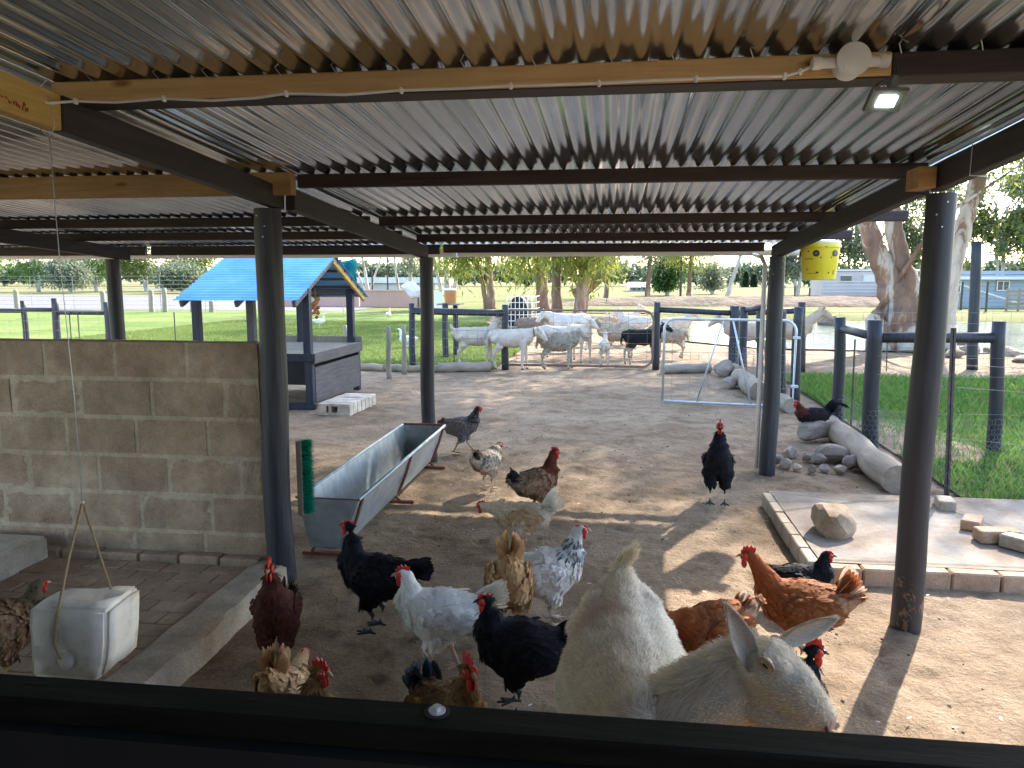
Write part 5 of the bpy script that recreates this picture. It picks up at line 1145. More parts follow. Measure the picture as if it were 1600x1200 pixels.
# far low belt of woodland on the horizon
r = np.random.default_rng(5); n = 26000; X = r.uniform(-150, 260, n); Hh = 4 + 2.5 * sn(X, X * 0, .12, 8) + 1.5 * sn(X, X * 0, .5, 9); P = np.stack([X, 150 + r.uniform(0, 12, n), r.uniform(.3, 1, n) * Hh], 1)
v, f, c = leaves(P, 1.3, .8, [(.08, .12, .07), (.10, .13, .08), (.07, .10, .06)], 0, 77); o = link('far_woodland', np_mesh('far_woodland', v, f, c), LEAF); o['kind'] = 'stuff'
for i, (px, lb) in enumerate([(1107, 'dark conifer spire left of the far white roof'), (1120, 'thin conifer left of the pale trunk'), (1165, 'pointed conifer right of the pale trunk'), (1178, 'small conifer nearest the back right pole')]):
    b = G(px, 449); hh = D(px, 428 + (i % 2) * 4, b.y).z; mb = MB(); lay = 9
    root = empty('conifer', b, lb, 'conifer', 'far conifers'); mb.tube([b, b + Vector((0, 0, hh))], [.25, .03], 6); mb.build('trunk', GUMR, root); n = 900
    r = np.random.default_rng(i); t = r.uniform(0, 1, n); a = r.uniform(0, 6.28, n); rad = (1 - t) * hh * .22 * r.uniform(.3, 1, n); P = np.stack([b.x + np.cos(a) * rad, b.y + np.sin(a) * rad, .3 + t * hh], 1)
    v, f, c = leaves(P, .6, .4, [(.03, .06, .03), (.05, .08, .04)], .3, 60 + i); o = link('crown', np_mesh('crown', v, f, c), LEAF, root); o['kind'] = 'stuff'
for (x0, x1, y0, y1, lb) in ((985, 1012, 441, 455, 'white roofed cottage between the grey trunk and slim gum'), (1103, 1132, 433, 441, 'low house with pale roof behind the berm')):
    Yc = 95 if x0 < 1000 else 120; a, b = D(x0, y1, Yc), D(x1, y0, Yc); h_ = empty('cottage', (a.x, Yc, 0), lb, 'house')
    zt4 = b.z - (b.z - a.z) * .55 if a.z > 0 else b.z * .55
    box3('wall', (a.x, Yc, 0), (b.x, Yc + 6, zt4), PALEB if x0 < 1000 else PINKW, h_)
    mb = MB(); mb.add([(a.x - .5, Yc - .5, zt4 + .02), (b.x + .5, Yc - .5, zt4 + .02), (b.x + .5, Yc + 6.5, zt4 + .02), (a.x - .5, Yc + 6.5, zt4 + .02), (a.x - .2, Yc + 3, b.z), (b.x + .2, Yc + 3, b.z)], [(0, 1, 5, 4), (2, 3, 4, 5), (0, 4, 3), (1, 2, 5), (0, 3, 2, 1)]); mb.build('roof', ROOFW, h_)
    for j in range(3): box3('window', (a.x + (b.x - a.x) * (.15 + .3 * j), Yc - .04, zt4 * .35), (a.x + (b.x - a.x) * (.27 + .3 * j), Yc - .005, zt4 * .75), WINM, h_)
for (px, top, bot, lb) in ((582, 424, 458, 'thin black utility pole beyond the pink wall'), (606, 400, 458, 'tall dark pole left of the white sack'), (1063, 402, 466, 'slim green pole beside the slim gum')):
    b = G(px, bot); o = pole_mb((b.x, b.y), D(px, top, b.y).z, .09, 6).build('utility_pole', IRON, None, True); tag(o, lb, 'pole')
b = G(654, 493); o = pole_mb((b.x, b.y), D(654, 463, b.y).z, .05, 6).build('thin_post', IRON, None, True); tag(o, 'thin dark post standing alone on the edge of the lawn', 'post')
# ================================================================ ANIMALS
dg = bpy.context.evaluated_depsgraph_get
def blob(chains, vox, smooth=3, fac=.5, noise_amp=0, noise_s=10):
    """chains of (point, r_side, r_up): elliptical lofts fused into one continuous skin."""
    mb = MB()
    for ch in chains:
        seg = 14; P_ = [Vector(c[0]) for c in ch]; v = []; f = []; m = len(P_)
        side0 = None; rings = []
        def ring(p, t, ra, rb):
            up = Vector((0, 0, 1)); s_ = t.cross(up)
            if s_.length < .15: s_ = Vector((0, 1, 0)) if side0 is None else side0
            s_ = (s_ - t * s_.dot(t)).normalized(); u = s_.cross(t).normalized()
            return [p + s_ * (ra * math.cos(2 * math.pi * k / seg)) + u * (rb * math.sin(2 * math.pi * k / seg)) for k in range(seg)], s_
        allr = []
        for i in range(m):
            t = (P_[min(i + 1, m - 1)] - P_[max(i - 1, 0)]).normalized(); ra, rb = ch[i][1], ch[i][2] if len(ch[i]) > 2 else ch[i][1]
            if i == 0:
                for q in (.98, .75, .4):
                    rg, s_ = ring(P_[0] - t * min(ra, rb) * q, t, ra * math.sqrt(1 - q * q) + 1e-4, rb * math.sqrt(1 - q * q) + 1e-4); side0 = s_; allr.append(rg)
            rg, s_ = ring(P_[i], t, ra, rb); side0 = s_; allr.append(rg)
            if i == m - 1:
                for q in (.4, .75, .98):
                    rg, s_ = ring(P_[i] + t * min(ra, rb) * q, t, ra * math.sqrt(1 - q * q) + 1e-4, rb * math.sqrt(1 - q * q) + 1e-4); allr.append(rg)
        for rg in allr: v += rg
        K = len(allr)
        for i in range(K - 1):
            for k in range(seg): f.append((i*seg+k, i*seg+(k+1) % seg, (i+1)*seg+(k+1) % seg, (i+1)*seg+k))
        f.append(tuple(range(seg))[::-1]); f.append(tuple((K-1)*seg+k for k in range(seg)))
        mb.add(v, f)
    me = bpy.data.meshes.new('tmp'); me.from_pydata(mb.v, [], mb.f); me.update(); fix_normals(me)
    o = bpy.data.objects.new('tmp', me); COL.objects.link(o)
    md = o.modifiers.new('r', 'REMESH'); md.mode = 'VOXEL'; md.voxel_size = vox; md.use_smooth_shade = True
    if smooth: ms = o.modifiers.new('s', 'SMOOTH'); ms.iterations = smooth; ms.factor = fac
    ev = o.evaluated_get(dg()); out = bpy.data.meshes.new_from_object(ev); bpy.data.objects.remove(o); bpy.data.meshes.remove(me)
    if noise_amp:
        co = np.zeros(len(out.vertices) * 3, np.float32); out.vertices.foreach_get('co', co); co = co.reshape(-1, 3); nn = np.zeros_like(co).ravel(); out.vertex_normals.foreach_get('vector', nn); nn = nn.reshape(-1, 3)
        h = np.array([mnoise.noise(Vector(c) * noise_s) for c in co]); co += nn * (h * noise_amp)[:, None]; out.vertices.foreach_set('co', co.ravel()); out.update()
    out.polygons.foreach_set('use_smooth', [True] * len(out.polygons))
    return out
def mesh_arrays(me):
    co = np.zeros(len(me.vertices) * 3, np.float32); me.vertices.foreach_get('co', co); co = co.reshape(-1, 3)
    me.calc_loop_triangles(); t = np.zeros(len(me.loop_triangles) * 3, np.int32); me.loop_triangles.foreach_get('vertices', t); return co, t.reshape(-1, 3)
def sample(me, n, r):
    co, t = mesh_arrays(me); a, b, c = co[t[:, 0]], co[t[:, 1]], co[t[:, 2]]; nr = np.cross(b - a, c - a); ar = np.linalg.norm(nr, axis=1) + 1e-12
    i = r.choice(len(t), n, p=ar / ar.sum()); u = r.uniform(0, 1, (n, 2)); s_ = u.sum(1) > 1; u[s_] = 1 - u[s_]
    return a[i] + (b[i] - a[i]) * u[:, :1] + (c[i] - a[i]) * u[:, 1:], (nr / ar[:, None])[i]
PLUM = M_vcol('plumage', .75, .28, spec=.2); FURM = M_vcol('fur', .75, .25, spec=.2); SKIN = M_vcol('hide', .85, 0, spec=.15, bs=.3, bscale=160)
COMB = M_simple('red_comb', [(.3, (.45, .015, .015)), (.7, (.62, .035, .03))], 60, .5, .4, .002, 200, kind='Object'); BEAK = M_simple('horn_beak', [(.3, (.35, .22, .10)), (.7, (.5, .35, .18))], 30, .4, 0, kind='Object'); BEAKD = M_simple('dark_beak', [(.3, (.03, .025, .022)), (.7, (.06, .05, .045))], 30, .4, 0, kind='Object')
EYEO, _t, _p = newmat('amber_eye'); _p.inputs['Base Color'].default_value = (.42, .13, .02, 1); _p.inputs['Roughness'].default_value = .15
EYEB, _t, _p = newmat('dark_pupil'); _p.inputs['Base Color'].default_value = (.006, .005, .005, 1); _p.inputs['Roughness'].default_value = .08
def feathers(P, Nn, Dr, L, W_, lift, cb, ct, r):
    """leaf shaped feathers, 6 vertices each; P root, Dr direction, cb / ct base and tip colours."""
    n = len(P); Dr = Dr - Nn * (Dr * Nn).sum(1)[:, None]; Dr /= np.linalg.norm(Dr, axis=1)[:, None] + 1e-9
    S = np.cross(Nn, Dr); j = r.normal(0, .16, (n, 1)); Dr = Dr + S * j; Dr /= np.linalg.norm(Dr, axis=1)[:, None]
    L = L[:, None]; W_ = W_[:, None]; lf = lift[:, None]
    p0 = P - Nn * .002; m1 = P + Dr * L * .45 + Nn * (L * lf * .9); m2 = P + Dr * L * .8 + Nn * (L * lf * 1.0); tip = P + Dr * L + Nn * (L * lf * .75)
    v = np.stack([p0, m1 - S * W_ * .5 - Nn * W_ * .08, m1 + S * W_ * .5 - Nn * W_ * .08, m2 - S * W_ * .42, m2 + S * W_ * .42, tip], 1).reshape(-1, 3)
    i = np.arange(n) * 6; f3 = np.concatenate([np.stack([i, i + 2, i + 1], 1), np.stack([i + 3, i + 4, i + 5], 1)]); f4 = np.stack([i + 1, i + 2, i + 4, i + 3], 1)
    mid = cb * .75 + ct * .25; c = np.stack([cb, cb, cb, mid, mid, ct], 1).reshape(-1, 3); return v, [f3, f4], c
def chicken(label, at, heading, s, pal, neck=80, nl=.13, headp=-5, headyaw=0, pitch=0, tail=45, tl=.13, legs=True, comb=1.0, walk=0.0, sickle=0, group='chickens in the yard', fluff=1.0, cat=None, squat=0, fat=1.0):
    r = np.random.default_rng(abs(hash(label)) % 2 ** 31 if False else sum(map(ord, label)))
    root = empty('chicken' if not sickle else 'rooster', at, label, cat or ('rooster' if sickle else 'hen'), group); root.rotation_euler = (0, 0, R(heading)); root.scale = (s, s, s)
    zc = .25 - squat; pr_ = R(pitch)
    def B(x, z, y=0): return Vector((x * math.cos(pr_) - z * math.sin(pr_), y, zc + x * math.sin(pr_) + z * math.cos(pr_)))
    F_ = fat
    body = [(B(-.185, .060), .022, .026), (B(-.15, .045), .045, .052), (B(-.10, .018), .074 * F_, .080 * F_), (B(-.03, -.002), .094 * F_, .098 * F_), (B(.04, .0), .093 * F_, .098 * F_), (B(.095, .022), .074 * F_, .082 * F_), (B(.13, .055), .054, .060)]
    a0 = R(neck); yw = R(headyaw); pb = B(.118, .05); dn = Vector((math.cos(a0), 0, math.sin(a0)))
    p1 = pb + dn * nl * .35; p2 = pb + dn * nl * .72; hp = pb + dn * nl
    ah = R(headp); hd = Vector((math.cos(ah) * math.cos(yw), math.cos(ah) * math.sin(yw), math.sin(ah)))
    h1 = hp + hd * .016 + Vector((0, 0, .006)); h2 = hp + hd * .034
    nk = [(pb, .050, .056), (p1, .040, .046), (p2, .029, .032), (hp, .0245, .026), (h1, .0225, .025), (h2, .014, .016)]
    ch = [body, nk]
    fl_ = []
    if legs:
        for sy in (-1, 1):
            sw = walk * sy; th0 = B(.0, -.06, sy * .045); kn = Vector((th0.x + .02 + sw * .02, sy * .045, max(.11, zc - .125))); hk = Vector((kn.x - .028 + sw * .02, sy * .045, .085)); ft = Vector((kn.x - .012 + sw * .07, sy * .045, .012))
            if squat < .08:
                ch += [[(th0, .048, .055), (kn, .026, .03), (hk + Vector((0, 0, .01)), .010, .011)], [(kn, .014, .014), (hk, .0082, .0085), (ft, .0078, .008)]]
                for a_, l_ in ((-28, .052), (2, .062), (30, .052), (180, .028)):
                    ch.append([(ft, .0075, .0075), (ft + Vector((math.cos(R(a_)) * l_, math.sin(R(a_)) * l_, -.005)), .0055, .0055)])
    me = blob(ch, .0052, 2, .4)
    co, _ = mesh_arrays(me)
    pbz = np.array(pb)
    def region(p):
        """0 body, 1 neck and head, 2 leg, 3 rear"""
        reg = np.zeros(len(p), int); d = (p - pbz) @ np.array(dn); near = np.linalg.norm((p - pbz) - np.outer(np.clip(d, 0, nl + .04), np.array(dn)), axis=1)
        reg[(d > -.015) & (near < .07)] = 1; reg[(d > nl * .8) & (near < .09)] = 4
        reg[(p[:, 2] < max(.115, zc - .135))] = 2; reg[(p[:, 0] < -.09) & (reg == 0)] = 3
        return reg
    reg = region(co); base = np.zeros((len(co), 3)); K = {0: 'body', 1: 'neck', 2: 'leg', 3: 'rear', 4: 'head'}
    for k_, nm in K.items():
        c_ = np.array(pal.get(nm, pal['body'] if nm != 'head' else pal['neck']), float).reshape(-1, 3); mk = reg == k_; base[mk] = c_[0]
    set_cols(me, base); body_o = link('body', me, PLUM, root, local=True)
    n = int(3200 * fluff); P, Nn = sample(me, n, r); rg = region(P); keep = (rg != 2) & ~((P[:, 2] < .13) & (np.abs(P[:, 1]) > .0) & (zc > .2)); 
    # keep the face bare
    fd = (P - np.array(h1)) @ np.array(hd); keep &= ~((rg == 4) & (fd > .008)); P, Nn, rg = P[keep], Nn[keep], rg[keep]; n = len(P)
    Dr = np.zeros((n, 3)); Dr[:] = np.array(B(-1, -.05) - B(0, 0)) ; nm = (rg == 1) | (rg == 4); Dr[nm] = -np.array(dn) + np.array([-.25, 0, 0]); low = P[:, 2] < zc - .03; Dr[low] += np.array([0, 0, -.35]); rr = (rg == 3); Dr[rr] = np.array(B(-1, .35) - B(0, 0)) * .8
    L = np.where(rg == 4, .013, np.where(rg == 1, .034, np.where(rg == 3, .042, .031))) * r.uniform(.7, 1.25, n); W_ = np.where(rg == 4, .006, np.where(rg == 1, .009, np.where(rg == 3, .019, .019))) * r.uniform(.8, 1.2, n)
    lift = np.where(rg == 1, .06, np.where(rg == 4, .05, .085)) * r.uniform(.6, 1.4, n)
    cb = np.zeros((n, 3)); ct = np.zeros((n, 3))
    for k_, nm in K.items():
        mk = rg == k_; c_ = np.array(pal.get(nm, pal['body'] if nm != 'head' else pal['neck']), float).reshape(-1, 3); q = r.integers(0, len(c_), mk.sum()); cb[mk] = c_[q] * (.65 if not pal.get('patchy') else 1) + c_.mean(0) * (.35 if not pal.get('patchy') else 0)
        t_ = pal.get(nm + '_tip'); ct[mk] = c_[q] if t_ is None else np.array(t_, float).reshape(-1, 3)[r.integers(0, len(np.array(t_).reshape(-1, 3)), mk.sum())]
    vr = r.uniform(.9, 1.1, (n, 1)); v, f, c = feathers(P, Nn, Dr, L, W_, lift, cb * vr, ct * vr, r)
    o = link('plumage', np_mesh('plumage', v, f, c), PLUM, root, local=True); o['kind'] = 'stuff'
    # wings
    wc = np.array(pal.get('wing', pal['body']), float).reshape(-1, 3)
    for sy in (-1, 1):
        cen = B(-.015, .02, sy * .078 * F_); M_ = Matrix.Rotation(-pr_ + R(8), 4, 'Y') @ Matrix.Rotation(R(sy * 6), 4, 'Z')
        mb = MB(); mb.ball(cen, (.098, .016, .052), 16, 10, M_.to_3x3()); me_ = bpy.data.meshes.new('wing'); me_.from_pydata(mb.v, [], mb.f); me_.update(); 
        P, Nn = sample(me_, 420, r); kp = (P[:, 1] - cen.y) * sy > -.004; P, Nn = P[kp], Nn[kp]; n = len(P); t_ = (P[:, 0] - cen.x) / .1
        Dr = np.tile(np.array(B(-1, -.22) - B(0, 0)), (n, 1)); L = np.where(t_ < .0, .062, .032) * r.uniform(.8, 1.2, n); W_ = np.where(t_ < 0, .018, .016) * r.uniform(.8, 1.2, n)
        q = wc[r.integers(0, len(wc), n)] * r.uniform(.8, 1.2, (n, 1)); tp = pal.get('wing_tip'); ct = q if tp is None else np.tile(np.array(tp), (n, 1))
        v, f, c = feathers(P, Nn, Dr, L, W_, r.uniform(.03, .08, n), q, ct, r); m0 = len(mb.v)
        v = np.concatenate([np.array([tuple(x) for x in mb.v]), v]); c = np.concatenate([np.tile(wc[0], (m0, 1)), c])
        quads = np.array([q_ for q_ in mb.f if len(q_) == 4]); tris = np.array([q_ for q_ in mb.f if len(q_) == 3])
        o = link('wing', np_mesh('wing', v, [quads, np.concatenate([tris, f[0] + m0]), f[1] + m0], c, smooth=True), PLUM, root, local=True); bpy.data.meshes.remove(me_)
    # tail
    tc = np.array(pal.get('tail', pal['rear'] if 'rear' in pal else pal['body']), float).reshape(-1, 3); T0 = B(-.15, .055); vv_ = []; ff = []; cc_ = []
    def plume(p, a, y, L_, w_, curl, col, roll):
        k = 6; i0 = len(vv_); q = Vector(p); ang = R(a) + pr_ * -1
        for i in range(k + 1):
            t_ = i / k; d_ = Vector((-math.cos(ang + curl * t_), y, math.sin(ang + curl * t_))); 
            if i: q = q + d_ * (L_ / k)
            ww = w_ * (math.sin(math.pi * min(1, .18 + t_ * .72)) ** .7) * (1 if t_ < .99 else .4); up = Vector((math.sin(ang + curl * t_), 0, math.cos(ang + curl * t_))); sd = Vector((0, 1, 0)); ax = (up * math.cos(roll) + sd * math.sin(roll))
            vv_.append(q + ax * ww * .5); vv_.append(q + sd * (.004 if y >= 0 else -.004)); vv_.append(q - ax * ww * .5); sh_ = r.uniform(.9, 1.1); cc_.extend([col * sh_, col * .9, col * sh_])
        for i in range(k):
            b_ = i0 + i * 3; ff.extend([(b_, b_ + 1, b_ + 4, b_ + 3), (b_ + 1, b_ + 2, b_ + 5, b_ + 4)])
    for sy in (-1, 1):
        for i in range(9):
            t_ = i / 8; plume(T0 + Vector((.01, sy * .010 * (1 + t_), -.012 * t_)), tail + 24 - 52 * t_, sy * (.03 + .26 * t_), tl * (1.0 - .22 * t_) * r.uniform(.93, 1.05), .040, -.15, tc[r.integers(0, len(tc))], sy * (.35 + .9 * t_))
        for i in range(12):
            plume(T0 + Vector((.03, sy * r.uniform(.005, .03), r.uniform(-.015, .02))), tail + r.uniform(-25, 15), sy * r.uniform(.05, .35), tl * r.uniform(.45, .75), .036, -.2, (tc if r.uniform() < .5 else np.array(pal.get('rear', pal['body']), float).reshape(-1, 3))[0], sy * r.uniform(.4, 1.3))
        for i in range(sickle): plume(T0 + Vector((.01, sy * .012, .01)), tail + 30 + 8 * i, sy * (.04 + .05 * i), tl * (1.9 - .2 * i), .024, -1.9 - .2 * i, tc[0], sy * .3)
    o = link('tail', np_mesh('tail', np.array([tuple(x) for x in vv_]), np.array(ff), np.array(cc_), smooth=True), PLUM, root, local=True)
    # head furniture
    side = Vector((-hd.y, hd.x, 0)).normalized(); up = hd.cross(side) * -1; up = side.cross(hd) * -1 if up.z < 0 else up
    if up.z < 0: up = -up
    hc = h1
    if comb > 0:
        pts = []; cs = comb; prof = [(-.026, .010), (-.030, .030), (-.020, .026), (-.014, .040), (-.005, .030), (.002, .042), (.009, .029), (.015, .036), (.020, .022), (.027, .020), (.026, .008), (.0, .004)]
        mb = MB(); base_ = hc + up * .012
        A_ = [base_ + hd * (x * 1.05) + up * (z - .01) * cs * .85 for x, z in prof]; th = .0032; L_ = [p + side * th for p in A_]; R__ = [p - side * th for p in A_]
        cen = sum(A_, Vector()) / len(A_); m = len(A_); mb.add(L_ + R__ + [cen + side * .006, cen - side * .006], [(i, (i + 1) % m, 2 * m) for i in range(m)] + [(m + (i + 1) % m, m + i, 2 * m + 1) for i in range(m)] + [(i, m + i, m + (i + 1) % m, (i + 1) % m) for i in range(m)])
        mb.build('comb', COMB, root, local=True)
    Mh = Matrix((( hd.x, side.x, up.x), (hd.y, side.y, up.y), (hd.z, side.z, up.z)))
    for sy in (-1, 1):
        mb = MB(); mb.ball(hc + hd * .010 + side * sy * .0135 - up * .002, (.017, .009, .016), 12, 8, Mh); mb.build('cheek', COMB, root, True, local=True)
        ws_ = .6 + .5 * comb; mb = MB(); mb.ball(hc + hd * .018 + side * sy * .007 - up * (.020 + .010 * ws_), (.009 * ws_, .0045, .016 * ws_), 12, 8, Mh); mb.build('wattle', COMB, root, True, local=True)
        mb = MB(); mb.ball(hc + hd * .013 + side * sy * .0205 + up * .005, (.0048, .0035, .0048), 10, 8, Mh); mb.build('eye', EYEO, root, True, local=True)
        mb = MB(); mb.ball(hc + hd * .0133 + side * sy * .0232 + up * .005, (.0026, .0018, .0026), 8, 6, Mh); mb.build('pupil', EYEB, root, True, local=True)
    mb = MB(); mb.tube([hc + hd * .024 + up * .001, hc + hd * .036 + up * .001, hc + hd * .048 - up * .006], [.0095, .0062, .0012], 8); mb.build('beak', BEAKD if pal.get('dark') else BEAK, root, True, local=True)
    return root
W0 = (.76, .72, .64); CREAM = (.58, .46, .30); BUFF = (.48, .27, .11)
P_MAR = dict(body=[(.085, .022, .014), (.12, .035, .02), (.05, .016, .012)], neck=[(.11, .03, .018), (.07, .02, .014)], tail=[(.03, .02, .018)], rear=[(.07, .022, .015)], leg=(.34, .27, .2), wing=[(.09, .026, .016), (.06, .02, .014)])
P_BLK = dict(body=[(.010, .011, .015), (.016, .017, .024), (.007, .007, .009)], neck=[(.010, .012, .018), (.014, .018, .028)], leg=(.05, .05, .055), dark=1)
P_WHT = dict(body=[(.86, .84, .80), (.88, .86, .82)], neck=[(.86, .83, .77)], leg=(.50, .33, .24), tail=[(.60, .50, .36), (.62, .57, .48)])
P_SUS = dict(body=[(.80, .78, .75), W0], neck=[(.72, .72, .72), (.05, .055, .07), (.10, .11, .13)], neck_tip=[(.62, .62, .62), (.02, .022, .03)], head=[(.62, .60, .56)], tail=[(.02, .022, .026), (.04, .04, .05)], leg=(.5, .4, .33), wing=[(.80, .78, .75)])
P_BUF = dict(body=[(.70, .47, .26), (.74, .53, .33), (.62, .39, .20)], body_tip=[(.70, .54, .36)], neck=[(.64, .42, .22)], rear=[(.64, .42, .22), (.56, .34, .17)], tail=[(.56, .34, .17), (.48, .28, .13)], leg=(.5, .35, .2))
P_CRM = dict(body=[(.72, .58, .42), (.76, .68, .56), (.58, .38, .21)], neck=[(.76, .66, .52), (.60, .42, .25)], rear=[(.76, .70, .60)], tail=[(.76, .70, .60)], wing=[(.50, .31, .16), (.56, .40, .25)], leg=(.45, .33, .2))
P_LAC = dict(body=[(.24, .12, .065), (.34, .20, .12), (.15, .075, .045)], body_tip=[(.46, .35, .24), (.10, .05, .03)], neck=[(.14, .040, .020), (.11, .03, .016)], tail=[(.03, .028, .034)], rear=[(.28, .18, .12)], rear_tip=[(.42, .33, .25)], leg=(.45, .30, .14), wing=[(.20, .10, .055), (.30, .18, .11)], wing_tip=(.38, .28, .2))
P_SPK = dict(body=[(.68, .60, .52), (.76, .72, .66), (.40, .27, .17)], neck=[(.6, .54, .46), (.4, .28, .2)], tail=[(.10, .08, .07), (.45, .38, .3)], leg=(.5, .4, .3), rear=[(.5, .38, .27), (.6, .53, .45)], rear_tip=[(.66, .6, .54)], wing=[(.60, .54, .47), (.2, .17, .16)])
P_GRY = dict(body=[(.16, .15, .16), (.26, .25, .26), (.09, .08, .09)], body_tip=[(.30, .28, .27), (.12, .11, .12)], neck=[(.03, .028, .032), (.22, .21, .22)], tail=[(.12, .10, .10)], leg=(.42, .30, .17), wing=[(.14, .12, .13), (.22, .19, .19)], wing_tip=(.26, .24, .24))
P_RED = dict(body=[(.30, .095, .030), (.38, .14, .05), (.22, .065, .022)], body_tip=[(.44, .20, .09)], neck=[(.30, .085, .025), (.38, .12, .035)], tail=[(.30, .10, .035), (.60, .50, .40)], rear=[(.34, .13, .05), (.48, .32, .2)], rear_tip=[(.5, .34, .22)], leg=(.5, .35, .2), wing=[(.28, .09, .03), (.36, .15, .06)])
P_RBK = dict(body=[(.012, .012, .018), (.02, .02, .03)], neck=[(.13, .03, .018), (.09, .022, .016)], tail=[(.012, .014, .022)], leg=(.1, .1, .1), wing=[(.02, .018, .022), (.05, .02, .016)], rear=[(.014, .014, .02)])
P_GLD = dict(body=[(.22, .12, .04), (.10, .06, .03)], neck=[(.26, .15, .05), (.09, .05, .02)], neck_tip=[(.34, .22, .09)], tail=[(.02, .05, .09), (.03, .07, .12)], leg=(.4, .3, .2), rear=[(.10, .055, .04), (.16, .09, .05)])
def hen(label, px, py, *a, **k): return chicken(label, G(px, py, .012), *a, **k)
hen('deep maroon hen standing upright by the kerb and left pole, facing the camera', 437, 1036, -78, .90, P_MAR, neck=84, nl=.13, pitch=30, tail=60, comb=1.5)
hen('glossy black hen walking left in front of the trough, head raised', 590, 985, 168, 1.0, P_BLK, neck=88, nl=.15, pitch=4, tail=14, tl=.13, comb=.5, headp=0, fat=1.02)
hen('pure white hen striding left with buff tinted tail', 690, 1052, 186, .98, P_WHT, neck=78, nl=.10, pitch=6, tail=32, tl=.15, comb=1.0, walk=.9, fat=1.08)
hen('large black hen with bright red face beside the white goat', 812, 1108, 192, .95, P_BLK, neck=86, nl=.11, pitch=12, tail=40, tl=.16, comb=.6, fat=1.15)
hen('buff hen bending down with its tail pointing up among the group', 796, 996, 100, 1.02, P_BUF, neck=-20, nl=.08, pitch=-28, tail=70, tl=.13, comb=0.0, headp=-40, fat=1.05)
hen('white hen with black striped neck collar looking right', 855, 974, 8, .98, P_SUS, neck=74, nl=.12, pitch=14, tail=48, tl=.10, comb=.5, fat=1.12)
hen('cream and buff hen pecking left with raised pale tail', 815, 872, 170, .92, P_CRM, neck=5, nl=.12, pitch=-4, tail=42, tl=.15, comb=.8, headp=-15)
hen('brown laced hen with black tail tip walking right', 838, 808, 38, .93, P_LAC, neck=78, nl=.13, pitch=10, tail=50, tl=.10, comb=1.1, headyaw=-35, fat=1.05)
hen('speckled white hen seen from behind near the trough', 762, 764, 62, .84, P_SPK, neck=48, nl=.07, pitch=6, tail=75, tl=.10, comb=.7, headyaw=-45, headp=-20, fat=1.0)
hen('grey barred hen with dark head walking right behind the trough', 722, 706, 2, .92, P_GRY, neck=70, nl=.12, pitch=8, tail=30, tl=.07, comb=.4, walk=1.0)
hen('tall black rooster alone in the middle of the yard, facing the camera', 1120, 784, -96, 1.08, P_BLK, neck=86, nl=.14, pitch=42, tail=55, tl=.12, comb=1.2, sickle=1, fat=.95)
rk0 = G(1268, 688); chicken('black rooster with dark red neck perched on the grey boulder', Vector((rk0.x, rk0.y + .01, .10)), 190, .92, P_RBK, neck=62, nl=.10, pitch=0, tail=40, tl=.15, comb=.8, sickle=2, squat=.11, legs=False, headp=-10)
hen('small black hen resting against the corner of the slab', 1248, 946, -8, .82, P_BLK, neck=80, nl=.10, pitch=8, tail=20, tl=.10, comb=.6, squat=.1, legs=False)
hen('russet red hen facing left with sunlit tail behind the goat head', 1248, 1038, 172, 1.0, P_RED, neck=58, nl=.15, pitch=2, tail=62, tl=.13, comb=1.2, fat=1.08)
hen('rust brown hen half hidden between the goat back and its ear', 1112, 1070, 200, .92, P_RED, neck=20, nl=.10, pitch=-8, tail=55, tl=.07, comb=.8, fat=1.1)
def hen_by_top(label, px, py, ztop, *a, off=(0, 0), **k):
    q = G(px, py, ztop); return chicken(label, Vector((q.x + off[0], q.y + off[1], .012)), *a, **k)
hen_by_top('black hen with upright red comb just right of the goat nose', 1296, 1040, .44, 8, .92, P_BLK, off=(-.13, .03), neck=88, nl=.14, pitch=26, tail=30, tl=.08, comb=1.4, headyaw=-12)
hen_by_top('dark hen behind the goat neck showing only its red comb', 1117, 1036, .42, 20, .9, P_MAR, off=(-.12, .02), neck=80, nl=.12, pitch=10, tail=30, comb=1.1)
hen_by_top('buff hen hidden behind the ledge below the maroon hen, tail up', 430, 1042, .34, 95, .85, P_BUF, off=(0, .06), neck=20, nl=.1, pitch=-26, tail=80, tl=.12, comb=.5)
hen_by_top('golden hen with red comb peeping over the ledge left of the white hen', 492, 1058, .42, 8, .92, P_GLD, off=(-.12, .02), neck=84, nl=.12, pitch=10, tail=30, comb=1.3, headyaw=-20)
hen_by_top('golden necked rooster with big red wattles peeping over the ledge', 728, 1062, .45, -50, 1.0, P_GLD, off=(-.08, .11), neck=84, nl=.13, pitch=14, tail=80, tl=.10, comb=1.6, sickle=0)
hen('speckled brown hen at the left edge beside the hanging lick block', 4, 1080, 70, 1.0, dict(P_LAC, neck=[(.16, .12, .07), (.05, .04, .03)]), neck=70, nl=.08, pitch=-10, tail=30, comb=0, fat=1.1)
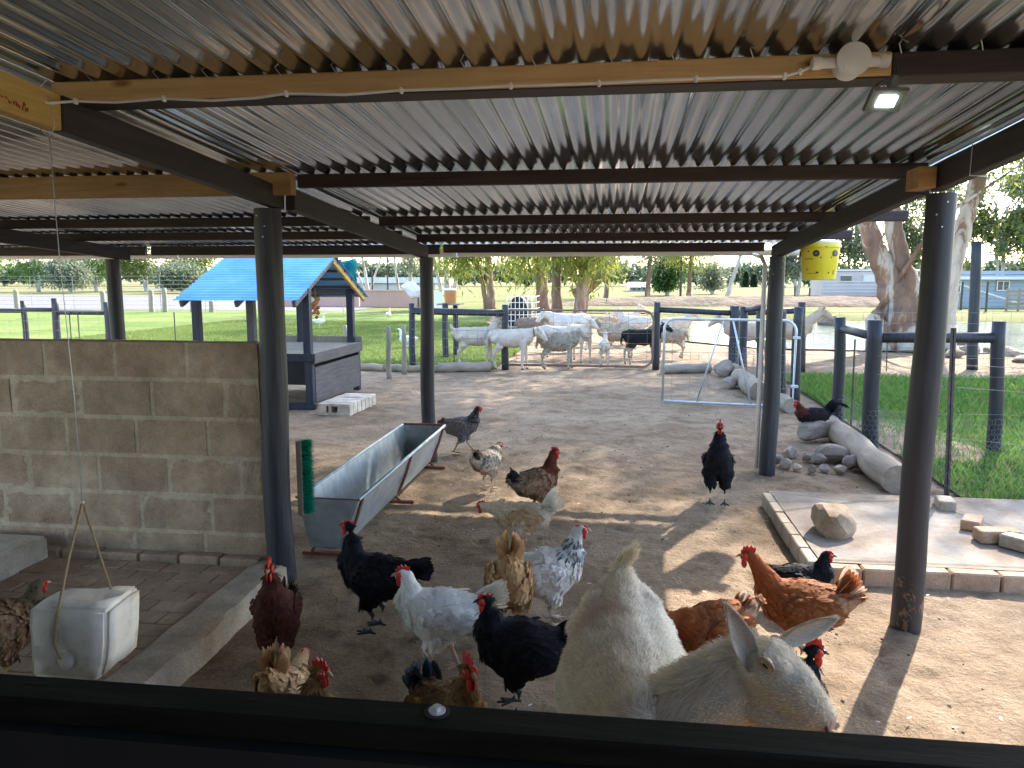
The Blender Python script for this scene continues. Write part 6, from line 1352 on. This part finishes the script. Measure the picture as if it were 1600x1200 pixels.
# ---------------------------------------------------------------- goats and sheep of the herd
WG = (.60, .52, .43)
HERD = []
def beast(label, px, py, heading, s=1.0, kind='goat', head=55, col=WG, headcol=None, legcol=None, tailup=True, headp=-35, headyaw=0, collar=False, walk=.3, nl=.24, group='goats and sheep behind the brown gate', low=0):
    r = np.random.default_rng(sum(map(ord, label))); root = empty(kind, G(px, py, .005), label, kind, group); root.rotation_euler = (0, 0, R(heading)); root.scale = (s, s, s)
    w_ = 1.18 if kind == 'sheep' else 1.0
    V_ = lambda x, z, y=0: Vector((x, y, z))
    body = [(V_(-.36, .60), .07, .08), (V_(-.30, .58), .115 * w_, .13 * w_), (V_(-.14, .545), .145 * w_, .155 * w_), (V_(.04, .54), .148 * w_, .165 * w_), (V_(.19, .565), .125 * w_, .15 * w_), (V_(.29, .59), .085 * w_, .115 * w_)]
    a = R(head); yw = R(headyaw); nb = V_(.25, .62); dn = Vector((math.cos(a) * math.cos(yw * .4), math.cos(a) * math.sin(yw * .4), math.sin(a))); poll = nb + dn * nl
    hd = Vector((math.cos(R(headp)) * math.cos(yw), math.cos(R(headp)) * math.sin(yw), math.sin(R(headp))))
    ch = [body, [(nb - dn * .06, .085 * w_, .105 * w_), (nb + dn * nl * .4, .062 * w_, .080), (poll, .050, .060)], [(poll - hd * .01, .050, .062), (poll + hd * .07, .050, .058), (poll + hd * .14, .036, .042), (poll + hd * .19, .028, .032)]]
    for sy in (-1, 1):
        k = walk * sy * .06
        ch.append([(V_(.20, .50, sy * .075), .055, .07), (V_(.21 + k * .3, .37, sy * .085), .036, .042), (V_(.215 + k, .24, sy * .085), .026, .027), (V_(.21 + k * 1.4, .12, sy * .085), .019, .019), (V_(.222 + k * 1.5, .03, sy * .085), .025, .027)])
        ch.append([(V_(-.26, .53, sy * .075), .08, .10), (V_(-.20 - k * .4, .40, sy * .09), .05, .07), (V_(-.32 - k * .8, .27, sy * .088), .026, .030), (V_(-.305 - k * 1.3, .13, sy * .088), .019, .020), (V_(-.290 - k * 1.4, .03, sy * .088), .025, .027)])
        side = Vector((-hd.y, hd.x, 0)).normalized(); e0 = poll + side * sy * .045 + Vector((0, 0, .02)); e1 = e0 + (side * sy * .11 + Vector((0, 0, .045 if kind == 'goat' else -.01)) - hd * .02); ch.append([(e0, .014, .012), (e0.lerp(e1, .5), .026, .012), (e1, .010, .008)])
    if tailup: ch.append([(V_(-.37, .64), .022, .022), (V_(-.43, .69), .026, .03), (V_(-.45, .75), .012, .014)])
    else: ch.append([(V_(-.39, .62), .022, .02), (V_(-.43, .50), .024, .02), (V_(-.43, .40), .014, .012)])
    me = blob(ch, .0135, 3, .5, .020 if kind == 'sheep' else .006, 24 if kind == 'sheep' else 12)
    co, _ = mesh_arrays(me); c = np.tile(np.array(col, float), (len(co), 1)); 
    lg = co[:, 2] < .34; c[lg] = np.array(legcol if legcol else col); 
    hdm = (co - np.array(poll)) @ np.array(hd) > -.02; hdm &= np.linalg.norm(co - np.array(poll + hd * .09), axis=1) < .16
    if headcol: c[hdm] = headcol
    c[co[:, 2] < .035] = (.08, .06, .05); c *= (1 + .10 * sn(co[:, 0], co[:, 2], 20, 4))[:, None]
    dirty = np.clip((.50 - co[:, 2]) / .3, 0, 1)[:, None] * .22; c = c * (1 - dirty) + np.array((.30, .2, .12)) * dirty
    set_cols(me, c); link('body', me, SKIN, root, local=True); HERD.append((root, me, kind, np.array(col, float), c, np.array(poll)))
    up = Vector((0, 0, 1)); mbe = None
    for sy in (-1, 1): mb = MB(); mb.ball(poll + hd * .055 + side * sy * .047 + up * .018, .0095, 8, 6); mb.build('eye', EYEB, root, True, local=True)
    mb = MB(); mb.ball(poll + hd * .215 - up * .002, (.012, .018, .012), 8, 6); mb.build('nose', BEAKD if kind != 'goat' else BEAK, root, True, local=True)
    if collar: mb = MB(); c0 = nb + dn * nl * .62; n_ = 14; s1 = dn.orthogonal().normalized(); s2 = dn.cross(s1); mb.tube([c0 + s1 * .07 * math.cos(6.283 * i / n_) + s2 * .07 * math.sin(6.283 * i / n_) for i in range(n_)], .008, 5, closed=True); mb.build('collar', BLACKP, root, True, local=True)
    return root
SHP = (.40, .34, .27)
beast('white goat standing in profile at the far left of the herd, ears up', 745, 575, 2, 1.02, col=WG, head=62, nl=.26)
beast('white goat with dark collar reaching its head down to the right', 800, 578, -2, 1.0, col=WG, head=12, headp=-50, collar=True, tailup=False, nl=.22)
beast('two toned brown lamb like sheep lying behind the collared goat', 828, 536, 12, .85, 'sheep', 25, (.26, .21, .17), nl=.18, tailup=False)
beast('grey brown woolly sheep facing right in front of the herd', 873, 577, 2, .88, 'sheep', 42, (.36, .31, .24), (.42, .36, .30), nl=.18, tailup=False)
beast('white goat with head turned to the camera behind the grey sheep', 905, 566, -55, 1.0, col=WG, head=50, nl=.2, headyaw=10)
beast('big white goat with pale rump at the back left of the herd', 888, 548, 190, 1.15, col=(.64, .60, .56), head=20, headp=-50, tailup=False)
beast('white goat hidden low behind the grey woolly sheep', 868, 560, 175, .9, col=(.62, .57, .5), head=-5, headp=-60, tailup=False)
beast('cream sheep turned left with a dark face in the middle of the herd', 962, 560, 178, .95, 'sheep', 45, (.50, .42, .31), (.34, .25, .18), nl=.17, tailup=False)
beast('small white kid seen from behind between the sheep and the black goat', 944, 573, 88, .68, col=(.64, .58, .50), head=60, tailup=False)
beast('black goat with white legs by the dark gate post', 1003, 570, 14, .92, col=(.018, .018, .022), legcol=(.45, .38, .30), head=38, headcol=(.03, .03, .035), tailup=False)
beast('tan goat at the back of the herd left of the black goat', 935, 540, 172, 1.0, col=(.46, .34, .24), head=30, tailup=False)
beast('pale goat standing at the back with its head lifted', 975, 536, 10, 1.05, col=WG, head=60)
beast('white goat behind the black goat looking left', 990, 540, 165, .98, col=(.6, .55, .5), head=60)
beast('short woolly sheep just right of the dark gate post', 1044, 560, 172, .85, 'sheep', 40, (.46, .38, .28), (.4, .32, .24), nl=.15, tailup=False)
beast('white goat standing behind the woolly sheep near the silver gate', 1054, 545, 20, 1.0, col=WG, head=55)
beast('tan and white goat seen through the open silver gate', 1165, 570, 178, 1.12, col=(.56, .44, .34), head=35, headp=-40, tailup=False)
beast('pale brown goat right of the fence corner with its head held high', 1230, 568, 6, 1.15, col=(.50, .38, .28), head=40, nl=.34, tailup=False)
# far geese
def goose(label, px, py, s, h=0):
    root = empty('goose', G(px, py), label, 'goose'); root.rotation_euler = (0, 0, R(h)); root.scale = (s, s, s)
    me = blob([[((-.28, 0, .30), .03, .03), ((-.15, 0, .27), .11, .10), ((.02, 0, .24), .14, .13), ((.15, 0, .27), .09, .09)], [((.13, 0, .28), .06, .06), ((.20, 0, .40), .035, .035), ((.20, 0, .52), .03, .03), ((.25, 0, .55), .03, .028)], [((0, .05, .2), .03, .03), ((0, .05, .02), .012, .012)], [((0, -.05, .2), .03, .03), ((0, -.05, .02), .012, .012)]], .016, 3)
    co, _ = mesh_arrays(me); set_cols(me, np.tile(np.array([(.66, .64, .60)]), (len(co), 1))); link('body', me, SKIN, root, local=True)
    mb = MB(); mb.tube([(.27, 0, .55), (.34, 0, .53)], [.018, .008], 6); mb.build('beak', BEAK, root, True, local=True)
goose('white goose on the path beside the domed hutch', 812, 504, .85, 0); goose('white bird far off by the thin dark post on the lawn', 607, 500, .8, 90); goose('white bird grazing near the black fence post', 637, 545, .8, 180); goose('greyish bird far across the lawn under the blue roof', 499, 512, .8, 40)

# ---------------------------------------------------------------- the big white goat just beyond the ledge
gtr = empty('goat', (0.03, 1.8, 0.0), 'large cream white goat in front, head turned right over the ledge', 'goat')
def W3(p): return Vector(p) - Vector((0.03, 1.8, 0.0))
hc0, hc1, hc2, hc3, hc4 = [W3(D(a, b, Y)) for a, b, Y in ((1172, 1042, 1.52), (1203, 1048, 1.48), (1240, 1078, 1.46), (1266, 1108, 1.45), (1281, 1122, 1.45))]
L3 = lambda x, y, z: W3((x + .024, y, z))
bodyc = [(L3(.008, 2.20, .60), .075, .085), (L3(.008, 2.14, .585), .115, .122), (L3(.015, 2.02, .555), .138, .145), (L3(.015, 1.86, .525), .168, .165), (L3(.03, 1.70, .53), .160, .168), (L3(.035, 1.58, .55), .14, .165), (L3(.05, 1.50, .58), .10, .14)]
neckc = [(L3(.02, 1.60, .56), .12, .12), (L3(.06, 1.54, .585), .10, .105), (L3(.115, 1.525, .635), .088, .092), (hc0 + Vector((-.022, 0, -.028)), .068, .078)]
headc = [(hc0, .058, .066), (hc1, .058, .069), (hc2, .044, .055), (hc3, .034, .044), (hc4, .029, .034)]
ridge = [(L3(.008, 2.13, .690), .04, .03), (L3(.02, 1.9, .675), .04, .022), (L3(.03, 1.7, .675), .04, .024), (L3(.04, 1.58, .68), .04, .03)]
ch = [bodyc, neckc, headc, ridge]
hdv = (hc3 - hc1).normalized(); sdv = hdv.cross(Vector((0, 0, 1))).normalized(); upv = sdv.cross(hdv).normalized()
if upv.z < 0: upv = -upv
for sy in (-1, 1):
    ch.append([(L3(.035 + sy * .075, 1.60, .50), .05, .07), (L3(.035 + sy * .085, 1.58, .36), .033, .04), (L3(.035 + sy * .085, 1.57, .23), .027, .027), (L3(.035 + sy * .085, 1.575, .11), .018, .019), (L3(.035 + sy * .085, 1.56, .03), .026, .028)])
    ch.append([(L3(.01 + sy * .075, 2.10, .54), .075, .10), (L3(.01 + sy * .095, 2.04, .42), .045, .07), (L3(.01 + sy * .09, 2.17, .28), .026, .03), (L3(.01 + sy * .09, 2.15, .13), .019, .02), (L3(.01 + sy * .09, 2.13, .03), .026, .028)])
# hip bones
ch.append([(L3(-.060, 2.04, .655), .035, .03), (L3(.085, 2.04, .655), .035, .03)])
ch.append([(hc0 - upv * .05 - hdv * .01, .045, .05), (hc1 - upv * .072, .046, .058), (hc2 - upv * .068, .040, .048), (hc3 - upv * .036, .031, .032)])
ch.append([(L3(.07, 1.50, .56), .09, .10), (L3(.14, 1.49, .60), .07, .08), (hc0 - upv * .07, .055, .06)])
# brow and muzzle
ch.append([(hc1 + upv * .036 + sdv * .034, .022, .018), (hc1 + upv * .036 - sdv * .034, .022, .018)])
ch.append([(hc3 - upv * .016 - hdv * .03, .020, .016), (hc4 - upv * .014, .018, .014)])
tl0 = L3(.008, 2.185, .685); tl1 = W3(D(972, 884, 2.19)); tl2 = W3(D(994, 858, 2.15))
ch.append([(tl0, .032, .028), (tl0.lerp(tl1, .6), .026, .026), (tl1, .020, .023), (tl2, .007, .009)])
gme = blob(ch, .0062, 4, .5, .0022, 22)
co, _ = mesh_arrays(gme); gcol = np.tile(np.array([(.56, .47, .36)]), (len(co), 1))
pk = np.array(W3(D(985, 1000, 1.80))); dpk = np.linalg.norm((co - np.array(L3(-.05, 1.93, .64))) / np.array([.07, .10, .09]), axis=1); gcol[dpk < 1] = (.55, .33, .26)
mz = np.linalg.norm(co - np.array(hc4 + hdv * .02), axis=1) < .026; gcol[mz] = (.50, .30, .24)
gcol = gcol * 1.22
set_cols(gme, gcol); link('body', gme, SKIN, gtr, local=True)
r = np.random.default_rng(3)
def fur_patch(me, n, L0, W0_, lift, colf, flowf, name, keepf=None, par=gtr):
    P, Nn = sample(me, n, r)
    if keepf is not None: k_ = keepf(P); P, Nn = P[k_], Nn[k_]
    n = len(P); F0 = flowf(P); F0 = F0 + r.normal(0, .16, (n, 3)) + .35 * np.stack([sn(P[:, 0], P[:, 1] + P[:, 2], 60, 71), sn(P[:, 0] + P[:, 2], P[:, 1], 60, 72), sn(P[:, 1], P[:, 2], 60, 73)], 1) * 2; F0 -= Nn * (F0 * Nn).sum(1)[:, None]; F0 /= np.linalg.norm(F0, axis=1)[:, None] + 1e-9
    lf = (lift * r.uniform(.4, 1.7, n))[:, None]; d1 = F0 + Nn * lf; d1 /= np.linalg.norm(d1, axis=1)[:, None]; S = np.cross(Nn, F0)
    L = (L0(P) if callable(L0) else np.full(n, L0)) * r.uniform(.5, 1.4, n); L = L[:, None]; w_ = W0_ * r.uniform(.6, 1.3, n)[:, None]
    p0 = P - Nn * .001; m1 = P + d1 * L * .55; tip = P + d1 * L - Nn * L * lf * .35 + np.array([0, 0, -.12]) * L
    v = np.stack([p0 - S * w_, p0 + S * w_, m1 - S * w_ * .7, m1 + S * w_ * .7, tip], 1).reshape(-1, 3); i = np.arange(n) * 5
    c = colf(P) * r.uniform(.74, 1.16, (n, 1)); cc = np.stack([c * .9, c * .9, c, c, c * 1.08], 1).reshape(-1, 3)
    o = link(name, np_mesh(name, v, [np.stack([i, i + 1, i + 3, i + 2], 1), np.stack([i + 2, i + 3, i + 4], 1)], cc), FURM, par, local=True); o['kind'] = 'stuff'; return o
hA, hB = np.array(hc0), np.array(hc4)
hd_n = np.array(hdv)
def is_head(P): return ((P - hA) @ hd_n > -.03) & (np.linalg.norm(P - (hA + hB) / 2, axis=1) < .19)
nkd = np.array(neckc[3][0] - neckc[0][0]); nkd /= np.linalg.norm(nkd)
def is_neck(P): return (~is_head(P)) & (P[:, 0] > .07) & (P[:, 2] > .5) & (P[:, 1] < -.12)
def flow(P):
    F0 = np.tile(np.array([-.02, .9, -.45]), (len(P), 1)); h_ = is_head(P); F0[h_] = -hd_n + np.array([0, 0, -.35]); k_ = is_neck(P); F0[k_] = -nkd * .35 + np.array([-.05, .45, -.65]); t_ = (P[:, 1] > .34) & (P[:, 2] > .72); F0[t_] = (.1, .1, .9)
    fl2 = (P[:, 2] < .62) & ~h_ & ~k_; F0[fl2] = (-.03, .45, -.9); return F0
def gcolf(P):
    base = np.array([(.85, .80, .71)]) * np.ones((len(P), 1)); m_ = sn(P[:, 0] * 1.0, P[:, 1] + P[:, 2], 9, 55)[:, None]; base = base * (1 + .10 * m_); sd_ = np.clip((P[:, 0] - .030) / .05 + .5, 0, 1)[:, None]; hd_m = is_head(P); sd_[is_neck(P)] = .45; base[hd_m] *= np.array((1.10, 1.05, .98)); sd_[hd_m] = .8; base = base * (np.array([(.96, .88, .77)]) * (1 - sd_) + np.array([(1.05, 1.03, .98)]) * sd_)  # warm bounce on the left flank, sky light on the right, tinted into coat
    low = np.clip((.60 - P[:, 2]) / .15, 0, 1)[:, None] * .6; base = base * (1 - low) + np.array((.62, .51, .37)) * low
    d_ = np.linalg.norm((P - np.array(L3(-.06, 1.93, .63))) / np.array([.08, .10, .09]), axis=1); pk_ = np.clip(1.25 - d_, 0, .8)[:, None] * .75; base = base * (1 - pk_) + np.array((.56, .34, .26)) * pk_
    t_ = (P[:, 1] > .33) & (P[:, 2] > .74); base[t_] = (.84, .73, .52); return base
def len_f(P):
    L = np.full(len(P), .026); L[is_head(P)] = .0095; L[is_neck(P)] = .036; L[(P[:, 1] > .32) & (P[:, 2] > .70)] = .030; return L
_dv = W3(D(1197, 1038, 1.428)) - hc1; _a, _b, _c = _dv.dot(hdv), _dv.dot(upv), abs(_dv.dot(sdv))
eyeP = [hc1 + hdv * _a + upv * _b + sdv * s_ * (max(.050, min(_c, .056)) if s_ * _dv.dot(sdv) > 0 else .040) for s_ in (1, -1)]
def keep(P):
    k_ = P[:, 2] > .30
    for e in eyeP: k_ &= np.linalg.norm(P - np.array(e), axis=1) > .0150
    k_ &= np.linalg.norm(P - np.array(hc4 + hdv * .02), axis=1) > .021; return k_
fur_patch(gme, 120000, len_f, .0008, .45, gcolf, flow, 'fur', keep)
# eyes: amber with a level slot, heavy lids
LIDM = M_simple('pink_lid', [(.3, (.42, .25, .20)), (.7, (.52, .34, .28))], 40, .6, .1)
EYEG, _t, _p = newmat('pale_amber_eye'); _p.inputs['Base Color'].default_value = (.55, .36, .14, 1); _p.inputs['Roughness'].default_value = .12
for e, s_ in zip(eyeP, (1, -1)):
    n_ = sdv * s_; Me = Matrix(((hdv.x, n_.x, upv.x), (hdv.y, n_.y, upv.y), (hdv.z, n_.z, upv.z)))
    mb = MB(); mb.ball(e - n_ * .004, (.0135, .0125, .0115), 18, 12, Me); mb.build('eye', EYEG, gtr, True, local=True)
    mb = MB(); mb.ball(e + n_ * .0078, (.0068, .0016, .0023), 12, 8, Me); mb.build('pupil', EYEB, gtr, True, local=True)
    for k_, (dz, rr_) in enumerate(((.0082, .0038), (-.0082, .0030))):
        mb = MB(); mb.tube([e + hdv * (.0165 * math.cos(a)) + upv * (dz * (1 if k_ == 0 else 1) * math.sin(a) * 1.35) + n_ * (.002 + .0045 * math.sin(a)) for a in [math.pi * i / 8 for i in range(9)]], [rr_ * (.4 + .6 * math.sin(math.pi * i / 8)) for i in range(9)], 8); mb.build('eyelid', LIDM, gtr, True, local=True)
    mb = MB(); nz = hc4 + hdv * .019 + sdv * s_ * .0225 + upv * .004; Mn = Me @ Matrix.Rotation(R(35), 3, 'Y'); mb.ball(nz, (.0105, .0055, .0042), 12, 8, Mn); mb.build('nostril', M_simple('nostril', [(.3, (.10, .04, .03)), (.7, (.14, .06, .05))], 40, .6, 0), gtr, True, local=True)
# ears: cupped leaves with an inner side
def ear(root_p, tip_p, face, wd, name='ear'):
    A_, B_ = Vector(root_p), Vector(tip_p); ax = (B_ - A_); L_ = ax.length; ax.normalize(); f_ = Vector(face); f_ = (f_ - ax * f_.dot(ax)).normalized(); s_ = ax.cross(f_)
    nu, nv = 12, 14; V = []; 
    for side_ in (0, 1):
        for i in range(nv + 1):
            t_ = i / nv; w_ = wd * (math.sin(math.pi * min(1, (.16 + .84 * t_))) ** .75 + .02) * (1 if t_ < .5 else 1 - .25 * (t_ - .5)); w_ = max(w_, .002)
            for j in range(nu + 1):
                a = (j / nu - .5) * 2; cup = wd * .75 * (1 - t_ * .6); off_ = f_ * (cup * a * a - (.0035 * (1 - a * a) if side_ else 0)); V.append(A_ + ax * (L_ * t_) + s_ * (w_ * a) + off_)
    m_ = (nv + 1) * (nu + 1); F4 = []
    for side_ in (0, 1):
        for i in range(nv):
            for j in range(nu):
                q = side_ * m_ + i * (nu + 1) + j; qq = (q, q + 1, q + nu + 2, q + nu + 1); F4.append(qq if side_ == 0 else qq[::-1])
    for i in range(nv): F4.append((i * (nu + 1), (i + 1) * (nu + 1), m_ + (i + 1) * (nu + 1), m_ + i * (nu + 1))); q = i * (nu + 1) + nu; F4.append((q + nu + 1, q, m_ + q, m_ + q + nu + 1))
    V = np.array([tuple(x) for x in V]); t_ = np.repeat(np.arange(len(V)) < m_, 1)
    cols = np.where(t_[:, None], np.array([(.66, .45, .36)]), np.array([(.76, .68, .57)]))
    me = np_mesh(name, V, np.array(F4), cols, smooth=True); o = link(name, me, SKIN, gtr, local=True)
    axn = np.array(ax); P_keep = lambda P: r.uniform(0, 1, len(P)) < .8
    fur_patch(me, 9000, .011, .00045, .25, lambda P: np.array([(.80, .73, .62)]) * np.ones((len(P), 1)), lambda P: np.tile(axn, (len(P), 1)), 'ear_fur', P_keep, o)
    return o
ear(hc0 + Vector((-.008, -.05, .030)), W3(D(1133, 944, 1.43)), (.35, -.9, .1), .023)
ear(hc1 + Vector((.028, .045, .050)), W3(D(1304, 964, 1.55)), (.15, -.9, -.25), .024)
# beard whiskers and forelock come with the fur

# shaggy coats of the herd
for root_, me_, kind_, col_, vc_, poll_ in HERD:
    wool = kind_ == 'sheep'; co_, _ = mesh_arrays(me_)
    def cf(P, vc_=vc_, co_=co_):
        out = np.zeros((len(P), 3))
        for k0 in range(0, len(P), 400):
            d_ = ((P[k0:k0 + 400, None] - co_[None, ::3]) ** 2).sum(2); out[k0:k0 + 400] = vc_[::3][d_.argmin(1)]
        return out
    fl_ = lambda P: np.tile(np.array([-.9, 0, -.6]), (len(P), 1))
    fur_patch(me_, 2600, .045 if wool else .034, .0055 if wool else .003, .9 if wool else .35, cf, fl_, 'wool' if wool else 'coat', lambda P: P[:, 2] > .36, root_)

# wire ties, nails and flaked patches on the shed poles
NAIL = PIPE
for (X, Y, zt) in ((-1.69, 3.63, rafz(3.63)), (1.335, 3.47, rafz(3.47)), (1.25, 6.28, rafz(6.28))):
    for k in range(3):
        a_ = -1.57 + random.uniform(-.7, .7); z_ = zt - .04 - .05 * k; mb = MB(); mb.tube([(X + .060 * math.cos(a_), Y + .060 * math.sin(a_), z_), (X + .066 * math.cos(a_), Y + .066 * math.sin(a_), z_)], .0035, 8); mb.build('nail', NAIL, shed)
mb = MB(); q0 = onX(1519, 222, 1.27); mb.tube([(1.272, q0.y, rafz(q0.y) + RAFH + .002), (1.271, q0.y, rafz(q0.y) - .004), (1.33, q0.y + .01, rafz(q0.y) - .006)], .0016, 5); mb.build('wire_loop', PIPE, shed)
